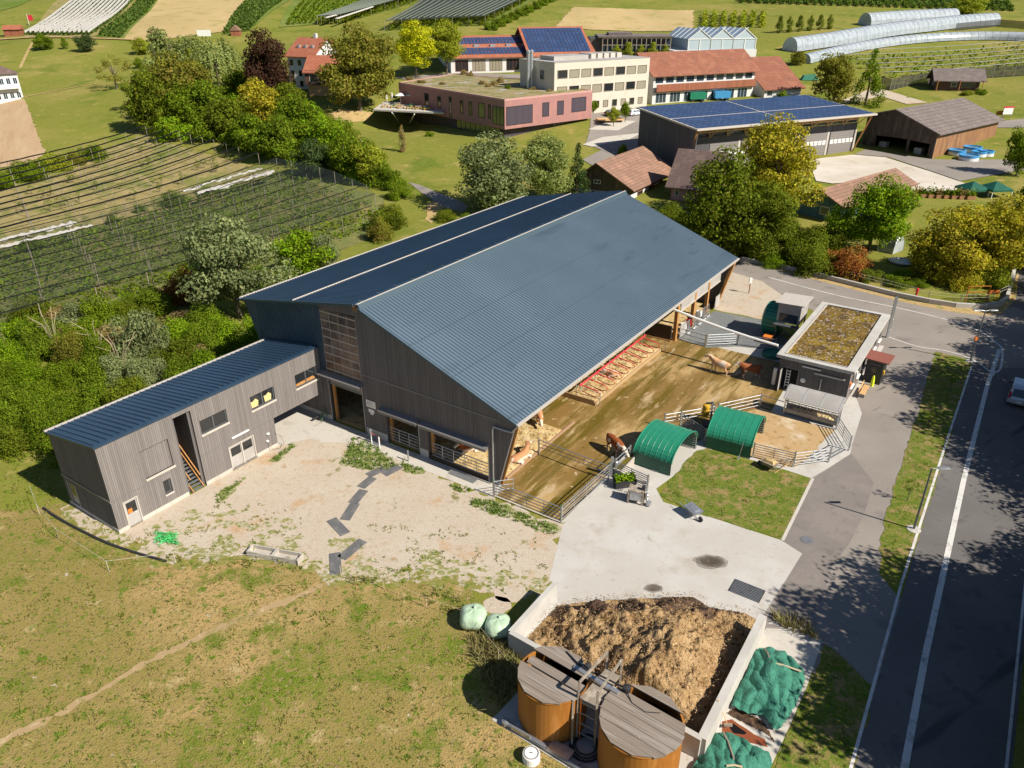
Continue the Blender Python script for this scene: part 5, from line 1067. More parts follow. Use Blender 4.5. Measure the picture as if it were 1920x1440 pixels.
# ---------------------------------------------------------------- manure pit
def blockwall(name, pts, h, wd, mat, label, cat='wall'):
    """one straight wall between ground points, battered a little"""
    a, b = [Vector((p[0], p[1], 0)) for p in pts]; d = (b-a).normalized(); n = Vector((-d.y, d.x, 0))*wd/2; t = MB()
    h0, h1 = h if isinstance(h, tuple) else (h, h)
    t.hexa([a+n*1.15, a-n*1.15, b-n*1.15, b+n*1.15], [a+n+Vector((0,0,h0)), a-n+Vector((0,0,h0)), b-n+Vector((0,0,h1)), b+n+Vector((0,0,h1))])
    return tag(t.obj(name, mat, None), label, cat)
zw = 1.35
A1, A2 = G(1040, 1093, zw), G(957, 1184, zw); B2 = G(1316, 1384, zw); B1 = G(1431, 1153, zw)
blockwall('pit_wall', (A1, A2), zw, .3, m['wall_concrete'], 'manure pit wall beside the mint silage bales')
blockwall('pit_wall', (A2, B2), zw-.004, .3, m['wall_concrete'], 'manure pit wall behind the two rusty tanks')
blockwall('pit_wall', (B2, B1), zw+.004, .42, m['wall_concrete'], 'manure pit wall beside the green tarpaulins')
def mound(name, poly, hfun, mat, label, cat, seed=0, n=70, z0=.02, kind=None, rough=(.05, .02), mats=None, mfun=None):
    xs = [p[0] for p in poly]; ys = [p[1] for p in poly]; x0, x1, y0, y1 = min(xs), max(xs), min(ys), max(ys); st = max(x1-x0, y1-y0)/n
    from mathutils.geometry import intersect_point_tri_2d
    from mathutils import noise as nz
    def dist_in(x, y):
        inside = False; dm = 1e9
        for k in range(len(poly)):
            ax, ay = poly[k][0], poly[k][1]; bx, by = poly[(k+1) % len(poly)][0], poly[(k+1) % len(poly)][1]
            if (ay > y) != (by > y) and x < (bx-ax)*(y-ay)/(by-ay)+ax: inside = not inside
            l2 = (bx-ax)**2+(by-ay)**2; tt = max(0, min(1, ((x-ax)*(bx-ax)+(y-ay)*(by-ay))/l2)); dm = min(dm, math.hypot(x-ax-tt*(bx-ax), y-ay-tt*(by-ay)))
        return dm if inside else -dm
    mb = MB(); idx = {}
    nx, ny = int((x1-x0)/st)+2, int((y1-y0)/st)+2
    for i in range(nx):
        for k in range(ny):
            x, y = x0+i*st, y0+k*st; d = dist_in(x, y)
            if d > -st*.9:
                d = max(0, d); h = hfun(x, y, d)
                h += (nz.noise((x*.9+seed, y*.9, 0))*rough[0]*2.2+nz.noise((x*2.3, y*2.3+seed, 3))*rough[0]*1.2+nz.noise((x*6, y*6, seed))*rough[1]*1.6)*min(1, d*1.6)
                idx[i, k] = mb.P((x, y, z0+max(0, h)))
    for (i, k) in list(idx):
        if all(q in idx for q in ((i+1, k), (i+1, k+1), (i, k+1))):
            mb.f.append([idx[i, k], idx[i+1, k], idx[i+1, k+1], idx[i, k+1]]); q = mb.v[idx[i, k]]
            mb.m.append(mfun(q[0], q[1]) if mfun else 0)
    o = mb.obj(name, mats or mat, None, smooth=True, fix=False)
    return tag(o, label, cat, kind=kind)
pit = [W(-6.9, 27.2), W(-11.6, 26.8)]
a0, a1, b0, b1 = A1.copy(), A2.copy(), B1.copy(), B2.copy()
cin = (a0+a1+b0+b1)/4
ins = lambda p, f: p.lerp(cin, f)
heappoly = [G(1046,1136), G(1110,1128), G(1200,1123), G(1300,1120), G(1330,1140), G(1395,1150), G(1424, 1165), ins(b1, .05), ins(a1, .05)]
pk = [G(1250, 1215), G(1130, 1200), G(1270, 1290), G(1190, 1290)]
def hh(x, y, d):
    h = .35
    for p, s, g in zip(pk, (1.3, .9, 1.15, .8), (2.2, 2., 2.1, 2.)): h += s*math.exp(-((x-p.x)**2+(y-p.y)**2)/(g*g))
    return h*min(1, d/1.3)
dkp = [G(1285, 1138), G(1160, 1150), G(1330, 1155)]
dkf = lambda x, y: 1 if (min(math.hypot((x-dkp[0].x)/2.2, (y-dkp[0].y)/1.0), math.hypot((x-dkp[1].x)/4.2, (y-dkp[1].y)/1.0), math.hypot((x-dkp[2].x)/1.2, (y-dkp[2].y)/.6)) < 1+.3*math.sin(x*3)+.2*math.sin(y*5)) else 0
mound('manure_heap', heappoly, hh, None, 'large heap of straw manure inside the concrete pit', 'manure heap', 3, 150, rough=(.24, .13), mats=[m['heap'], m['heapdark']], mfun=dkf)
rs = np.random.RandomState(8); nst = 5200; fx = []
for k in range(nst*3):
    p = [a0.x+rs.uniform(0, 1)*(b1.x-a0.x+6)-1, b1.y+rs.uniform(0, 1)*(a0.y-b1.y+1)]
    fx.append(p)
from mathutils import noise as _nz
def inpoly(x, y, poly):
    ins_ = False
    for k in range(len(poly)):
        ax, ay = poly[k][0], poly[k][1]; bx, by = poly[(k+1) % len(poly)][0], poly[(k+1) % len(poly)][1]
        if (ay > y) != (by > y) and x < (bx-ax)*(y-ay)/(by-ay)+ax: ins_ = not ins_
    return ins_
pts = [(x, y) for x, y in fx if inpoly(x, y, heappoly)][:nst]
cc = np.array([(x, y, .1+hh(x, y, 2)*.92+rs.uniform(-.05, .14)) for x, y in pts]); me = cards('straw_wisps', cc, unit(rs.normal(0, .7, (len(cc), 3))+np.array([0, 0, .7])), rs.uniform(.03, .085, len(cc)), M('loose_straw_wisps', (.40,.28,.145), [((.27,.17,.075), 1.,.45,.6)], .9, island=.5, world=True), .3, 5)
o = bpy.data.objects.new('straw_wisps', me); C.objects.link(o); tag(o, 'loose straw wisps on the manure heap', 'straw', kind='stuff')
# ---------------------------------------------------------------- tanks
ZT = 2.75
def tank(c, r, label, lab_gap, seed, open_side):
    e = thing('slurry_tank', label, 'tank', (c.x, c.y, .1), 0, 'rusty round tanks'); n = 48
    t = MB(); t.lathe([(r, 0), (r, ZT), (r-.05, ZT), (r-.05, 1.6), (0, 1.6)], n); t.obj('shell', m['rust'], e, smooth=False)
    t = MB(); t.lathe([(r+.03, ZT-.08), (r+.04, ZT-.02), (r-.06, ZT-.02), (r-.06, ZT-.1), (r+.03, ZT-.08)], n, cap=False); t.obj('rim', m['rust'], e)
    t = MB(); t.lathe([(0, 1.9), (r-.06, 1.9), (r-.06, 1.95), (0, 1.95)], n); t.obj('slurry', m['liquid'], e)
    d = (G(1320, 1395)-G(960, 1190)).normalized(); a = math.atan2(d.y, d.x); rnd = random.Random(seed)
    ld = thing('lid', None, None, (0, 0, ZT), a); ld.parent = e
    y = -r*.99; k = 0
    while y < r*.99:
        wd = rnd.choice((.44, .5, .56)); ya, yb = y, min(y+wd-.02, r); y += wd; k += 1
        if lab_gap[0] < (ya+yb)/2/r < lab_gap[1]: continue
        if (ya+yb)/2/r < open_side: continue
        ym = max(abs(ya), abs(yb)) if ya*yb > 0 else max(abs(ya), abs(yb)); ym = min(ym, r*.985); ymin = min(abs(ya), abs(yb)) if ya*yb > 0 else 0
        x0a, x0b = math.sqrt(max(.02, (r+.06)**2-ya*ya)), math.sqrt(max(.02, (r+.06)**2-yb*yb)); z = .02+rnd.uniform(0, .03)
        o1, o2 = rnd.uniform(-.05, .05), rnd.uniform(-.05, .05)
        if lab_gap[2] and (ya+yb)/2/r < lab_gap[0] and yb/r > lab_gap[0]-.25: o1 -= .35; z += .1
        t = MB(); npt = 5; lo, hi = [], []
        pl = [(-x0a-o1, ya), (x0a+o2, ya), (x0b+o2, yb), (-x0b-o1, yb)]
        t.prism(pl, z, z+.06); t.obj('plank', m['oldwood'], ld)
    return e
c1, c2 = G(1037, 1268, ZT), G(1203, 1354, ZT); R1 = 66*mpp(c1); R2 = 78*mpp(c2)
tank(c1, R1, 'rusty slurry tank with split plank lid nearer the bales', (.16, .30, True), 3, -.95); tank(c2, R2, 'rusty slurry tank with plank lid nearer the tarpaulins', (.60, .66, False), 8, -.92)
sheet('tank_slab', [G(922, 1350), G(985, 1283), G(1010, 1230), G(1320, 1390), G(1290, 1480), G(1160, 1500)], m['concrete'], .03)
# timber platform frame between the tanks
pf = thing('timber_scaffold', 'weathered timber ladder frame standing between the tanks', 'scaffold')
def zp(px_, py_, z): return G(px_, py_, z)
P1, P2, P3, P4 = G(1086, 1280, 3.9), G(1139, 1222, 3.9), G(1121, 1299, 3.8), G(1166, 1237, 3.8)
for a, b in ((P1, P2), (P3, P4)): t = MB(); t.beam(a, b, .09, .12); t.obj('handrail', m['postwood'], pf)
for p, zb in ((P1, 0.05), (P2, 1.3), (P3, .05), (P4, 1.3)): t = MB(); t.box(p.x-.05, p.y-.05, zb, p.x+.05, p.y+.05, 3.9 if p in (P1, P2) else 3.8); t.obj('post', m['postwood'], pf)
t = MB(); [t.beam(P1*1+Vector((0, 0, z-3.9)), P3+Vector((0, 0, z-3.8)), .06, .06) for z in (.6, 1.3, 2.0, 2.7)]; t.obj('rung', m['galvd'], pf)
q = P1.lerp(P3, .5); t = MB(); t.hexa([P1.xy.to_3d()+Vector((0, 0, 2.72)), P3.xy.to_3d()+Vector((0, 0, 2.72)), P4.xy.to_3d()+Vector((0, 0, 2.72)), P2.xy.to_3d()+Vector((0, 0, 2.72))], [x.xy.to_3d()+Vector((0, 0, 2.8)) for x in (P1, P3, P4, P2)]); t.obj('walkway', m['postwood'], pf)
a = G(1072, 1400); t = MB(); t.beam(a, P1.lerp(P1, 1)-Vector((.25, .1, 1.1)), .1, .1); t.obj('prop', m['postwood'], pf)
t = MB(); t.tube((P1.x+.12, P1.y-.1, .1), (P1.x+.12, P1.y-.1, 3.0), .03); tag(t.obj('orange_hose', m['orange'], None), 'thin orange hose hanging down the timber scaffold', 'hose')
# steel beam, pump and hoses on the slab
a, b = G(1076, 1250, 2.95), G(1160, 1300, 2.95); t = MB(); t.beam(a, b, .22, .14); tag(t.obj('steel_channel', m['galv'], None), 'light steel channel laid across the tank lid', 'beam')
t = MB(); t.path([G(1062, 1222, 2.95), G(1080, 1240, 3.0), G(1100, 1256, 3.05), G(1128, 1268, 3.0), G(1172, 1290, 3.05)], .05); t.path([G(1172, 1290, 3.05), G(1185, 1318, 2.95), G(1210, 1335, 2.95), G(1238, 1337, 2.95)], .025); t.lathe([(0, -.15), (.2, -.1), (.2, .15), (0, .2)], 10, tuple(G(1175, 1292, 3.05))); t.lathe([(0, -.15), (.16, -.1), (.16, .12), (0, .15)], 10, tuple(G(1103, 1250, 3.05))); tag(t.obj('black_hose', m['black'], None), 'black hose with couplings over the tank lids', 'hose')
a, b = G(948, 1355, .15), G(1105, 1452, .15); t = MB(); t.tube(a, b, .14, 8); t.lathe([(0, -.18), (.2, -.14), (.2, .14), (0, .18)], 10, tuple(a)); tag(t.obj('drain_pipe', m['galvd'], None), 'thick grey suction pipe along the tank slab edge', 'pipe')
a, b = G(966, 1360, .1), G(1050, 1408, .1); e = thing('steel_chute', 'blue grey steel chute lying before the nearer tank', 'chute', a, ang(a, b)); L_ = (b-a).length
t = MB(); t.box(0, -.35, .05, L_*.42, .25, .1); t.box(0, .2, .1, L_*.42, .25, .3); t.box(0, -.35, .1, L_*.42, -.3, .3); t.obj('tray', m['galv'], e); t = MB(); t.box(L_*.42, -.33, .05, L_*.8, .22, .09); t.obj('rusty_tray', m['pinkd'], e); t = MB(); t.box(L_*.8, -.35, .05, L_*1.25, .25, .22); t.obj('end_tray', m['galv'], e)
t = MB()
c = G(1098, 1402, .1)
for k in range(3): t.path([(c.x+(.75-.12*k)*math.cos(q*.42), c.y+(.75-.12*k)*math.sin(q*.42), .1+.08*k) for q in range(16)], .05, 5)
tag(t.obj('hose_coil', m['black'], None), 'coil of black hose between the tanks', 'hose')
P = G(996, 1424); e = thing('well_cover', 'round white well cover in the grass before the tanks', 'well cover', P); t = MB(); t.lathe([(.42, 0), (.42, .42), (.4, .46), (0, .47)], 24); t.obj('ring', m['white'], e); t = MB(); t.lathe([(.33, .472), (.36, .48), (.33, .485), (.31, .48), (.33, .472)], 24, cap=False); t.box(-.07, -.02, .47, .07, .02, .5); t.obj('lid_rim', m['trim'], e)
# ---------------------------------------------------------------- tarpaulins
def tarp(pts, hs, label, seed):
    P = [G(*p) for p in pts]; c = sum(P, Vector())/len(P)
    from mathutils import noise as nz
    def f(x, y, d):
        fo = abs(math.sin((x*.9+y*.7)*2.6+2.2*nz.noise((x*1.1, y*1.1, seed))))*.14+abs(math.sin((x*1.6-y*.5)*3.1+3*nz.noise((x*.7, y*.7, seed+4))))*.09
        return (hs*min(1, d/1.1)**.8)*(1+.25*nz.noise((x*.5, y*.5, seed)))+.10+fo
    o = mound('tarpaulin', [(p.x, p.y) for p in P], f, m['tarp'], label, 'tarpaulin', seed, 130, .02, rough=(.035, .012)); return o
tarp(((1412,1226),(1440,1220),(1470,1228),(1505,1262),(1508,1280),(1490,1330),(1462,1372),(1448,1372),(1430,1345),(1400,1345),(1370,1330),(1378,1305),(1398,1270)), .45, 'crumpled jade tarpaulin over compost between wall and grass', 5)
tarp(((1338,1384),(1352,1380),(1380,1384),(1410,1405),(1440,1418),(1446,1440),(1420,1480),(1330,1490),(1290,1460),(1312,1420)), .4, 'jade tarpaulin partly cut off at the photo bottom', 9)
t = MB(); P = [G(1378,1328), G(1362,1338), G(1395,1356), G(1440,1378), G(1452,1392), G(1430,1352)]
mound('compost', [(p.x, p.y) for p in P], lambda x, y, d: .5*min(1, d), m['heapdark'], 'dark compost spilling from under the jade tarpaulin', 'compost', 2, 30, rough=(.12, .05), kind='stuff')
lq = sheet('puddle', px((1352,1352),(1372,1350),(1400,1368),(1432,1386),(1438,1400),(1410,1395),(1380,1388),(1352,1376)), m['cup'], .022, None, rag=.06, step=.3); tag(lq, 'reddish brown leachate puddle between the tarpaulins', 'puddle', kind='stuff')
lq = sheet('puddle', px((1362,1356),(1375,1358),(1400,1374),(1395,1379),(1376,1375)), m['liquid'], .028, None, rag=.04, step=.3); tag(lq, 'dark wet core of the leachate puddle', 'puddle', kind='stuff')
for a, b, lab in ((G(1443,1242,.72), G(1502,1259,.62), 'pale branch lying on the larger tarpaulin'), (G(1434,1217,.5), G(1444,1240,.72), 'dark stick at the tarpaulin top edge'), (G(1355,1372,.5), G(1376,1423,.65), 'grey stick lying on the lower tarpaulin'), (G(1362,1436,.68), G(1392,1438,.68), 'pale stick at the photo bottom on the tarpaulin')):
    t = MB(); t.path([a, a.lerp(b, .4)+Vector((.05, .04, .03)), b], .05, 6); tag(t.obj('stick', m['deadwood'] if 'pale' in lab else m['postwood'], None), lab, 'stick')
b = G(1365, 1361, .25); stick('broom', b, G(1346, 1310, 1.5), .02, 'timberp', 'straw broom leaning on the pit wall', head='broom')
# ---------------------------------------------------------------- bales, troughs, mats, pipe
def bale(p, rpx, seed, label):
    P = G(*p); r = rpx*mpp(P); e = thing('silage_bale', label, 'silage bale', P, 0, 'wrapped silage bales'); rnd = random.Random(seed)
    bm = bmesh.new(); bmesh.ops.create_uvsphere(bm, u_segments=28, v_segments=18, radius=1)
    for v in bm.verts:
        x, y, z = v.co; k = .9; s = (abs(x)**3.2+abs(y)**3.2+abs(z)**3.2)**(-1/3.2); v.co = Vector((x, y, z))*s
        a = math.atan2(y, x); v.co *= 1+.03*math.sin(5*a+seed)+.025*math.sin(3*z*2+seed*2)
        v.co.x *= r; v.co.y *= r; v.co.z = (v.co.z+1)*r*.72
    me = bpy.data.meshes.new('wrap'); bm.to_mesh(me); bm.free(); me.materials.append(m['bale']); me.polygons.foreach_set('use_smooth', [True]*len(me.polygons))
    o = bpy.data.objects.new('wrap', me); C.objects.link(o); o.parent = e
    t = MB(); t.lathe([(.16, 0), (.05, .06), (.09, .14), (.0, .2)], 8, (.1, .1, r*1.42)); t.obj('knot', m['bale'], e)
bale((888, 1170), 25, 1, 'mint wrapped silage bale with a knotted top'); bale((934, 1187), 24, 4, 'mint wrapped silage bale nearest the pit wall')
a, b = G(463, 1043), G(560, 1061); e = thing('stone_trough', 'long white double trough lying on the gravel', 'trough', a, ang(a, b)); L_ = (b-a).length
for k in range(2):
    x0, x1 = L_*.5*k+.02, L_*.5*(k+1)-.02; t = MB(); wd = .75; t.box(x0, 0, 0, x1, .08, .42); t.box(x0, wd-.08, 0, x1, wd, .42); t.box(x0, .08, 0, x0+.08, wd-.08, .42); t.box(x1-.08, .08, 0, x1, wd-.08, .42); t.box(x0+.08, .08, 0, x1-.08, wd-.08, .14); t.obj('basin', m['trough'], e)
mats_ = [((722,889),(748,876)), ((692,891),(718,879)), ((678,913),(698,897)), ((663,942),(681,921)), ((648,973),(665,946)), ((623,976),(646,1000)), ((643,1045),(678,1016)), ((628,1040),(630,1074))]
for k, (p, q) in enumerate(mats_):
    a, b = G(*p), G(*q); L_ = (b-a).length/2; t = MB(); t.box(-L_*1.16, -.36, 0, L_*1.16, .36, .03); o = t.obj('rubber_mat', m['mat_r'], None, loc=(a+b)/2+Vector((0, 0, .012))); o.rotation_euler.z = ang(a, b); tag(o, 'grey rubber mat, %s from the barn in the trail across the gravel' % ('first second third fourth fifth sixth seventh eighth'.split()[k]), 'mat', 'trail of rubber mats on gravel')
t = MB(); t.path([Vector((p.x, p.y, .09)) for p in smooth_pts(px((82,954),(108,972),(148,994),(200,1019),(255,1038),(312,1054)), 4)], .085, 7); tag(t.obj('drain_pipe', m['black'], None), 'long black pipe lying on grass round the annex', 'pipe')
rnd = random.Random(3); t = MB(); pts = [G(312+rnd.uniform(-26, 26), 1008+rnd.uniform(-13, 13), .05+rnd.uniform(0, .18)) for k in range(70)]; t.path(pts, .018, 4); tag(t.obj('rope_net', m['fgreen'], None), 'tangled bright green rope net on the gravel', 'net')
t = MB(); WPf = px((62,930),(75,965),(110,1010),(205,1072),(330,1056),(560,1062)); [t.tube(p, p+Vector((0, 0, .9)), .02, 4) for p in WPf]; t.path([p+Vector((0, 0, .85)) for p in WPf], .012, 4); tag(t.obj('electric_fence', m['pale'], None), 'thin pasture wire fence round the annex', 'fence')
t = MB(); WPf = px((640,1082),(720,1105),(800,1140),(880,1170),(935,1240),(985,1290)); [t.tube(p, p+Vector((0, 0, .9)), .02, 4) for p in WPf]; t.path([p+Vector((0, 0, .85)) for p in WPf], .012, 4); tag(t.obj('electric_fence', m['deadwood'], None), 'thin pasture wire fence along the gravel edge', 'fence')
# equipment by the passage
b = G(608, 787); e = thing('tripod_implement', 'small green implement standing by the passage', 'implement', b)
t = MB(); [t.tube((math.cos(a)*.45, math.sin(a)*.45, .05), (0, 0, 1.15), .035) for a in (.3, 2.4, 4.5)]; t.tube((-.2, 0, .6), (.25, 0, .6), .03); t.obj('frame', M('dark_green_paint', (.07,.14,.05), rough=.5), e); t = MB(); t.tube((-.9, -.3, .2), (-.3, -.1, .5), .1); t.obj('roller', m['black'], e); t = MB(); t.tube((.3, -.2, .05), (-.6, -1.1, .05), .025); t.obj('drawbar', m['postwood'], e)
b = G(697, 830); e = thing('standpipe', 'water standpipe with red hose at the gable wall', 'standpipe', b); t = MB(); t.tube((0, 0, 0), (0, 0, 1.15), .06); t.lathe([(0, 0), (.12, 0), (.1, .12), (0, .15)], 8, (0, 0, 1.15)); t.obj('pipe', m['galv'], e); t = MB(); t.path([(.05, 0, .9), (.35, .1, .6), (.6, 0, .35), (.8, .15, .12), (.4, .2, .05)], .025); t.obj('hose', m['redp'], e)
for p, lab in (((712, 840), 'white plastic pipe standing at gable wall'), ((766, 865), 'short metal stake by the concrete strip')):
    t = MB(); t.tube((0, 0, 0), (0, 0, 1.0), .06, 7); tag(t.obj('stand_pipe', m['white'] if 'white' in lab else m['galv'], None, loc=G(*p)), lab, 'pipe')
t = MB(); t.box(-1.2, -.35, 0, 1.2, .35, .02); o = t.obj('floor_plate', m['galv'], None, loc=W(-.5, 14.4)+Vector((0, 0, .02))); o.rotation_euler.z = BARN_ROT+math.pi/2; tag(o, 'flat steel plate in the strip before the second opening', 'plate')
t = MB(); t.box(-.9, -.4, 0, .9, .4, .02); o = t.obj('floor_plate', m['galv'], None, loc=W(-.5, 5.4)+Vector((0, 0, .02))); o.rotation_euler.z = BARN_ROT+math.pi/2; tag(o, 'flat steel plate in the strip near the standpipe', 'plate')
for k in range(2): pass
for dv, u, lab in ((8.1, -.02, 'blue grey tube gate in the first gable opening'), (13.6, .02, 'blue grey tube gate in the wide gable opening')):
    a, b = (W(.05, 6.6), W(.05, 9.7)) if dv < 10 else (W(.05, 10.95), W(.05, 16.35)); fence(a, b, 5, 1.55, lab, posts=(0, 0), mid=2 if dv < 10 else 4, name='opening_gate', low=.45, group='gates in the gable openings')
# ---------------------------------------------------------------- buildings farther off
def win(e, x0, x1, z0, z1, y=0., glass='glassb', frame='white', pr=.05, side=None, bars=1, fw=.07):
    """window part with its pane; on the front (y) or on a side wall x=side"""
    def bx(mb, a, b, c, d, p0, p1):
        if side is None: mb.box(a, y-p1, c, b, y-p0, d)
        else: s_ = 1 if side > 0 else -1; q0, q1 = sorted((side+s_*p0, side+s_*p1)); mb.box(q0, a, c, q1, b, d)
    f = MB(); bx(f, x0, x1, z0, z0+fw, 0, pr); bx(f, x0, x1, z1-fw, z1, 0, pr); bx(f, x0, x0+fw, z0+fw, z1-fw, 0, pr); bx(f, x1-fw, x1, z0+fw, z1-fw, 0, pr)
    for k in range(1, bars): xm = x0+(x1-x0)*k/bars; bx(f, xm-fw*.4, xm+fw*.4, z0+fw, z1-fw, 0, pr)
    o = f.obj('window', m[frame], e); g = MB(); bx(g, x0+fw, x1-fw, z0+fw, z1-fw, 0, .012); g.obj('pane', m[glass], o); return o
def root(name, label, cat, A, B, group=None):
    z = min(A.z, B.z); return thing(name, label, cat, (A.x, A.y, z), ang(A, B), group), (Vector((B.x, B.y))-Vector((A.x, A.y))).length
def perp_root(name, label, cat, A, B, Cc):
    b = G(*B); a = G(A[0], A[1], b.z); c = G(Cc[0], Cc[1], b.z); v = (c-b).normalized(); p = Vector((-v.y, v.x, 0)); L_ = (a-b).dot(p); A_ = b+p*L_
    e, L_ = root(name, label, cat, A_, b); return e, L_, (c-b).length, A_, b
def walls(e, L_, D_, h, mat, z0=-1.5, name='wall'):
    t = MB(); t.box(0, 0, z0, L_, D_, h); return t.obj(name, m[mat], e)
def roof_x(e, L_, D_, eh, rh, mat, ov=.6, yr=None, t_=.22, x0=0., y0=0., gable='wall', gmat=None):
    """pitched roof with its ridge along x"""
    yr = D_/2 if yr is None else yr; t = MB(); s1 = (rh-eh)/yr; s2 = (rh-eh)/(D_-yr)
    a, b = x0-ov, x0+L_+ov
    for (ya, za, yb, zb) in ((-ov, eh-ov*s1, yr, rh), (yr, rh, D_+ov, eh-ov*s2)):
        t.hexa([(a, y0+ya, za), (b, y0+ya, za), (b, y0+yb, zb), (a, y0+yb, zb)], [(a, y0+ya, za+t_), (b, y0+ya, za+t_), (b, y0+yb, zb+t_), (a, y0+yb, zb+t_)])
    o = t.obj('roof', m[mat], e)
    if gmat:
        for x in (x0, x0+L_-.2): g = MB(); g.hexa([(x, y0, eh-.05), (x, y0+D_, eh-.05), (x, y0+yr, rh-.02)], [(x+.2, y0, eh-.05), (x+.2, y0+D_, eh-.05), (x+.2, y0+yr, rh-.02)]); g.obj('gable', m[gmat], e)
    return o
def roof_y(e, L_, D_, eh, rh, mat, ov=.6, t_=.22, gmat=None, xr=None, ehl=None):
    """pitched roof with its ridge along y (gable to the front)"""
    xr = L_/2 if xr is None else xr; el = eh if ehl is None else ehl; t = MB(); s = (rh-el)/xr; s2 = (rh-eh)/(L_-xr)
    for (xa, za, xb, zb) in ((-ov, el-ov*s, xr, rh), (xr, rh, L_+ov, eh-ov*s2)):
        t.hexa([(xa, -ov, za), (xb, -ov, zb), (xb, D_+ov, zb), (xa, D_+ov, za)], [(xa, -ov, za+t_), (xb, -ov, zb+t_), (xb, D_+ov, zb+t_), (xa, D_+ov, za+t_)])
    o = t.obj('roof', m[mat], e)
    if gmat:
        for y in (0, D_-.2): g = MB(); g.hexa([(0, y, eh-.05), (L_, y, eh-.05), (xr, y, rh-.02)], [(0, y+.2, eh-.05), (L_, y+.2, eh-.05), (xr, y+.2, rh-.02)]); g.obj('gable', m[gmat], e)
    return o
def dist2(a, b): return math.hypot(a[0]-b[0], a[1]-b[1])

# pink school building with planted roof
A = G(946, 264); zb = A.z; zt = zb+hgt(A, 186); zm = zb+hgt(A, 243)
pk_ = thing('pink_building', 'long pink red building with planted flat roof', 'building', (0, 0, 0))
K = G(946, 186, zt); Lf = G(747, 154, zt); Rt_ = G(1111, 169, zt); Bk = G(1000, 150, zt); Bl = G(850, 138, zt)
top = [K, Rt_, Bk, Bl, Lf]
t = MB(); t.prism([(p.x, p.y) for p in top], zm, zt-.35); t.obj('upper_wall', m['pink'], pk_)
cc = sum(top, Vector())/5
lowr = [p.lerp(cc, .06) for p in top]; t = MB(); t.prism([(p.x, p.y) for p in lowr], zb-3, zm); t.obj('lower_wall', m['purple'], pk_)
t = MB(); t.prism([(p.lerp(cc, .012).x, p.lerp(cc, .012).y) for p in top], zt-.35, zt-.12); t.obj('planted_roof', m['greenroof'], pk_)
rim = MB()
for k in range(5):
    a, b = top[k], top[(k+1) % 5]; d = (b-a).normalized(); n = Vector((-d.y, d.x, 0))*.4
    rim.hexa([(a.x, a.y, zt-.35), (b.x, b.y, zt-.35), (b.x+n.x, b.y+n.y, zt-.35), (a.x+n.x, a.y+n.y, zt-.35)], [(a.x, a.y, zt), (b.x, b.y, zt), (b.x+n.x, b.y+n.y, zt), (a.x+n.x, a.y+n.y, zt)])
rim.obj('parapet', m['pinkd'], pk_)
def onwall(par, a, b, fx0, fx1, z0, z1, mat, frame='black', pr=.08, name='window', mull=1):
    d = (b-a).normalized(); n = Vector((d.y, -d.x, 0)); L_ = (b-a).length; p0 = a+d*L_*fx0; p1 = a+d*L_*fx1
    def bx(mb, q0, q1, za, zc, o0, o1): mb.hexa([(q0+n*o0).xy.to_3d()+Vector((0,0,za)), (q1+n*o0).xy.to_3d()+Vector((0,0,za)), (q1+n*o1).xy.to_3d()+Vector((0,0,za)), (q0+n*o1).xy.to_3d()+Vector((0,0,za))], [(q0+n*o0).xy.to_3d()+Vector((0,0,zc)), (q1+n*o0).xy.to_3d()+Vector((0,0,zc)), (q1+n*o1).xy.to_3d()+Vector((0,0,zc)), (q0+n*o1).xy.to_3d()+Vector((0,0,zc))])
    f = MB(); w_ = d*.1
    bx(f, p0, p0+w_, z0, z1, 0, pr); bx(f, p1-w_, p1, z0, z1, 0, pr); bx(f, p0+w_, p1-w_, z0, z0+.1, 0, pr); bx(f, p0+w_, p1-w_, z1-.1, z1, 0, pr)
    for k in range(1, mull): q = p0.lerp(p1, k/mull); bx(f, q-w_*.5, q+w_*.5, z0+.1, z1-.1, 0, pr)
    o = f.obj(name, m[frame], par); g = MB(); bx(g, p0+w_, p1-w_, z0+.1, z1-.1, 0, .03); g.obj('pane', m[mat], o)
H_ = zt-zm
for f0, f1, a_, b_, mm in ((.30,.345,.3,.75,'glass'), (.44,.475,.3,.72,'glass'), (.56,.585,.02,.78,'glass'), (.67,.70,.25,.72,'glass'), (.755,.785,.25,.72,'glass'), (.845,.90,.25,.75,'glassg'), (.935,.955,.25,.75,'glass')):
    onwall(pk_, Lf, K, f0*.93, f1*.93, zm+H_*a_, zm+H_*b_, mm)
onwall(pk_, Lf, K, .905, .995, zm+H_*.12, zm+H_*.72, 'glassg', mull=3)
onwall(pk_, K, Rt_, .015, .30, zm+H_*.12, zm+H_*.74, 'purple'); onwall(pk_, K, Rt_, .41, .485, zm+H_*.27, zm+H_*.75, 'purple'); onwall(pk_, K, Rt_, .58, .655, zm+H_*.27, zm+H_*.75, 'purple'); onwall(pk_, K, Rt_, .75, .925, zm+H_*.3, zm+H_*.8, 'purple')
onwall(pk_, lowr[4], lowr[0], .56, .97, zb+.2, zm-.15, 'glassg', mull=9); onwall(pk_, lowr[0], lowr[1], .58, .99, zb+.1, zm-.1, 'glassb', mull=8)
t = MB(); d = (Rt_-K).normalized(); n = Vector((d.y, -d.x, 0)); t.hexa([(q.x, q.y, zb-1) for q in (lowr[0]+n*.3, lowr[1]+n*1.2, lowr[1], lowr[0])], [(q.x, q.y, zb+.12) for q in (lowr[0]+n*.3, lowr[1]+n*1.2, lowr[1], lowr[0])]); t.obj('plinth', m['pinkd'], pk_)
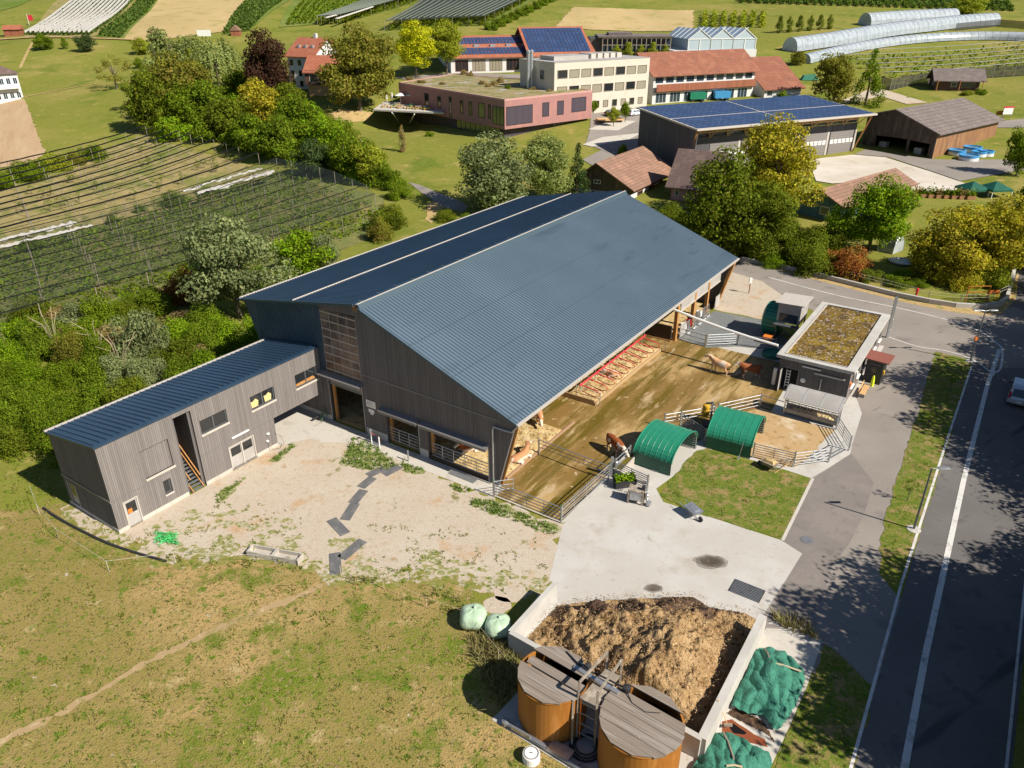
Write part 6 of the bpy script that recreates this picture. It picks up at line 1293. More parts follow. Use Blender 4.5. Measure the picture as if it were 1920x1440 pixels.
# terrace
z_t = zt-4.9; TP = [G(700, 205, z_t), G(832, 211, z_t), G(812, 196, z_t), G(720, 190, z_t)]
ter = thing('roof_terrace', 'cantilever terrace with slanted white props beside pink building', 'terrace'); t = MB(); t.prism([(p.x, p.y) for p in TP], z_t-.35, z_t); t.obj('deck', m['concrete_new'], ter); t = MB()
for p_, q_ in (((735, 211), (748, 228)), ((777, 214), (768, 231))): t.tube(G(*p_, z_t-.3), G(q_[0], q_[1]), .14, 6)
t.obj('prop', m['white'], ter)
for (x, y, op, lab) in ((752, 196, 1, 'open white parasol nearer the big maple'), (773, 196, 1, 'open white parasol nearer the pink wall'), (726, 195, 0, 'closed white parasol at the terrace tip'), (736, 193, 0, 'closed white parasol in the middle of the terrace'), (789, 198, 0, 'closed white parasol by the pink wall')):
    P = G(x, y, z_t); e = thing('parasol', lab, 'parasol', P, 0, 'terrace parasols'); t = MB(); t.tube((0, 0, 0), (0, 0, 2.6), .05); t.obj('pole', m['white'], e); t = MB(); t.lathe([(1.5, 2.15), (.7, 2.5), (0, 2.75), (0, 2.7), (1.45, 2.1)] if op else [(.1, 1.0), (.2, 1.3), (.12, 2.4), (0, 2.6)], 8); t.obj('canopy', m['white'], e)
for k, (x, y) in enumerate(((722, 201), (738, 202), (752, 203), (768, 204), (784, 205), (800, 206), (745, 199), (775, 201))):
    P = G(x, y, z_t); e = thing('terrace_table', 'small table with benches on the cantilever terrace', 'table', P, .3, 'terrace tables'); t = MB(); t.box(-.8, -.35, .7, .8, .35, .75); t.box(-.1, -.1, 0, .1, .1, .7); t.obj('table_top', m['tarp' if k % 2 else 'grey'], e); t = MB(); t.box(-.8, -.85, .4, .8, -.55, .45); t.box(-.8, .55, .4, .8, .85, .45); t.box(-.7, -.8, 0, -.6, .8, .4); t.box(.6, -.8, 0, .7, .8, .4); t.obj('bench', m['yellow'], e)
# shrubs on the planted roof
for (x, y, hw, h) in ((925,160,14,1.4), (938,155,12,1.8), (915,163,10,1.), (952,166,9,1.2), (1010,160,10,1.6), (990,165,10,.9), (870,140,12,1.8), (882,142,8,1.8), (905,158,12,1.2), (1000,168,12,.8), (1030,171,10,.7), (768,150,12,1.2), (790,155,14,.9), (830,158,12,.7)):
    P = G(x, y, zt-.12); plant('roof_shrub', 'bush', P, hw*mpp(P)*.8, h, 'mid' if hw % 2 else 'tan', 'low shrub growing on the planted pink building roof', 'shrub', 'shrubs on the planted roof')

# cream building
Bp = G(1219, 199); h = hgt(Bp, 108); zt2 = Bp.z+h; A2_, B2_, L2_ = G(1040, 118, zt2), G(1219, 108, zt2), G(976, 112, zt2)
A2g = Vector((A2_.x, A2_.y, Bp.z)); B2g = Vector((B2_.x, B2_.y, Bp.z)); e, L_ = root('cream_building', 'cream flat roofed school block with three window rows', 'building', A2g, B2g); D_ = dist2(A2_, L2_)*1.0
D_ = min(max(D_, 14), 22)
walls(e, L_, D_, h, 'cream', -3)
for r_, (zf0, zf1) in enumerate(((.70, .86), (.385, .545), (.07, .21))):
    nn = 8 if r_ < 2 else 10
    for k in range(nn):
        x0 = L_*(.03+k*.96/nn)
        if r_ == 2: win(e, x0, x0+L_*.052, h*zf0, h*zf1, glass='shutter' if k % 2 else 'glass', frame='postwood', pr=.12)
        else: win(e, x0, x0+L_*.098, h*zf0, h*zf1, glass='shutter' if (k*7+r_*3) % 5 > 1 else 'glass', frame='postwood', pr=.12)
for y0 in (4, 8.5): win(e, y0, y0+1.6, h*.66, h*.84, side=-.0001, frame='postwood')
t = MB(); t.box(-.08, -.08, h, L_+.08, D_+.08, h+.1); t.obj('roof', m['grey'], e)
t = MB(); t.box(L_*.1, D_*.3, h+.1, L_*.45, D_*.7, h+1.0); t.obj('roof_unit', m['grey'], e)
for k in range(5): t = MB(); t.box(L_*(.5+.07*k), D_*.35, h+.1, L_*(.55+.07*k), D_*.7, h+1.1); t.obj('roof_vent', m['pale'], e)
for k in range(2): t = MB(); t.tube((-1.0-.9*k, D_*.55, -1), (-1.0-.9*k, D_*.55, h+1.8), .38, 12); t.lathe([(.45, 0), (.5, .4), (.2, .7), (0, .75)], 10, (-1.0-.9*k, D_*.55, h+1.7)); t.obj('chimney_pipe', m['galv'], e)
# workshop with solar roof
A = G(846, 138); Bx = G(1112, 128); e, L_ = root('solar_workshop', 'long workshop with red tiles and solar panels', 'workshop', A, Bx); D_ = 22
eh = hgt(A, 107); q = e.location+Matrix.Rotation(ang(A, Bx), 3, 'Z')@Vector((L_*.15, D_*.5, 0)); rh = hgt(Vector((q.x, q.y, e.location.z)), 68)
walls(e, L_, D_, eh, 'whitewall', -3); R_ = roof_x(e, L_, D_, eh, rh, 'redf', .9, gmat='redwood'); s = (rh-eh)/(D_/2)
t = MB()
for r_, (ya, yb) in enumerate(((.6, 2.2), (2.4, 4.0), (6.2, 7.8), (8.0, 9.6))):
    n_ = 40; w_ = L_/n_
    for k in range(n_): t.hexa([(k*w_+.15, ya, eh+ya*s+.3), ((k+1)*w_-.05, ya, eh+ya*s+.3), ((k+1)*w_-.05, yb, eh+yb*s+.3), (k*w_+.15, yb, eh+yb*s+.3)], [(k*w_+.15, ya, eh+ya*s+.36), ((k+1)*w_-.05, ya, eh+ya*s+.36), ((k+1)*w_-.05, yb, eh+yb*s+.36), (k*w_+.15, yb, eh+yb*s+.36)])
tag(t.obj('solar_panels', m['pv'], R_), kind='stuff')
for k in range(7): t = MB(); t.box(3+5*k, 4.6, eh+4.6*s+.25, 4.6+5*k, 5.6, eh+5.6*s+.4); t.obj('skylight', m['pvl'], R_)
for k in range(6): win(e, L_*.03+k*5.2, L_*.03+k*5.2+3.9, eh*.12, eh*.82, glass='shutter' if k % 3 else 'glass', frame='redwood', bars=4, pr=.1)
A3 = e.location+Matrix.Rotation(ang(A, Bx), 3, 'Z')@Vector((L_*.53, -3, 0)); e2 = thing('solar_annex', 'taller workshop wing with full solar roof', 'workshop', A3, ang(A, Bx)); walls(e2, L_*.43, 24, eh+.2, 'whitewall', -3); R_ = roof_x(e2, L_*.43, 24, eh+.2, rh+2.2, 'redf', .8, gmat='redwood'); s = (rh+2-eh)/12; t = MB()
for r_ in range(6):
    for k in range(16): w_ = L_*.43/16; ya = .8+1.75*r_; yb = ya+1.6; x0 = k*w_+.1; x1 = (k+1)*w_-.05; t.hexa([(x0, ya, eh+.2+ya*s+.3), (x1, ya, eh+.2+ya*s+.3), (x1, yb, eh+.2+yb*s+.3), (x0, yb, eh+.2+yb*s+.3)], [(x0, ya, eh+.26+ya*s+.3), (x1, ya, eh+.26+ya*s+.3), (x1, yb, eh+.26+yb*s+.3), (x0, yb, eh+.26+yb*s+.3)])
tag(t.obj('solar_panels', m['pv'], R_), kind='stuff')
# timber office and greenhouse
A, B = G(1128, 112), G(1254, 109); e, L_ = root('timber_office', 'flat roofed timber office with climbing plants on frame', 'office building', A, B); h = hgt(A, 68); walls(e, L_, 16, h*.95, 'glassb', -2); t = MB(); t.box(-1.5, -1.5, h*.95, L_+.5, 16.5, h*1.02); t.box(L_*.1, 3, h*1.02, L_*.45, 12, h*1.13); t.obj('roof', m['greyroof'], e); t = MB(); [t.box(L_*k/14-.12, -1.3, 0, L_*k/14+.12, -1.1, h*.95) for k in range(15)]; [t.box(0, -1.32, h*z, L_, -1.08, h*z+.22) for z in (.3, .62, .9)]; t.obj('timber_grid', m['postwood'], e); t = MB(); t.box(-4, 1, -1, 0, 15, h*.93); t.obj('side_wing', m['darkclad'], e)
for k in range(5): plant('climbing_plant', 'tall', e.location+Matrix.Rotation(ang(A, B), 3, 'Z')@Vector((L_*(.2+.18*k), -1.7, 0)), 2.6, h*(.75+.1*(k % 2)), 'lime', 'climbing plant on the frame of the timber office', 'plant', 'climbers on the timber office', .0)
A, B = G(1262, 116), G(1414, 108); e, L_ = root('greenhouse', 'glass greenhouse with three pale gables', 'greenhouse', A, B); h = hgt(A, 95); hg = hgt(A, 74); hr = hgt(A, 55); D_ = 20
walls(e, L_*1.02, D_, h, 'whitewall', -2, 'base_wall'); t = MB(); x0 = L_*.17; w3 = (L_-x0)/3
t.box(x0, .3, h, L_-.1, .36, hg); t.box(L_-.2, .4, h, L_-.1, D_, hg); t.box(x0, .4, h, x0+.08, D_, hg)
for k in range(3):
    xa, xb = x0+w3*k, x0+w3*(k+1); xm = (xa+xb)/2; t.hexa([(xa, .3, hg), (xm, .3, hr), (xm, D_, hr), (xa, D_, hg)], [(xa, .3, hg+.06), (xm, .3, hr+.06), (xm, D_, hr+.06), (xa, D_, hg+.06)]); t.hexa([(xm, .3, hr), (xb, .3, hg), (xb, D_, hg), (xm, D_, hr)], [(xm, .3, hr+.06), (xb, .3, hg+.06), (xb, D_, hg+.06), (xm, D_, hr+.06)])
for k in range(3): xa, xb = x0+w3*k, x0+w3*(k+1); t.hexa([(xa, .3, hg), (xb, .3, hg), ((xa+xb)/2, .3, hr)], [(xa, .36, hg), (xb, .36, hg), ((xa+xb)/2, .36, hr)])
t.obj('glazing', M('pale_greenhouse_glass', (.42,.5,.56), rough=.12, spec=.8), e); t = MB()
for k in range(3):
    xa, xb = x0+w3*k, x0+w3*(k+1); xm = (xa+xb)/2
    for x in (xa, xm, xb): t.box(x-.1, .15, h, x+.1, .3, hg)
    t.beam((xa-.2, .15, hg-.1), (xm+.6, .15, hr+.35), .16); t.beam((xb+.2, .15, hg-.1), (xm-.6, .15, hr+.35), .16); t.box(xa, .15, hg-.12, xb, .3, hg+.05)
    for y in (4, 8, 12, 16): t.beam((xa, y, hg+.1), (xm, y, hr+.1), .14); t.beam((xm, y, hr+.1), (xb, y, hg+.1), .14)
t.obj('frame', m['white'], e)
# red roofed long building with wing
A, B = G(1222, 196), G(1410, 180); e, L_ = root('red_roofed_building', 'long building with rusty red roof and board balcony', 'building', A, B); eh = hgt(A, 139); rh = eh+4.3; D_ = 13
walls(e, L_, D_, eh, 'whitewall', -3); roof_x(e, L_, D_, eh, rh, 'red', 1.0, gmat='whitewall'); t = MB(); t.box(.5, -.9, eh*.42, L_, -.75, eh*.66); t.box(.5, -.75, eh*.40, L_, 0, eh*.43); t.obj('balcony', m['redwood'], e)
for k in range(10): win(e, L_*(.02+.098*k), L_*(.09+.098*k), eh*.70, eh*.93, frame='dark', glass='glassb')
for k in range(7): win(e, L_*(.03+.135*k), L_*(.13+.135*k), eh*.03, eh*.36, bars=3)
A, B = G(1432, 184), G(1506, 180); e, L_ = root('red_roofed_wing', 'red roofed wing with deep sloping tile roof', 'building', A, B); eh = hgt(A, 166); walls(e, L_*.92, 16, eh, 'whitewall', -2); R_ = roof_x(e, L_*.92, 19, eh, eh+6.6, 'red', .8, yr=12, gmat='whitewall'); win(e, .8, 2.6, eh*.2, eh*.75)
# red house on the left hill
A, B = G(546, 165), G(594, 169); e, L_ = root('farm_house', 'white farm house with bright red roof and shutters', 'house', A, B); eh = hgt(A, 102); rh = eh+4.0; D_ = 13; walls(e, L_, D_, eh, 'whitewall', -3); R_ = roof_x(e, L_, D_, eh, rh, 'redf', .7, gmat='whitewall'); 
for k in range(3):
    for z in (.08, .38, .7): w_ = win(e, L_*(.06+.31*k), L_*(.22+.31*k), eh*z, eh*(z+.19), glass='glass')
for k in range(3): t = MB(); s = (rh-eh)/(D_/2); t.box(L_*(.2+.26*k), 2.4, eh+2.4*s+.2, L_*(.29+.26*k), 3.4, eh+3.4*s+.4); t.obj('skylight', m['pvl'], R_)
t = MB(); t.box(L_*.55, D_/2-.4, rh-.3, L_*.65, D_/2+.4, rh+1.2); t.obj('chimney', m['whitewall'], R_)
for y0 in (2, 6): win(e, y0, y0+1.3, eh*.4, eh*.6, side=L_, glass='glass')
A, B = G(580, 180), G(634, 180); e, L_ = root('farm_house', 'smaller red roofed house with dark timber floor beside maple', 'house', A, B); eh = hgt(A, 132); walls(e, L_, 9, eh*.45, 'timberp', -2); t = MB(); t.box(-.4, -.5, eh*.45, L_+.2, 9, eh); t.obj('upper_floor', m['cabin'], e); roof_x(e, L_, 9, eh, eh+3.2, 'redf', .9, gmat='cabin'); win(e, L_*.1, L_*.4, eh*.55, eh*.85, y=-.5, glass='glass')
# white house at the left edge
A, B = G(-36, 198), G(44, 183); e, L_ = root('white_house', 'white rendered house with grey hipped roof on the hillside', 'house', A, B); eh = hgt(B, 129); walls(e, L_, 11, eh, 'whitewall', -2); t = MB(); ov = .7; t.hexa([(-ov, -ov, eh), (L_+ov, -ov, eh), (L_+ov, 11+ov, eh), (-ov, 11+ov, eh)], [(4, 5.2, eh+3.6), (L_-5.5, 5.2, eh+3.6), (L_-5.5, 5.8, eh+3.6), (4, 5.8, eh+3.6)]); t.obj('roof', m['darkroof'], e)
for k in range(4):
    for z in (.1, .6): win(e, L_*(.40+.155*k), L_*(.5+.155*k), eh*z, eh*(z+.26), glass='glassb', bars=2)
t = MB(); t.box(L_*.45, -1.6, eh*.5, L_*.95, 0, eh*.53); t.box(L_*.45, -1.6, eh*.53, L_*.95, -1.5, eh*.66); t.obj('balcony', m['white'], e)
for y0 in (1.5, 5): win(e, y0, y0+1.4, eh*.6, eh*.86, side=L_, glass='glassb')
t = MB(); P = G(30, 188); t.box(-6, -.3, -1, 1.5, .0, .6); o = t.obj('retaining_wall', m['whitewall'], None, loc=P); o.rotation_euler.z = ang(A, B)+.25; tag(o, 'pale garden wall below the white house', 'wall')
# machinery hall
Bp = G(1602, 290); h = hgt(Bp, 214); z_r = Bp.z+h; FL, FR, BL, BR = G(1308, 241, z_r), G(1641, 212, z_r), G(1208, 199, z_r+1.62), G(1512, 178, z_r+1.62)
e = thing('machinery_hall', 'large machinery hall with blue solar roof and roller gates', 'hall', (FL.x, FL.y, Bp.z), ang(FL, FR)); L_ = dist2(FL, FR); D_ = (dist2(FL, BL)+dist2(FR, BR))/2; sl_ = 1.62/D_
def tilt(mb):
    mb.v = [(a, b, c+sl_*b) for a, b, c in mb.v]; return mb
t = MB(); t.box(-.3, -.4, h-.35, L_+.3, D_, h-.05); tilt(t); R_ = t.obj('roof', m['pale'], e); t = MB(); nx, ny = 30, 12
for i in range(nx):
    for k in range(ny):
        if k == 6 and False: continue
        g_ = .35 if k == 5 else .0; t.box(i*L_/nx+.07, k*D_/ny+.13+g_, h-.05, (i+1)*L_/nx-.07+(0 if i != 14 else -.4), (k+1)*D_/ny-.13, h+.02)
tilt(t); tag(t.obj('solar_panels', m['pv'], R_), kind='stuff')
t = MB(); t.wall([(1.2, -1), (D_-.5, -1), (D_-.5, h-.35+sl_*D_), (.1, h-.35)], [], lambda a, b, q: (.25+q, a, b), .2); t.obj('side_wall', m['darkclad'], e); t = MB(); t.box(.45, 2.6, -1, L_-1.4, 2.8, h*.74); t.box(.45, D_-.6, -1, L_-1.4, D_-.4, h-.4); t.obj('front_wall', m['grey' if False else 'darkclad'], e)
t = MB(); t.box(.5, 2.7, h*.75, L_-1.6, 2.8, h-.4); t.obj('clerestory', m['glassb'], e); t = MB()
for k in range(11): x = .6+k*(L_-2.2)/10; t.box(x, .2, h-.75, x+.22, 3.0, h-.38); t.box(x, 2.45, h*.74, x+.18, 2.6, h-.4); t.beam((x+.1, 2.4, h*.72), (x+.1, .4, h-.5), .14)
t.box(.5, .0, h-.62, L_-1, .18, h-.38); t.box(.5, 2.4, h*.82, L_-1.6, 2.5, h*.85); t.obj('roof_frame', m['timberp'], e)
for x, s_ in ((.1, 1), (L_-.4, -1)): t = MB(); t.beam((x, .2, h-.4), (x+s_*(.8 if s_ > 0 else 1.6), 2.2, 0), .3, .3); t.obj('slanted_post', m['timber'], e)
for k in range(5):
    x0 = L_*(.12+.172*k); x1 = x0+L_*.15; t = MB(); t.box(x0, 2.5, -.5, x1, 2.59, h*.56); gd = t.obj('roller_gate', m['gatedoor'], e); t = MB(); [t.box(x0+(x1-x0)*(j+.12)/6, 2.47, z, x0+(x1-x0)*(j+.88)/6, 2.495, z+h*.045) for j in range(6) for z in (h*.27, h*.325)]; t.obj('gate_window', m['white'], gd); t = MB(); t.box(x1+.05, 2.45, 0, x1+L_*.012, 2.6, h*.57); t.obj('gate_post', m['pale'], gd)
# wooden barn with shingle roof
e, L_, D_, A, B = perp_root('wooden_barn', 'old wooden barn with grey shingle roof and open bays', 'barn', (1614, 279), (1747, 298), (1862, 268)); ehB = hgt(B, 249); hap = hgt(A.lerp(B, .40), 206); ehL = hgt(A, 216); gate = MB()
gate.wall([(0, -1), (L_*.18, -1), (L_*.18, ehB*.62), (L_*.62, ehB*.62), (L_*.64, -1), (L_*.66, -1), (L_*.66, ehB*.6), (L_*.93, ehB*.55), (L_*.93, -1), (L_, -1), (L_, ehB), (L_*.40, hap), (0, ehL)], [], lambda a, b, q: (a, q, b), .2); gate.obj('front_wall', m['barndark'], e)
t = MB(); t.box(L_-.2, .2, -1, L_, D_, ehB); t.obj('side_wall', m['barnwood'], e); t = MB(); t.box(0, D_-.2, -1, L_-.2, D_, ehB); t.box(0, .2, -1, .2, D_-.2, ehL); t.box(.2, D_*.4, -1, L_-.2, D_*.4+.2, ehB); t.obj('inner_wall', m['barndark'], e); roof_y(e, L_, D_, ehB, hap, 'greyroof', .9, xr=L_*.40, ehl=ehL)
for x0, x1, zz, lab in ((.2, .3, 1.8, 'tall pale crate stored in the open barn bay'), (.7, .8, 1.5, 'lower pale crate in the right bay of the wooden barn')):
    t = MB(); t.box(L_*x0, 1.3, 0, L_*x1, 2.8, zz); tag(t.obj('storage_crate', m['grey'], None, loc=e.location), lab, 'crate').rotation_euler.z = ang(A, B)
# farm cottage and neighbours
e, L_, D_, A, B = perp_root('farm_cottage', 'dark boarded cottage with brown tiled gable roof', 'cottage', (1102, 350), (1182, 376), (1257, 340)); eh = hgt(B, 352); ap = hgt(A.lerp(B, .42), 306)
t = MB(); t.box(0, 0, -1, L_, D_, eh*.45); t.obj('lower_wall', m['whitewall'], e); t = MB(); t.box(-.03, -.03, eh*.45, L_+.03, D_, eh); t.obj('upper_wall', m['barndark'], e); roof_y(e, L_, D_, eh, ap, 'brownroof', .9, gmat='barndark', xr=L_*.42); win(e, L_*.36, L_*.48, eh*.98, eh*1.28, glass='glassb', bars=2)
t = MB(); t.box(.2, -.06, .1, L_-.1, -.01, eh*.42); t.obj('mural', M('blue_mural', (.1,.32,.5), [((.55,.6,.62), 1.3,.5,.56), ((.4,.07,.05), 2.1,.56,.6), ((.08,.1,.3), 1.7,.56,.62)], .8), e)
for k in range(3): win(e, D_*(.15+.27*k), D_*(.28+.27*k), eh*.1, eh*.42, side=L_, frame='redwood', glass='glass')
A, B = G(1100, 353), G(1120, 361); e, L_ = root('lean_to', 'small brown roofed lean-to left of the cottage', 'shed', A, B); walls(e, L_*.9, 4, 2.2, 'whitewall'); roof_x(e, L_*.9, 4, 2.2, 3.2, 'brownroof', .6)
A, B = G(1257, 374), G(1330, 384); e, L_ = root('tiled_house', 'pinkish house with steep dark brown tiled roof', 'house', A, B); eh = hgt(A, 341); walls(e, L_, 11, eh, 'pinkd', -2); roof_x(e, L_, 11, eh, eh+4.6, 'darkroof', .9, gmat='pinkd'); win(e, L_*.1, L_*.2, eh*.35, eh*.75); win(e, L_*.4, L_*.5, eh*.35, eh*.75)
e, L_, D_, A, B = perp_root('blue_shed', 'blue boarded shed with low brown roof behind trees', 'shed', (1490, 402), (1572, 419), (1704, 374)); eh = hgt(B, 385); ap = hgt(A.lerp(B, .5), 356); t = MB(); t.box(0, 0, -1, L_, D_*.5, eh); t.obj('wall', m['blueboard'], e); t = MB(); t.box(.02, D_*.5, -1, L_-.02, D_, eh); t.obj('rear_wall', m['redwood'], e); roof_y(e, L_, D_, eh, ap, 'brownroof', .7, gmat='blueboard'); win(e, L_*.55, L_*.75, eh*.3, eh*.75)
A, B = G(1752, 170), G(1847, 171); e, L_ = root('log_cabin', 'small dark brown log cabin with shingle roof', 'cabin', A, B); eh = hgt(A, 148); rh = eh+2.3; D_ = 7; walls(e, L_*.86, D_, eh, 'cabin', -1); roof_x(e, L_*.9, D_, eh, rh, 'greyroof', .9, gmat='cabin', y0=0); win(e, L_*.3, L_*.42, eh*.35, eh*.75); win(e, L_*.5, L_*.78, eh*.3, eh*.75, frame='timber'); win(e, 2, 3.4, eh*.4, eh*.8, side=-.0001, glass='glassb'); t = MB(); [t.box(x, -1.0, -.5, x+.16, -.84, eh*.98) for x in (.1, L_*.45, L_*.9)]; t.obj('porch_post', m['timber'], e)
P = G(24, 68); e = thing('tool_shed', 'tiny red shed at the far vineyard corner', 'shed', P, .15); t = MB(); t.box(-3, 0, -1, 3, 4, 2.4); t.obj('wall', m['redwood'], e); t = MB(); t.hexa([(-3.4, -.5, 2.4), (3.4, -.5, 2.4), (3.4, 4.5, 2.4), (-3.4, 4.5, 2.4)], [(-3.4, 1.9, 4), (3.4, 1.9, 4), (3.4, 2.1, 4), (-3.4, 2.1, 4)]); t.obj('roof', m['redf'], e)
P = G(55, 47); e = thing('flagpole', 'flagpole with a small red flag by the netted vineyard', 'flagpole', P); hh_ = hgt(P, 27); t = MB(); t.tube((0, 0, 0), (0, 0, hh_), .1); t.obj('pole', m['white'], e); t = MB(); t.box(.1, -.03, hh_-2.4, 2.2, .03, hh_-.3); t.obj('flag', m['redp'], e)
P = G(442, 68); e = thing('garden_hut', 'tiny red gabled hut below the striped vineyard', 'hut', P, .1); t = MB(); t.box(-1.7, 0, -.5, 1.7, 3, 2); t.obj('wall', m['redwood'], e); t = MB(); t.hexa([(-2, -.3, 2), (2, -.3, 2), (2, 3.3, 2), (-2, 3.3, 2)], [(-.1, -.3, 3.8), (.1, -.3, 3.8), (.1, 3.3, 3.8), (-.1, 3.3, 3.8)]); t.obj('roof', m['brownroof'], e)
P = G(383, 68); t = MB(); t.box(-2.6, 0, 0, 2.6, .2, 2.2); tag(t.obj('notice_sheet', m['white'], None, loc=P), 'white board standing by the dry meadow', 'board')
# pools, canopies, beds, small polytunnel, round pond tub
for (x, y, r_, lab) in ((1793, 290, 15, 'blue pool at the left end of the group'), (1822, 284, 16, 'blue pool at the back of the group'), (1815, 300, 17, 'blue pool in front of the group'), (1834, 293, 13, 'small blue pool in the middle right'), (1849, 292, 12, 'small blue pool at the right end')):
    P = G(x, y); r = r_*mpp(P); e = thing('round_pool', lab, 'pool', P, 0, 'round pools beside the wooden barn'); t = MB(); t.lathe([(r, 0), (r, 1.0), (r-.12, 1.0), (r-.14, .7), (r-.14, .0)], 26); t.obj('wall', m['poolw'], e); t = MB(); t.lathe([(r+.03, .62), (r+.06, 1.04), (r-.16, 1.04), (r-.16, .8), (r-.13, .6)], 26, cap=False); t.obj('rim', m['blue'], e); t = MB(); t.lathe([(0, .84), (r-.16, .84), (r-.16, .88), (0, .88)], 26); t.obj('water', m['water'], e)
for (x, y, lab) in ((1820, 365, 'green pavilion canopy nearer the raised beds'), (1862, 367, 'green pavilion canopy nearer the right trees')):
    P = G(x, y); s_ = 21*mpp(P); h = hgt(P, 352); e = thing('pavilion', lab, 'canopy', P, .15, 'green pavilions'); t = MB(); t.hexa([(-s_, -s_, h), (s_, -s_, h), (s_, s_, h), (-s_, s_, h)], [(-.06, -.06, h+1.1), (.06, -.06, h+1.1), (.06, .06, h+1.1), (-.06, .06, h+1.1)]); t.box(-s_, -s_, h-.3, s_, -s_+.03, h); t.box(-s_, -s_+.03, h-.3, -s_+.03, s_, h); t.obj('canopy', m['greend'], e)
    for a in (-1, 1):
        for b in (-1, 1): t = MB(); t.box(a*s_*.96-.04, b*s_*.96-.04, 0, a*s_*.96+.04, b*s_*.96+.04, h); t.obj('leg', m['white'], e)
for k in range(8):
    P = G(1716+14.5*k, 369+.6*k); e = thing('raised_bed', 'timber raised bed with tufty plants by the pale courtyard', 'raised bed', P, .1, 'row of raised beds'); t = MB(); t.box(-.75, -.5, 0, .75, .5, .6); t.obj('box', m['barnwood'], e); cc = np.stack([rs.uniform(-.75, .75, 160), rs.uniform(-.5, .5, 160), .6+np.abs(rs.normal(0, .45, 160))], 1); me = cards('leaves', cc, unit(rs.normal(0, 1, (160, 3))), np.full(160, .2), LF['tan' if k % 3 == 0 else 'mid']); o = bpy.data.objects.new('leaves', me); C.objects.link(o); o.parent = e
def tunnel(name, pts, w_, h_, label, mat='plastic', ribs_=True):
    P = smooth_pts(pts, 5) if len(pts) > 2 else [Vector((p[0], p[1], 0)) for p in pts]; e = thing(name, label, 'polytunnel'); t = MB(); r = MB(); n = 10; rings = []
    L_ = [0]
    for a, b in zip(P, P[1:]): L_.append(L_[-1]+(b-a).length)
    Q = []; N_ = max(2, int(L_[-1]/2.5))
    for k in range(N_+1):
        s_ = L_[-1]*k/N_; i = max(j for j in range(len(L_)) if L_[j] <= s_+1e-6); i = min(i, len(P)-2); Q.append(P[i].lerp(P[i+1], (s_-L_[i])/max(1e-6, L_[i+1]-L_[i])))
    for k, p in enumerate(Q):
        d = (Q[min(k+1, len(Q)-1)]-Q[max(k-1, 0)]).normalized(); nn = Vector((-d.y, d.x, 0)); z = T(p.x, p.y); row = []
        for j in range(n+1):
            a = math.pi*j/n; q = p+nn*(w_/2*math.cos(a)); row.append((q.x, q.y, z+h_*math.sin(a)**.8))
        rings.append(row)
        if ribs_: r.path([(a[0], a[1], a[2]+.03) for a in row], .05, 4)
    for a, b in zip(rings, rings[1:]):
        for j in range(n): t.face([a[j], a[j+1], b[j+1], b[j]])
    t.face(rings[0]); t.face(rings[-1][::-1]); t.obj('film', m[mat], e, smooth=True, fix=False)
    if ribs_: r.obj('hoops', m['galv'], e)
    return e
tunnel('polytunnel', px((1480,96),(1560,84),(1650,68),(1740,57),(1800,50),(1862,46)), 6.5, 4.2, 'long white polytunnel curving up the slope')
tunnel('polytunnel', px((1620,48),(1700,42),(1786,38)), 6.5, 4.4, 'shorter polytunnel behind the long curved one')
tunnel('polytunnel', px((1508,118),(1580,100),(1660,86),(1750,77),(1840,74),(1935,76)), 4.2, 2.6, 'low white rain tunnel above the netted orchard')
a, b = G(1650, 466), G(1683, 473); tunnel('polytunnel', [(a.x, a.y), (a.lerp(b, .5)+Vector((.1, .1, 0))).xy, (b.x, b.y)], 3.0, 2.2, 'small white polytunnel beside the golden trees')
P = G(1690, 493); t = MB(); t.lathe([(1.6, 0), (1.7, .3), (1.5, .32), (1.4, .2), (0, .18)], 22); tag(t.obj('pond_tub', m['galvd'], None, loc=P), 'round grey tub in the grass below the polytunnel', 'tub')
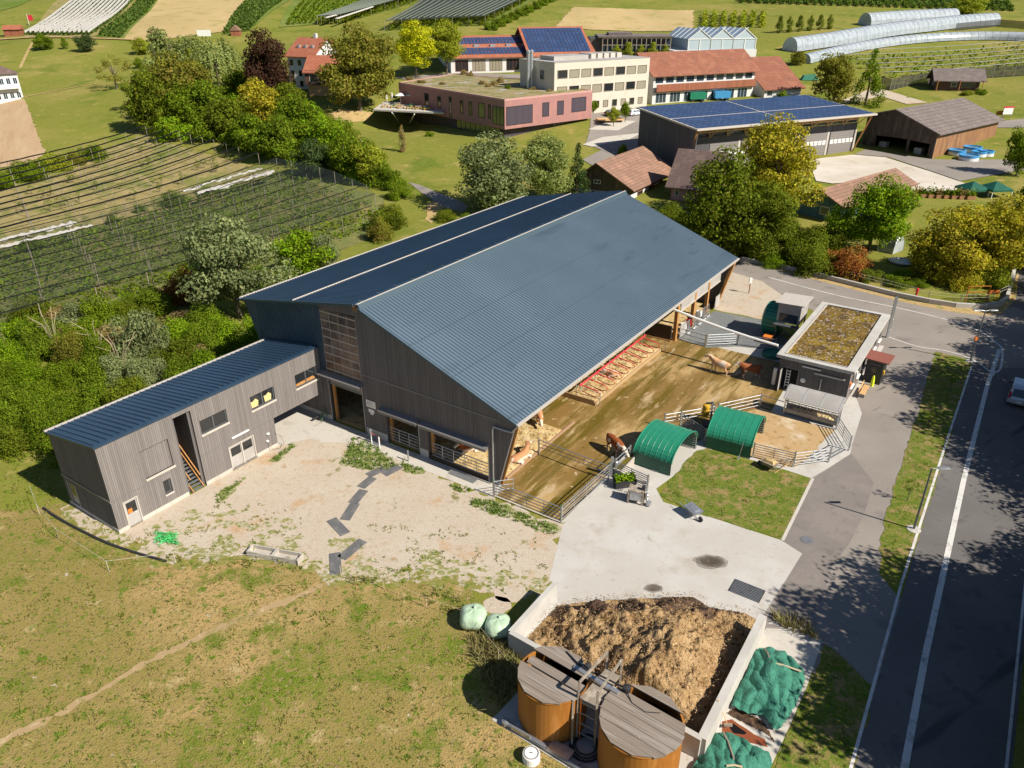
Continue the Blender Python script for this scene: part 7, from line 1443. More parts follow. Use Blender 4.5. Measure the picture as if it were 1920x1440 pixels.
# signs, cars and bits
P = G(1887, 221); e = thing('notice_stand', 'small white and red notice stand on the lawn', 'sign', P, .1); t = MB(); t.box(-1.2, 0, .8, 1.2, .1, 2.3); t.obj('board', m['white'], e); t = MB(); t.box(-1.3, -.05, 2.3, 1.3, .15, 2.6); t.obj('roof', m['redp'], e); t = MB(); t.box(-1.0, 0, 0, -.9, .1, .8); t.box(.9, 0, 0, 1, .1, .8); t.obj('leg', m['postwood'], e)
P = G(1874, 220); t = MB(); t.box(-1, 0, .5, 1, .1, 1.5); t.box(-.9, .02, 0, -.8, .08, .5); t.box(.8, .02, 0, .9, .08, .5); tag(t.obj('board_sign', m['rust'], None, loc=P), 'small rusty board beside the white notice', 'sign')
def car(P, rz, mat, label, van=False):
    e = thing('parked_car' if not van else 'silver_van', label, 'car', P, rz); L_, wd, h = (4.4, 1.8, 1.5) if not van else (4.6, 1.84, 1.85)
    pr = [(0, .45), (.05, .8), (.15, 1.0 if van else .95), (.3, 1.45 if van else 1.2), (.55, h-.08), (1.0, h), (L_*.55, h-.02), (L_*.66, h-.2), (L_*.8, 1.05), (L_*.95, .85), (L_, .6), (L_-.05, .35), (.1, .3)]
    t = MB(); n = len(pr); cx = L_/2
    def ring(y, sc, dz): return [t.P((x if dz == 0 else cx+(x-cx)*sc, y, z)) for x, z in pr]
    ys = ((-wd/2+.12, .93), (-wd/2, 1), (wd/2, 1), (wd/2-.12, .93))
    rg = []
    for j, y in enumerate((-wd/2, wd/2)):
        rg.append([t.P((x, y*(1 if z < 1.0 else .86), z)) for x, z in pr])
    for k in range(n): t.f.append([rg[0][k], rg[0][(k+1) % n], rg[1][(k+1) % n], rg[1][k]]); t.m.append(0)
    t.f.append(rg[0][::-1]); t.m.append(0); t.f.append(rg[1]); t.m.append(0)
    o = t.obj('body', m[mat], e); bv = o.modifiers.new('b', 'BEVEL'); bv.width = .07; bv.segments = 2
    for sg_ in (-1, 1):
        t = MB(); y = sg_*wd/2
        for xa, xb in ((.7, 1.6), (1.68, 2.5), (2.56, 3.1)):
            za, zb = 1.03, h-.2; ya = y*.985; yb = y*.885; t.hexa([(xa, ya, za), (xb, ya, za), (xb-.05 if xb < 3 else xb-.45, yb, zb), (xa+.1, yb, zb)], [(xa, ya+sg_*.02, za), (xb, ya+sg_*.02, za), (xb-.05 if xb < 3 else xb-.45, yb+sg_*.02, zb), (xa+.1, yb+sg_*.02, zb)])
        t.obj('side_window', m['glassb'], e)
        for xw in (.85, L_-.85):
            t = MB(); t.lathe([(.1, -.1), (.31, -.1), (.33, 0), (.31, .1), (.1, .1)], 16); w_ = t.obj('wheel', m['black'], e); w_.location = (xw, sg_*(wd/2-.08), .33); w_.rotation_euler = (math.pi/2, 0, 0); t = MB(); t.lathe([(0, -.11), (.2, -.11), (.2, .11), (0, .11)], 10); t.obj('rim', m['galv'], w_)
        t = MB(); t.box(-.02, sg_*.6-.12, .75, .1, sg_*.6+.2*sg_+.12, 1.0) if not van else t.box(.0, min(sg_*.7, sg_*.86), .85, .2, max(sg_*.7, sg_*.86), 1.4); t.obj('tail_light', m['lampred'], e)
        t = MB(); t.box(L_*.62, sg_*wd/2 if sg_ > 0 else -wd/2-.2, 1.0, L_*.66, wd/2+.2 if sg_ > 0 else -wd/2, 1.15); t.obj('mirror', m['black'], e)
    t = MB(); xs0, xs1 = (.13, .3) if not van else (.13, .32); t.hexa([(xs0, -.68, 1.03), (xs0, .68, 1.03), (xs1+.12, .62, h-.22), (xs1+.12, -.62, h-.22)], [(xs0-.05, -.68, 1.03), (xs0-.05, .68, 1.03), (xs1+.05, .62, h-.2), (xs1+.05, -.62, h-.2)]); t.obj('rear_window', m['glassb'], e)
    t = MB(); t.hexa([(L_*.79, -.66, 1.08), (L_*.79, .66, 1.08), (L_*.67, .6, h-.22), (L_*.67, -.6, h-.22)], [(L_*.79+.06, -.66, 1.12), (L_*.79+.06, .66, 1.12), (L_*.67+.06, .6, h-.18), (L_*.67+.06, -.6, h-.18)]); t.obj('windscreen', m['glassb'], e)
    t = MB(); t.box(-.04, -.26, .55, .02, .26, .66); t.obj('number_plate', m['white'], e)
    return e
car(W(34.6, 48.05, .012), BARN_ROT-.02, 'car', 'silver van driving on the shaded road', True)
A = G(1136, 219); car(A, ang(G(1125, 217), G(1150, 214)), 'card', 'dark car parked before the cream building'); A = G(1178, 218); car(A, ang(G(1165, 216), G(1192, 212)), 'carw', 'white car parked before the cream building')
P = G(1517, 150); t = MB(); t.hexa([(-2.4, -1, 0), (2.4, -1, 0), (2.4, 1, 0), (-2.4, 1, 0)], [(-1.8, -.7, 1.3), (1.4, -.7, 1.5), (1.6, .7, 1.5), (-1.8, .7, 1.3)]); tag(t.obj('covered_trailer', m['tarp'], None, loc=P), 'trailer under a teal green cover by the red wing', 'trailer')
for (x, y, mt_, lab) in ((1306, 190, 'fgreen', 'green hay trailer before the balcony building'), (1352, 188, 'blue', 'blue van trailer before the balcony building')):
    P = G(x, y); e = thing('farm_trailer', lab, 'trailer', P, .1); t = MB(); t.hexa([(-2, -1, .6), (2, -1, .6), (2, 1, .6), (-2, 1, .6)], [(-2.1, -1.1, 2.2), (2.1, -1.1, 2.2), (2.1, 1.1, 2.2), (-2.1, 1.1, 2.2)]); t.obj('box', m['blue'] if mt_ == 'blue' else m['green'], e)
    for xx in (-1.3, 1.3): t = MB(); t.lathe([(.05, -.9), (.4, -.9), (.4, .9), (.05, .9)], 12); o = t.obj('wheel', m['black'], e); o.location = (xx, 0, .4); o.rotation_euler.x = math.pi/2
P = G(1143, 229); e = thing('stone_table', 'brown slab bench on the pale parking island', 'bench', P, .2); t = MB(); t.box(-3, -1.4, .5, 3, 1.4, .8); t.obj('top', m['timberp'], e); t = MB(); t.box(-2.6, -1, 0, 2.6, 1, .5); t.obj('base', m['barndark'], e)
# ---------------------------------------------------------------- far roads and fields
D = dict(drape=True)
sheet('courtyard', px((1515,300),(1600,291),(1660,296),(1742,322),(1810,345),(1790,358),(1700,362),(1640,340),(1560,345),(1530,340)), M('pale_yard_paving', (.5,.445,.37), [((.57,.52,.45), .1,.4,.65), ((.42,.35,.27), .3,.55,.75,None,6.)], .9, world=True), .12, **D)
sheet('court_road', px((1602,290),(1622,281),(1745,299),(1775,300),(1905,300),(1925,318),(1800,340),(1745,321),(1665,295)), m['asphalt'], .10, **D)
sheet('farm_lane', px((1830,232),(1930,222),(1930,240),(1870,240)), m['asphalt'], .10, **D)
sheet('farm_track', px((1575,190),(1640,164),(1662,170),(1740,193),(1700,196),(1650,180),(1600,195)), m['gravel'], .12, **D)
sheet('school_drive', px((1108,212),(1240,198),(1218,262),(1195,284),(1112,312),(1092,300),(1128,282),(1098,270),(1106,245)), m['asphalt'], .10, **D)
sheet('parking_island', px((1102,244),(1150,226),(1193,228),(1158,246)), m['concrete_new'], .14, **D)
sheet('school_path', px((1092,272),(1130,258),(1205,250),(1180,262),(1110,276)), m['concrete_new'], .13, **D)
sheet('footpath', px((766,342),(790,348),(822,362),(860,376),(880,388),(868,398),(838,392),(812,376),(788,360)), m['asphalt'], .06, **D)
sheet('school_plaza', px((742,147),(850,136),(975,140),(1000,148),(860,142),(760,150)), m['asphalt'], .12, **D)
sheet('bare_ground', px((610,215),(640,205),(700,212),(690,226),(640,232)), m['verge'], .06, **D)
sheet('bare_ground', px((805,380),(830,372),(838,384),(820,400),(806,420),(796,412)), m['verge'], .05, rag=.3, **D)
sheet('hill_track', [p for p in px((0,76),(60,72),(180,74),(290,79),(292,77),(180,72),(60,70),(0,74))], m['verge'], .35, **D)
sheet('field', px((-40,196),(45,186),(58,215),(70,250),(86,288),(60,305),(-40,322)), m['soil'], .12, rag=.3, seed=4, **D)
sheet('field', px((232,74),(290,77),(420,60),(465,0),(470,-8),(300,-8)), m['hay'], .2, **D)
sheet('field', px((415,66),(470,58),(545,0),(548,-8),(466,-8)), m['crop'], .2, **D)
sheet('field', px((522,52),(600,46),(735,0),(740,-8),(556,-8)), m['crop'], .2, **D)
sheet('field', px((42,70),(178,70),(262,-8),(120,-8)), m['orchardgrass'], .2, **D)
sheet('field', px((180,70),(232,74),(302,-8),(266,-8)), m['crop'], .22, **D)
sheet('field', px((1040,52),(1075,14),(1300,20),(1300,58)), m['hay'], .2, rag=.6, **D)
sheet('field', px((-40,32),(35,12),(60,0),(60,-8),(-40,-8)), m['crop'], .2, **D)
sheet('orchard_floor', px((-40,355),(120,305),(275,250),(330,272),(420,298),(520,322),(460,350),(330,390),(180,425),(80,448),(-40,480)), m['orchardgrass'], .03, **D)
sheet('netted_floor', px((-40,480),(80,448),(180,425),(330,390),(460,350),(520,322),(640,350),(720,368),(715,440),(560,500),(420,550),(250,610),(-40,680)), m['netgrass'], .04, **D)
sheet('field', px((1095,185),(1120,150),(1300,85),(1560,75),(1940,78),(1940,140),(1700,158),(1650,165)), m['netgrass'], .05, **D) if False else None

# ---------------------------------------------------------------- rows of vines, fruit and netting
def row_cards(a, b, wd, h, step, size, seed):
    rs = np.random.RandomState(seed); L_ = (b-a).length; n = int(L_*step); d = (b-a).normalized(); nn = Vector((-d.y, d.x, 0)); f = rs.uniform(0, 1, n); o = rs.normal(0, wd*.5, n); zz = rs.uniform(.05, 1, n)*h*(.85+.3*np.sin(f*L_*.9+seed))
    p = np.array([(a.x+d.x*L_*q+nn.x*w_, a.y+d.y*L_*q+nn.y*w_, T(a.x+d.x*L_*q, a.y+d.y*L_*q)+z) for q, w_, z in zip(f, o, zz)])
    return p, unit(rs.normal(0, .6, (n, 3))+np.array([0, 0, .6])), size*rs.uniform(.6, 1.3, n)
def vine_row(a, b, wd, h, step, size, col, label, name='vine_row', cat='vine row', group=None, seed=0):
    p, n, s = row_cards(a, b, wd, h, step, size, seed); me = cards(name, p, n, s, LF[col], .7, seed); o = bpy.data.objects.new(name, me); C.objects.link(o); return tag(o, label, cat, group)
def rows(n, l0, l1, r0, r1, fn):
    for k in range(n):
        f = (k+.5)/n; fn(G(lerp(l0[0], l1[0], f), lerp(l0[1], l1[1], f)), G(lerp(r0[0], r1[0], f), lerp(r0[1], r1[1], f)), k)
def net_row(a, b, k):
    vine_row(a, b, .9, 1.3, 7, .5, 'vine', 'netted vine row on the far hillside', group='netted vine rows', seed=k)
    t = MB(); n = 26; d = (b-a).normalized(); nn = Vector((-d.y, d.x, 0)); rr = random.Random(k)
    for i in range(n):
        p, q = a.lerp(b, i/n), a.lerp(b, (i+1)/n); p.z, q.z = T(p.x, p.y), T(q.x, q.y); w_ = .22
        t.hexa([p+nn*w_+Vector((0,0,1.2)), p-nn*w_+Vector((0,0,1.2)), q-nn*w_+Vector((0,0,1.2)), q+nn*w_+Vector((0,0,1.2))], [p+nn*.2+Vector((0,0,1.9)), p-nn*.2+Vector((0,0,1.9)), q-nn*.2+Vector((0,0,1.9+rr.uniform(-.1,.1))), q+nn*.2+Vector((0,0,1.9))])
    tag(t.obj('row_net', m['fleece'], None), 'white net laid over one vine row on the hillside', 'net', 'white vine nets')
rows(14, (45, 67), (172, 67), (150, -4), (256, -4), net_row)
rows(5, (184, 68), (228, 73), (268, -6), (298, -6), lambda a, b, k: vine_row(a, b, .6, 1.8, 9, .55, 'vine', 'green vine row beside the dry meadow', group='vine rows by the dry meadow', seed=k+40))
rows(8, (418, 65), (468, 58), (468, -6), (545, -6), lambda a, b, k: vine_row(a, b, .45, 1.7, 9, .5, 'vine', 'dark vine row of the striped vineyard', group='striped vineyard rows', seed=k+60))
rows(16, (1372, 1), (1960, 20), (1392, -14), (1960, -10), lambda a, b, k: None)
rows(34, (1385, 6), (1905, 22), (1370, -6), (1890, 2), lambda a, b, k: vine_row(a, b, .8, 1.9, 10, .6, 'vine', 'vine row of the high vineyard above the polytunnels', group='high vineyard rows', seed=k+90))
rows(7, (1310, 52), (1437, 52), (1312, 28), (1440, 28), lambda a, b, k: vine_row(a, b, .9, 2.2, 9, .6, 'lime', 'short trellis row behind the greenhouse', 'trellis_row', 'trellis row', 'trellis rows behind the greenhouse', k+140))
for k in range(6): tree_px('tall', 1460+19*k, 62-1.5*k, 27-.5*k, 9, 'dark', 'slim poplar of the short row behind the polytunnels', 'poplar', 'tree', 'row of slim young trees', 0)
# dark netted orchards above the school
for k in range(2):
    pl = [((596,48),(640,44),(812,-6),(735,-6)), ((722,58),(910,48),(1012,-6),(812,-6))][k]; P = px(*pl); t = MB(); q = [p+Vector((0, 0, 3.6)) for p in P]
    nseg = 16
    for i in range(nseg):
        a0_, a1_ = q[0].lerp(q[3], i/nseg), q[0].lerp(q[3], (i+1)/nseg); b0_, b1_ = q[1].lerp(q[2], i/nseg), q[1].lerp(q[2], (i+1)/nseg)
        for p in (a0_, a1_, b0_, b1_): p.z = T(p.x, p.y)+3.5
        t.face([a0_, b0_, b1_, a1_])
    e = thing('hail_net', 'dark hail net over the %s far orchard' % ('smaller' if k == 0 else 'larger'), 'orchard net'); t.obj('net', M('dense_hail_net', (.035,.045,.045), rough=.8, alpha=.66), e, fix=False)
    t = MB()
    for i in range(7):
        for j in range(8):
            p = P[0].lerp(P[1], i/6).lerp(P[3].lerp(P[2], i/6), j/7); p.z = T(p.x, p.y); t.tube(p, p+Vector((0, 0, 3.6)), .07, 4, cap=False)
    tag(t.obj('net_post', m['postwood'], e), kind='stuff'); t = MB(); ns = 9 if k == 0 else 17
    for i in range(ns):
        f = (i+.5)/ns; a, b = P[0].lerp(P[1], f), P[3].lerp(P[2], f); t.path([(p.x, p.y, T(p.x, p.y)+3.62) for p in (a.lerp(b, j/10) for j in range(11))], .28, 4)
    tag(t.obj('net_seam', M('pale_net_seam_%s' % 'ab'[k], (.11,.13,.10), rough=.9), e), kind='stuff')
    sheet('field', pl and P, m['crop'], .18, **D)
    rows(9, pl[0], pl[1], pl[3], pl[2], lambda a, b, kk: vine_row(a, b, 1.0, 2.6, 5, .6, 'dark', 'fruit row under the dark far hail net', 'fruit_row', 'fruit row', 'fruit rows under far hail nets', kk+170+20*k))
t = MB()
for a, b in (((597, 47), (655, 30)), ((612, 50), (672, 33)), ((632, 52), (700, 28))):
    p, q = G(*a), G(*b); t = MB(); t.beam(p+Vector((0, 0, 3.4)), q+Vector((0, 0, 3.4)), 1.0, .3); tag(t.obj('net_roll', m['fleece'], None), 'rolled white net on the far orchard frame', 'net roll', 'white net rolls of the far orchard')
rows(11, (535, 48), (650, 40), (575, -6), (722, -6), lambda a, b, k: vine_row(a, b, .5, 1.7, 9, .5, 'hedge', 'leafy row of the green field above the farm house', group='leafy rows above the farm house', seed=k+300))
ribbon('meadow_track', smooth_pts(px((40,184),(90,173),(140,164),(180,158))), .8, m['verge'], .12, kind='structure')
ribbon('meadow_track', smooth_pts(px((38,128),(46,110),(56,90),(62,78))), .9, m['verge'], .12, kind='structure')
# hillside orchard: posts with rolled black nets, then a spread net
po = None
def post(P, h, label, grp):
    global po
    if po is None: t = MB(); t.tube((0, 0, -.2), (0, 0, 1), .055, 6); po = t.obj('orchard_post', m['postwood'], None); o = po
    else: o = po.copy(); C.objects.link(o)
    o.location = P; o.scale = (1, 1, h); tag(o, label, 'post', grp)
right = [(278,262),(299,263),(320,267),(340,272),(361,277),(383,283),(405,289),(428,297),(451,304),(488,316)]
left = [(-30,345),(-30,360),(-30,374),(-30,388),(-30,402),(-30,416),(-30,429),(-30,441),(-30,455),(-30,478)]
for k, (r_, l_) in enumerate(zip(right, left)):
    a, b = G(*r_), G(*l_); n = 7; h = 3.1
    for i in range(n+1): p = a.lerp(b, i/n); p.z = T(p.x, p.y); post(p, h, 'grey orchard post carrying a rolled black net', 'posts of the rolled net orchard')
    t = MB(); pts = []
    for i in range(15): p = a.lerp(b, i/14); pts.append(Vector((p.x, p.y, T(p.x, p.y)+h-.06*math.sin(math.pi*((i/14*7) % 1)))))
    t.path(pts, .13 if k not in (8,) else .1, 5); tag(t.obj('rolled_net', m['net'], None), 'black rolled hail net on one orchard row', 'net roll', 'black net rolls of the hillside orchard')
    rs_ = random.Random(k)
    for i in range(9):
        f = rs_.uniform(.05, .95); p = a.lerp(b, f); p.z = T(p.x, p.y)
        if rs_.random() < .45: plant('young_fruit_tree', 'sparse', p, .8, rs_.uniform(1.6, 2.4), 'mid', 'thin young fruit tree in the rolled net orchard', 'tree', 'young orchard trees', .2)
right2 = [(522,328),(549,333),(576,340),(602,346),(630,355),(663,370),(690,382),(706,400),(700,424)]
left2 = [(-30,492),(-30,508),(-30,524),(-30,541),(-30,560),(-30,580),(-30,602),(-30,628),(-30,656)]
for k, (r_, l_) in enumerate(zip(right2, left2)):
    a, b = G(*r_), G(*l_); n = 9; h = 3.2
    for i in range(n+1): p = a.lerp(b, i/n); p.z = T(p.x, p.y); post(p, h, 'grey post under the spread orchard net', 'posts of the spread net orchard')
    vine_row(a, b, 1.3, 1.5, 18, .24, 'mid', 'low fruit row under the spread net', 'fruit_row', 'fruit row', 'fruit rows of the hillside orchard', k+210)  # row of fruit plants built from leaf cards, not a hedge
    t = MB(); t.path([Vector((p.x, p.y, T(p.x, p.y)+h)) for p in (a.lerp(b, i/12) for i in range(13))], .06, 5); tag(t.obj('net_wire', m['net'], None), 'dark gathered net seam on a wire of the spread net', 'net seam', 'net seams of the spread net')
t = MB(); N_ = 14; M_ = 8
for i in range(N_):
    for k in range(M_):
        q = []
        for (ii, kk) in ((i, k), (i+1, k), (i+1, k+1), (i, k+1)):
            a = G(*right2[kk]); b = G(*left2[kk]); p = a.lerp(b, ii/N_); q.append((p.x, p.y, T(p.x, p.y)+3.2-(.25 if ii % 2 else 0)))
        t.face(q)
tag(t.obj('spread_hail_net', m['netsheet'], None, smooth=False, fix=False), 'fine dark net spread over the hillside orchard', 'orchard net')
def fleece(a, b, wd, label, seed):
    A_, B_ = G(*a), G(*b); t = MB(); n = 60; d = (B_-A_).normalized(); nn = Vector((-d.y, d.x, 0)); prev = None
    for i in range(n+1):
        f0 = i/n; p = A_.lerp(B_, f0); w_ = wd*(.45+.9*max(0, _nz.noise((f0*5, seed, 0))+.35)); sag = .25*math.sin(f0*28+seed)*_nz.noise((f0*9, seed, 2)); sh = .5*_nz.noise((f0*4, seed+5, 1))
        row = [p+nn*(w_*f+sh)+Vector((0, 0, 2.5+sag-w_*.75*f*f+.22*_nz.noise((f0*22, f*2, seed)))) for f in (-1, -.6, -.2, .2, .6, 1)]
        if prev: [t.face([prev[j], prev[j+1], row[j+1], row[j]]) for j in range(5)]
        prev = row
    tag(t.obj('white_fleece', m['fleece'], None, smooth=True, fix=False), label, 'fleece')
fleece((348,384), (494,340), .32, 'white fleece strip hanging higher on the orchard wires', 1); fleece((374,388), (516,344), .6, 'white fleece strip bunched lower on the orchard wires', 2); fleece((-20,488), (150,446), .5, 'white fleece strip low on the orchard wires near the brown field', 3); fleece((0,496), (180,452), .4, 'white fleece strip with ragged end below it', 4)
# black net fence and fruit rows on the right
P = px((1649,164),(1668,170),(1700,162),(1780,152),(1860,146),(1940,141)); t = MB()
for a, b in zip(P, P[1:]): t.face([a, b, b+Vector((0, 0, 3.0)), a+Vector((0, 0, 3.0))])
e = thing('net_fence', 'black net fence in front of the fenced orchard', 'net fence'); t.obj('net', m['netfence'], e, fix=False)
for a, b in zip(P, P[1:]):
    for i in range(4): q = a.lerp(b, i/4); t = MB(); t.tube((q.x, q.y, T(q.x, q.y)), (q.x, q.y, T(q.x, q.y)+3.1), .08, 5); t.obj('post', m['postwood'], e)
rows(6, (1665, 160), (1560, 108), (1940, 138), (1940, 88), lambda a, b, k: (vine_row(a, b, 1.0, 2.3, 2.6, .5, 'mid' if k % 2 else 'olive', 'loose fruit row of the fenced orchard', 'fruit_row', 'fruit row', 'fruit rows of the fenced orchard', k+240), [post((lambda p: Vector((p.x, p.y, T(p.x, p.y))))(a.lerp(b, i/9)), 3.0, 'thin post of the fenced orchard', 'posts of the fenced orchard') for i in range(10)], (lambda t: (t.path([Vector((p.x, p.y, T(p.x, p.y)+2.9)) for p in (a.lerp(b, i/9) for i in range(10))], .07, 4), tag(t.obj('net_wire', m['galvd'], None), 'grey wire over one fenced orchard row', 'wire', 'wires of the fenced orchard')))(MB())))
P = px((1790,58),(1870,50),(1940,56)); t = MB()
for a, b in zip(P, P[1:]): t.face([a, b, b+Vector((0, 0, 2.6)), a+Vector((0, 0, 2.6))])
tag(t.obj('net_fence', m['netfence'], None, fix=False), 'dark net fence beyond the polytunnels', 'net fence')

# ---------------------------------------------------------------- trees around the school
TR = [
 ('fine',676,208,35,66,'olive','huge olive brown maple before the farm house',.06),
 ('fine',781,146,42,44,'yellow','bright yellow green lime tree on the school plaza',.22),
 ('fine',838,140,40,36,'lime','greener lime tree beside the bright yellow one',.2),
 ('fine',508,200,46,50,'copper','dark copper beech beside the red roofed farm house',.05),
 ('weep',412,168,60,46,'willow','weeping willow with hanging light green strands',.0),
 ('tall',318,176,42,44,'willow','tall pale poplar at the left end of the grove',.0),
 ('broad',352,148,58,36,'willow','pale crowned tree left of the weeping willow',.1),
 ('broad',338,228,92,50,'olive','broad olive tree with orange tinges in the grove',.05),
 ('broad',283,248,118,38,'dark','dark green tree at the grove edge by the meadow',.03),
 ('broad',490,238,138,40,'gold','golden leaved tree below the copper beech',.05),
 ('broad',580,262,178,46,'bright','light green tree above the orchard fence corner',.04),
 ('sparse',219,167,92,28,'olive','old fruit tree with bare trunk on the meadow',.18),
 ('round',84,93,58,21,'mid','round bush tree left of the vineyard track','0'),
 ('tall',123,92,68,9,'mid','slim small tree on the hillside track',0),
 ('round',163,97,58,19,'spruce','dark blue green round tree on the hillside track',0),
 ('round',266,102,67,17,'lime','yellowish small tree right of the hillside track',0),
 ('round',262,128,104,10,'mid','tiny bush below the yellowish small tree',0),
 ('fine',928,396,243,76,'silver','large silver willow behind the barn ridge',.03),
 ('fine',1022,378,243,52,'willow','second pale willow beside the large silver one',.04),
 ('cone',1081,368,265,27,'spruce','dark conifer between willow and cottage',0),
 ('fine',450,596,392,80,'silver','large silver poplar beside the barn roof edge',.02),
 ('broad',566,520,420,46,'bright','bright green tree left of the barn roof',0),
 ('broad',615,510,430,30,'silver','small silver tree behind the barn roof edge',0),
 ('fbush',350,566,486,36,'rusty','orange leaved shrub tree in the thicket',0),
 ('fbush',276,662,548,50,'silver','silver leaved shrub in the middle of the thicket',0),
 ('fine',1345,478,268,80,'dark','big dark green tree right of the barn end',.03),
 ('fine',1438,420,205,74,'gold','tall golden olive tree with pale bare branch',.08),
 ('fine',1420,486,330,66,'dark','dark tree in front of the golden olive tree',.03),
 ('fine',1628,472,320,58,'bright','fresh green walnut tree before the blue shed',.05),
 ('fine',1768,525,375,76,'gold','golden willow shrub tree left of the corner grass',.0),
 ('fine',1856,520,358,66,'gold','golden willow shrub tree nearer the road wall',.0),
 ('fbush',1585,515,445,46,'rusty','reddish brown shrub under the walnut tree',.0),
 ('fbush',1520,510,445,45,'dark','dark shrub beside the reddish brown one',.0),
 ('fbush',1500,490,405,48,'dark','dark grey green shrub below the blue shed',.0),
 ('broad',1562,196,90,37,'olive','olive yellow tree beside the red wing',.12),
 ('cone',1622,198,88,32,'mid','cone shaped green tree beside the farm track',.1),
 ('round',1495,122,90,17,'olive','small olive tree before the polytunnel',0),
 ('round',1810,30,-10,33,'lime','bright green tree between vineyard and polytunnel',0),
 ('broad',1905,330,230,26,'mid','tree by the lane below the pools',.1),
 ('fine',1925,478,300,56,'dark','dark green tree beside the green pavilions',.0),
 ('fbush',726,430,365,34,'dark','olive dark bush beside the footpath',0),
 ('fbush',712,450,395,26,'olive','rusty olive bush below the footpath',0),
 ('fbush',752,372,335,26,'mid','round green bush at the footpath bend',0),
 ('fbush',838,412,385,22,'dark','dark bush between footpath and barn roof',0),
 ('fbush',876,420,395,20,'mid','green bush under the silver willow',0),
 ('fbush',806,256,243,9,'mid','small shrub beside the pink building steps',0),
 ('bush',1166,290,263,10,'mid','small shrub beside the cottage lane',0),
 ('fbush',1255,420,372,40,'dark','dark shrub at the barn far corner',0),
 ('fbush',1290,455,400,40,'dark','dark shrub under the big dark tree',0),
 ('fbush',1450,497,466,26,'bright','light green fern like shrub on the road bank',0),
 ('fbush',330,384,350,25,'mid','dark green bush in the orchard strip',0),('fbush',266,398,378,14,'mid','small bush in the orchard strip',0),('fbush',213,420,395,14,'dark','dark small bush in the orchard strip',0),('fbush',60,466,440,26,'mid','bush at the left end of the orchard strip',0),('fbush',395,360,345,26,'mid','flat green bush under the white fleece',0),
 ('fbush',60,335,286,34,'mid','green bush by the brown field',0),('fbush',108,318,278,32,'lime','yellow flowering bush by the brown field',0),('fbush',178,298,262,26,'mid','green bush at the meadow end of the orchard',0),('fbush',8,352,312,22,'mid','bush at left edge below the brown field',0),('fbush',140,310,276,22,'olive','olive bush between the two bushes by the field',0),
 ('broad',1113,214,188,9,'mid','young tree left on the parking island',.3),('broad',1150,238,200,10,'lime','young tree before the white car',.3),('broad',1172,230,190,10,'mid','young tree right on the parking island',.3),
 ('bush',1505,205,182,24,'mid','bush row end below the red wing',0),('bush',1540,204,180,20,'mid','bush below the olive yellow tree',0),('bush',1465,192,166,14,'mid','bush before the red wing wall',0),
 ('bush',1812,178,166,12,'lime','small bush before the log cabin',0),('bush',1838,176,164,12,'mid','second small bush before the log cabin',0),
 ('tall',755,285,230,9,'tan','slim dry poplar in the grass bank',0),
]
for t_ in TR: tree_px(t_[0], t_[1], t_[2], t_[3], t_[4], t_[5], t_[6], 'bush' if 'bush' in t_[0] else 'tree', 'bush' if 'bush' in t_[0] else 'tree', None, float(t_[7]))
# bare branch of the golden tree
# hedge grove below the willow: individual shrubs
rnd = random.Random(12)
GR = [(285,222,38,8),(300,250,36,7),(330,262,40,8),(365,240,42,9),(395,262,40,7.5),(430,250,44,9),(455,275,40,8),(480,262,38,8),(505,290,40,8),(535,275,42,9),(560,305,40,7),(590,300,46,9),(620,322,42,7.5),(650,310,44,8.5),(680,338,40,7),(715,345,40,7),(740,352,30,5),(640,285,40,9),(670,300,40,7),(545,240,36,8),(455,225,40,9),(400,215,40,9),(520,222,34,8),(470,205,36,8),(430,195,30,7),(610,250,38,7),(640,262,36,7),(250+20,200,24,7)]
cols = ['hedge','dark','mid','hedge','bright','dark']
for k, (x, y, hw, h) in enumerate(GR):
    P = G(x, y); plant('shrub', 'fbush' if k % 2 else 'bush', P, hw*mpp(P), h*.82, cols[(k*5) % 6], 'tall green shrub of the dense grove above the orchard', 'shrub', 'shrubs of the grove above the orchard')
for k, (x, y, hw, h, c, kd) in enumerate([(300,205,44,13,'dark','broad'),(345,240,44,13,'mid','broad'),(395,235,44,12,'hedge','broad'),(430,260,46,11,'dark','broad'),(475,285,40,10,'mid','broad'),(520,300,44,11,'hedge','broad'),(560,270,44,12,'mid','broad'),(610,300,46,11,'bright','broad'),(655,335,44,10,'mid','broad'),(700,345,40,9,'lime','broad'),(545,225,40,10,'dark','broad'),(450,190,34,10,'mid','broad'),(365,190,44,13,'olive','broad'),(385,150,36,11,'lime','broad'),(590,330,36,8,'spruce','broad')]):
    P = G(x, y); plant('grove_tree', kd, P, hw*mpp(P)*1.1, h*.9, c, {'dark': 'dark green tree of the dense grove above the orchard', 'mid': 'mid green tree of the dense grove above the orchard', 'hedge': 'deep green tree of the dense grove above the orchard', 'bright': 'brightest green tree of the grove near the orchard posts', 'lime': 'yellow green tree of the grove edge', 'olive': 'olive tree of the grove left of the willow', 'spruce': 'blue green tree low in the grove'}[c], 'tree', {'dark': 'dark trees of the grove', 'mid': 'mid green trees of the grove', 'hedge': 'deep green trees of the grove', 'lime': 'yellow green trees of the grove'}.get(c), .02)
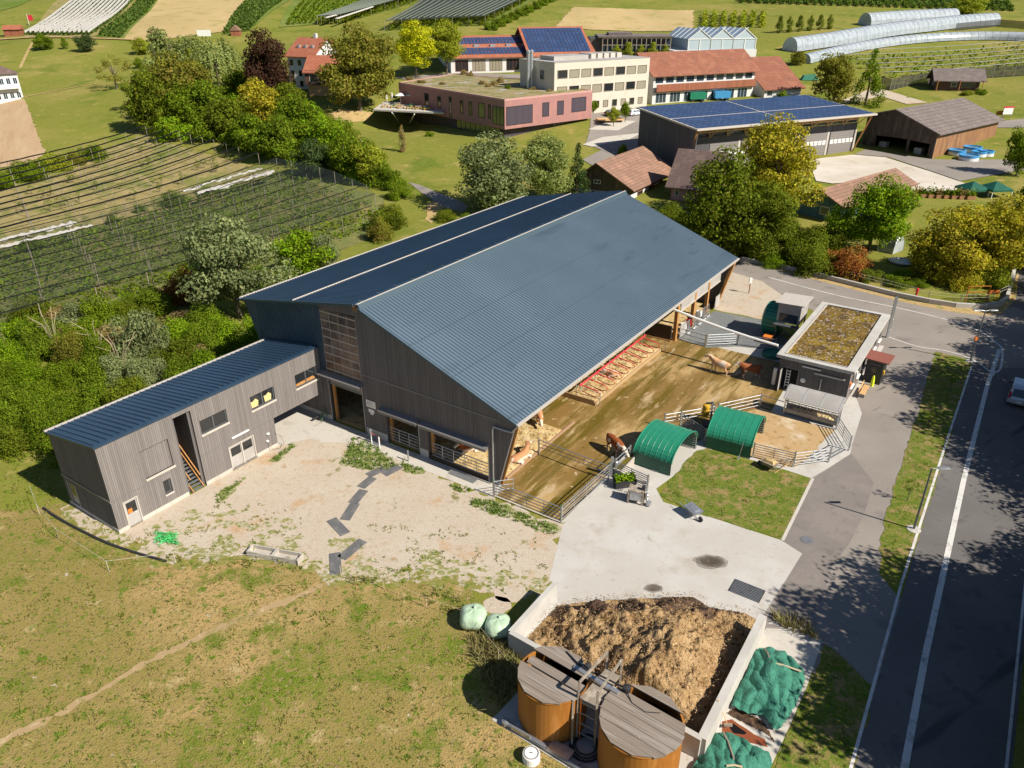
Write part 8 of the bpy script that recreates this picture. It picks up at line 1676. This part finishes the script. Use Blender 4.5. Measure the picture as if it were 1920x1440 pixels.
# dense bank right of the barn
for k, (x, y, hw, h, c) in enumerate([(1270,440,44,4,'dark'),(1310,450,44,4.5,'dark'),(1350,465,44,4.5,'hedge'),(1395,476,40,4,'dark'),(1440,486,34,3.,'mid'),(1485,494,34,2.8,'dark'),(1530,503,34,2.8,'hedge'),(1580,514,34,2.6,'olive'),(1630,526,32,2.,'dark'),(1680,534,30,1.5,'mid'),(1545,470,44,5,'dark'),(1480,460,40,5,'dark'),(1580,440,40,5,'hedge'),(1740,520,46,4,'gold'),(1790,540,46,3.6,'gold'),(1850,535,44,3.6,'lime'),(1880,500,40,4,'mid'),(1400,440,50,6,'dark')]):
    P = G(x, y); plant('shrub', 'fbush', P, hw*mpp(P), h, c, {'gold': 'golden shrub before the golden willow trees', 'olive': 'olive shrub of the bank below the walnut tree', 'lime': 'yellow green shrub near the corner plot'}.get(c, 'green shrub of the dense bank right of the barn'), 'shrub', {'gold': 'golden shrubs of the bank', 'lime': 'yellow green shrubs of the bank'}.get(c, 'green shrubs of the bank right of the barn') if c != 'olive' else None)
# brush behind the annex
k = 0
for (y0, xa, xb, st) in ((520,330,520,44),(560,240,560,46),(590,60,520,48),(622,-20,520,50),(660,-30,500,52),(700,-40,470,54),(745,-40,380,56),(790,-40,260,58),(828,-40,140,58)):
    x = xa
    while x < xb:
        k += 1; xx = x+rnd.uniform(-14, 14); yy = y0+rnd.uniform(-10, 10)
        if not (abs(xx-276) < 50 and abs(yy-640) < 40) and not (abs(xx-450) < 60 and 540 < yy < 600) and not (abs(xx-350) < 50 and 540 < yy+22 < 612):
            P = G(xx, yy+22); u_, v_ = UVp(P)
            if not (u_ > -20.5 and v_ > -9.6) and not (u_ > -2 and v_ > -11.5):
                c = rnd.choice(['hedge']*5+['mid','dark','bright','bright','olive','mid','silver','tan' if yy < 700 else 'hedge'])
                plant('shrub', 'fbush', P, 50*mpp(P)*rnd.uniform(.75, 1.05), rnd.uniform(3.0, 5.0) if c != 'tan' else 2.4, c, {'silver': 'greyish leaved shrub of the brush behind the annex', 'olive': 'olive toned shrub of the brush behind the annex', 'tan': 'dry tan shrub of the brush behind the annex'}.get(c, 'leafy green shrub of the brush behind the annex'), 'shrub', {'silver': 'greyish shrubs behind the annex', 'olive': 'olive shrubs behind the annex', 'tan': 'dry shrubs behind the annex'}.get(c, 'green shrubs behind the annex'))
        x += st
for (x, y) in ((110,636),(190,645),(235,680)):
    P = G(x, y+30); e = thing('dead_branches', 'pale bare branches sticking out of the brush', 'dead branches', P, rnd.uniform(0, 6), 'dead branches in the brush'); t = MB()
    for q in range(9):
        a = rnd.uniform(0, 6.28); t.path([(0, 0, .3), (math.cos(a)*.7, math.sin(a)*.7, 2.6+rnd.uniform(0, 1)), (math.cos(a)*1.9, math.sin(a)*1.9, 3.4+rnd.uniform(0, 1.3))], .017, 4)
    t.obj('branches', m['deadwood'], e)
# bank of bushes along the lane behind the barn right side and far meadow hedge
for k in range(9):
    P = G(920+14*k, 56-6.5*k); plant('shrub', 'bush', P, 3.4, 4.2, 'mid' if k % 2 else 'hedge', 'bush of the hedge beside the far hail net', 'shrub', 'far hedge bushes')
for k in range(12):
    P = G(1400+20*k+rnd.uniform(-6, 6), 482+4.4*k+rnd.uniform(-8, 0)-8); plant('shrub', 'fbush', P, rnd.uniform(1.0, 1.7), rnd.uniform(.9, 1.8), ['bright','dark','mid'][k % 3], 'low shrub of the bank above the side road wall', 'shrub', 'shrubs on the side road bank')
for k in range(10):
    P = G(1690+20*k+rnd.uniform(-8, 8), 528+rnd.uniform(-10, 12)); plant('shrub', 'fbush', P, rnd.uniform(1.2, 2.0), rnd.uniform(.8, 1.8), ['bright','lime','mid'][k % 3], 'rank green growth of the corner plot', 'shrub', 'rank growth in the corner plot')
# roadside trees beyond the right photo edge; they shade the road
RT_ = [(-4,54.6,5.2,12.5),(3.5,55,5.4,13),(-30,56,6.5,15),(-21,57,6,13),(-14,58,5.5,11),(-6,57,6.5,15.5),(0,56,6,16),(5.5,57.5,6,15),(11.5,61,5.6,12.2),(18,61,5.6,12.4),(24,60,5.8,13.6),(29,57.5,6.5,15.5),(35,57,6.5,17),(41,57.5,6,15),(47,58,6,14),(54,57.2,5.6,14.5),(62,58,6,15),(71,57,6,15),(81,56.5,6,14.5),(93,56,6,14),(-8,66,7,18),(-24,66,7,17),(38,66,7,18),(52,66,7,18)]
for k, (u, v, r, h) in enumerate(RT_):
    plant('tree', 'airy' if k % 4 == 1 else 'fine', W(u, v), r, h, 'dark' if k % 2 else 'hedge', 'roadside tree on the far side of the main road', 'tree', 'roadside trees', .05)
for k in range(9): plant('shrub', 'fbush', W(-12+3.6*k, 52.3+(k % 2)*.5), 1.6, 1.8, 'hedge', 'roadside shrub on the far verge of the main road', 'shrub', 'shrubs on the far road verge')
# saplings on the verge
for (x, y, ty) in ((1740,800,772),(1780,735,700),(1700,940,895)):
    P = G(x, y); plant('sapling', 'sparse', P, .5, hgt(P, ty), 'mid', 'thin sapling with few leaves on the road verge', 'sapling', 'verge saplings', .35)

# ---------------------------------------------------------------- grass blades and weeds
def tufts(name, polys, dens, hmin, hmax, mat, label, seed, clump=None, w_=.035):
    rs = np.random.RandomState(seed); V_ = []
    for poly in polys:
        xs = [p[0] for p in poly]; ys = [p[1] for p in poly]; n = int((max(xs)-min(xs))*(max(ys)-min(ys))*dens)
        q = np.stack([rs.uniform(min(xs), max(xs), n), rs.uniform(min(ys), max(ys), n)], 1)
        for x, y in q:
            if inpoly(x, y, poly) and (clump is None or _nz.noise((x*clump, y*clump, seed)) > .08): V_.append((x, y))
    V_ = np.array(V_); n = len(V_); nb = 4; c = np.repeat(V_, nb, 0)+rs.normal(0, .06, (n*nb, 2)); h = rs.uniform(hmin, hmax, n*nb); a = rs.uniform(0, 6.28, n*nb); lean = rs.normal(0, .5, (n*nb, 2))*h[:, None]
    v = np.zeros((n*nb, 3, 3)); v[:, 0, :2] = c+np.stack([np.cos(a), np.sin(a)], 1)*w_; v[:, 1, :2] = c-np.stack([np.cos(a), np.sin(a)], 1)*w_; v[:, 2, :2] = c+lean; v[:, :2, 2] = .01; v[:, 2, 2] = h
    N_ = n*nb; me = bpy.data.meshes.new(name); me.vertices.add(3*N_); me.vertices.foreach_set('co', v.reshape(-1)); me.loops.add(3*N_); me.loops.foreach_set('vertex_index', np.arange(3*N_, dtype=np.int32)); me.polygons.add(N_); me.polygons.foreach_set('loop_start', np.arange(0, 3*N_, 3, dtype=np.int32)); me.update(calc_edges=True); me.materials.append(mat)
    o = bpy.data.objects.new(name, me); C.objects.link(o); return tag(o, label, 'grass', kind='stuff')
xy = lambda *a: [(p.x, p.y) for p in px(*a)]
tufts('grass', [xy((-20,960),(110,955),(200,1012),(320,1060),(500,1045),(640,1092),(800,1080),(950,1195),(985,1275),(925,1350),(1110,1440),(1100,1500),(-100,1500))], 7, .08, .22, GRASS, 'grass tufts of the front pasture', 3, .9)
tufts('grass', [xy((0,880),(90,840),(110,940),(40,965),(-40,960))], 6, .1, .25, GRASS, 'grass tufts left of the annex', 4)
tufts('grass', [xy((1238,930),(1300,850),(1330,840),(1410,866),(1515,897),(1463,1010),(1305,958)), xy((1750,665),(1822,680),(1755,900),(1692,1075),(1652,1030),(1690,880),(1724,772)), xy((1550,1212),(1632,1290),(1595,1440),(1455,1440),(1515,1295))], 10, .06, .18, GRASS, 'grass tufts of lawn and verges', 5, .8)
gw = [xy((640,870),(660,820),(700,835),(745,870),(735,880),(680,882)), xy((755,868),(800,882),(790,892),(750,880)), xy((880,935),(925,940),(1000,972),(1050,990),(1035,1005),(960,975),(885,950)), xy((505,868),(545,830),(556,834),(522,864)), xy((840,906),(880,918),(870,926),(842,914)), xy((405,930),(440,906),(462,896),(440,918),(410,945))]
for k, g_ in enumerate(gw): sheet('weeds', g_, M('weed_ground_%s' % 'abcdef'[k], (.17,.19,.05), [((.42,.36,.25), 1.3,.47,.6,None,5.), ((.1,.15,.03), 3.,.55,.7)], .95, world=True), .0115, rag=.3, seed=20+k, step=.5)
tufts('weeds', gw, 20, .1, .34, M('weed_blades', (.15,.22,.035), rough=.8, island=.5, transl=.3), 'weeds along the concrete strip and gravel', 6, None, .05)
tufts('weeds', [xy((340,1000),(420,930),(560,960),(600,1060),(480,1030),(400,1035)), xy((650,1080),(760,1060),(880,1078),(1030,1085),(1030,1100),(950,1115),(870,1095),(760,1090)), xy((640,980),(1000,1000),(1030,1080),(860,1070),(700,1075)), xy((150,960),(240,1005),(330,975),(340,1040),(230,1030))], 7, .06, .2, GRASS, 'sparse weeds scattered over the gravel yard', 7, .7)
rp = random.Random(31); mbp = MB(); gpoly = xy((300,985),(420,925),(540,960),(620,1000),(760,1020),(900,1060),(1030,1085),(1030,1102),(940,1108),(870,1090),(800,1080),(640,1088),(500,1038),(330,1050),(210,1008))
n_ = 0
while n_ < 240:
    x, y = G(rp.uniform(130, 1040), rp.uniform(950, 1105)).xy
    if not inpoly(x, y, gpoly) or _nz.noise((x*.35, y*.35, 3)) < -.05: continue
    n_ += 1; r0 = rp.uniform(.06, .38); ph = rp.uniform(0, 9); z_ = .012+.00002*n_
    mbp.face([(x+r0*(1+.5*_nz.noise((math.cos(a*.5)*1.5+ph, math.sin(a*.5)*1.5, ph)))*math.cos(a*.5236)*1.3, y+r0*(1+.5*_nz.noise((a*.7+ph, 0, ph)))*math.sin(a*.5236)*.8, z_) for a in range(12)])
tag(mbp.obj('weeds', M('sparse_weed_patch', (.26,.24,.09), [((.46,.4,.3), 2.2,.45,.58,None,5.), ((.13,.17,.035), 4.,.5,.65,None,4.)], .95, world=True), None, fix=False), 'low weeds in patches over the gravel yard', 'weeds', kind='stuff')
tufts('tall_grass', [xy((590,1072),(640,1092),(720,1100),(800,1135),(880,1172),(945,1235),(962,1205),(890,1135),(800,1092),(700,1084)), xy((300,1043),(400,1033),(500,1038),(575,1060),(565,1078),(480,1064),(380,1060),(310,1062))], 9, .12, .45, M('rough_edge_grass', (.19,.21,.04), [((.33,.26,.1), .7,.45,.6)], .8, island=.6, transl=.3, world=True), 'rough grass along the gravel edge', 14, .8, .045)
_sr = np.random.RandomState(77); _pts = [W(_sr.uniform(.4, 9.3), _sr.uniform(10.5, 17.1), .16+abs(_sr.normal(0, .05))) for k in range(1500)]+[W(_sr.uniform(14.8, 28.5), _sr.uniform(13.5, 17.2), .36+abs(_sr.normal(0, .05))) for k in range(1700)]
cc = np.array([tuple(p) for p in _pts]); me = cards('straw_wisps', cc, unit(_sr.normal(0, .6, (len(cc), 3))+np.array([0, 0, .8])), _sr.uniform(.05, .14, len(cc)), M('loose_bed_straw', (.56,.42,.2), [((.36,.24,.09), 1.5,.45,.6)], .9, island=.8, world=True), .22, 6)
o = bpy.data.objects.new('straw_wisps', me); C.objects.link(o); tag(o, 'loose straw scattered on the cow beds', 'straw', kind='stuff')
tufts('tall_grass', [xy((875,1180),(950,1195),(985,1275),(940,1330),(905,1290)), xy((1436,1150),(1500,1160),(1540,1205),(1470,1180))], 26, .3, .75, M('dry_tall_grass', (.22,.19,.07), rough=.85, island=.6, transl=.2), 'tall dry grass behind tanks and pit wall', 8, None, .04)
# ---------------------------------------------------------------- repeats that stand in a row are told apart by their order
ORD = 'first second third fourth fifth sixth seventh eighth ninth tenth eleventh twelfth thirteenth fourteenth fifteenth sixteenth'.split()
bpy.context.view_layer.update()
by = {}
for o in bpy.data.objects:
    if o.parent is None and 'label' in o: by.setdefault(o['label'], []).append(o)
def along(o):
    c = o.matrix_world.translation if o.type == 'EMPTY' or o.location.length > 1 else sum((o.matrix_world@Vector(b) for b in o.bound_box), Vector())/8
    d = c-Vector((0, 0, CAM_H)); return d.dot(RT)/max(.1, d.dot(FW))
for lb, os_ in by.items():
    if 1 < len(os_) <= 16 and len(lb.split()) <= 11:
        for k, o in enumerate(sorted(os_, key=along)): o['label'] = lb+', '+ORD[k]+' from the left'
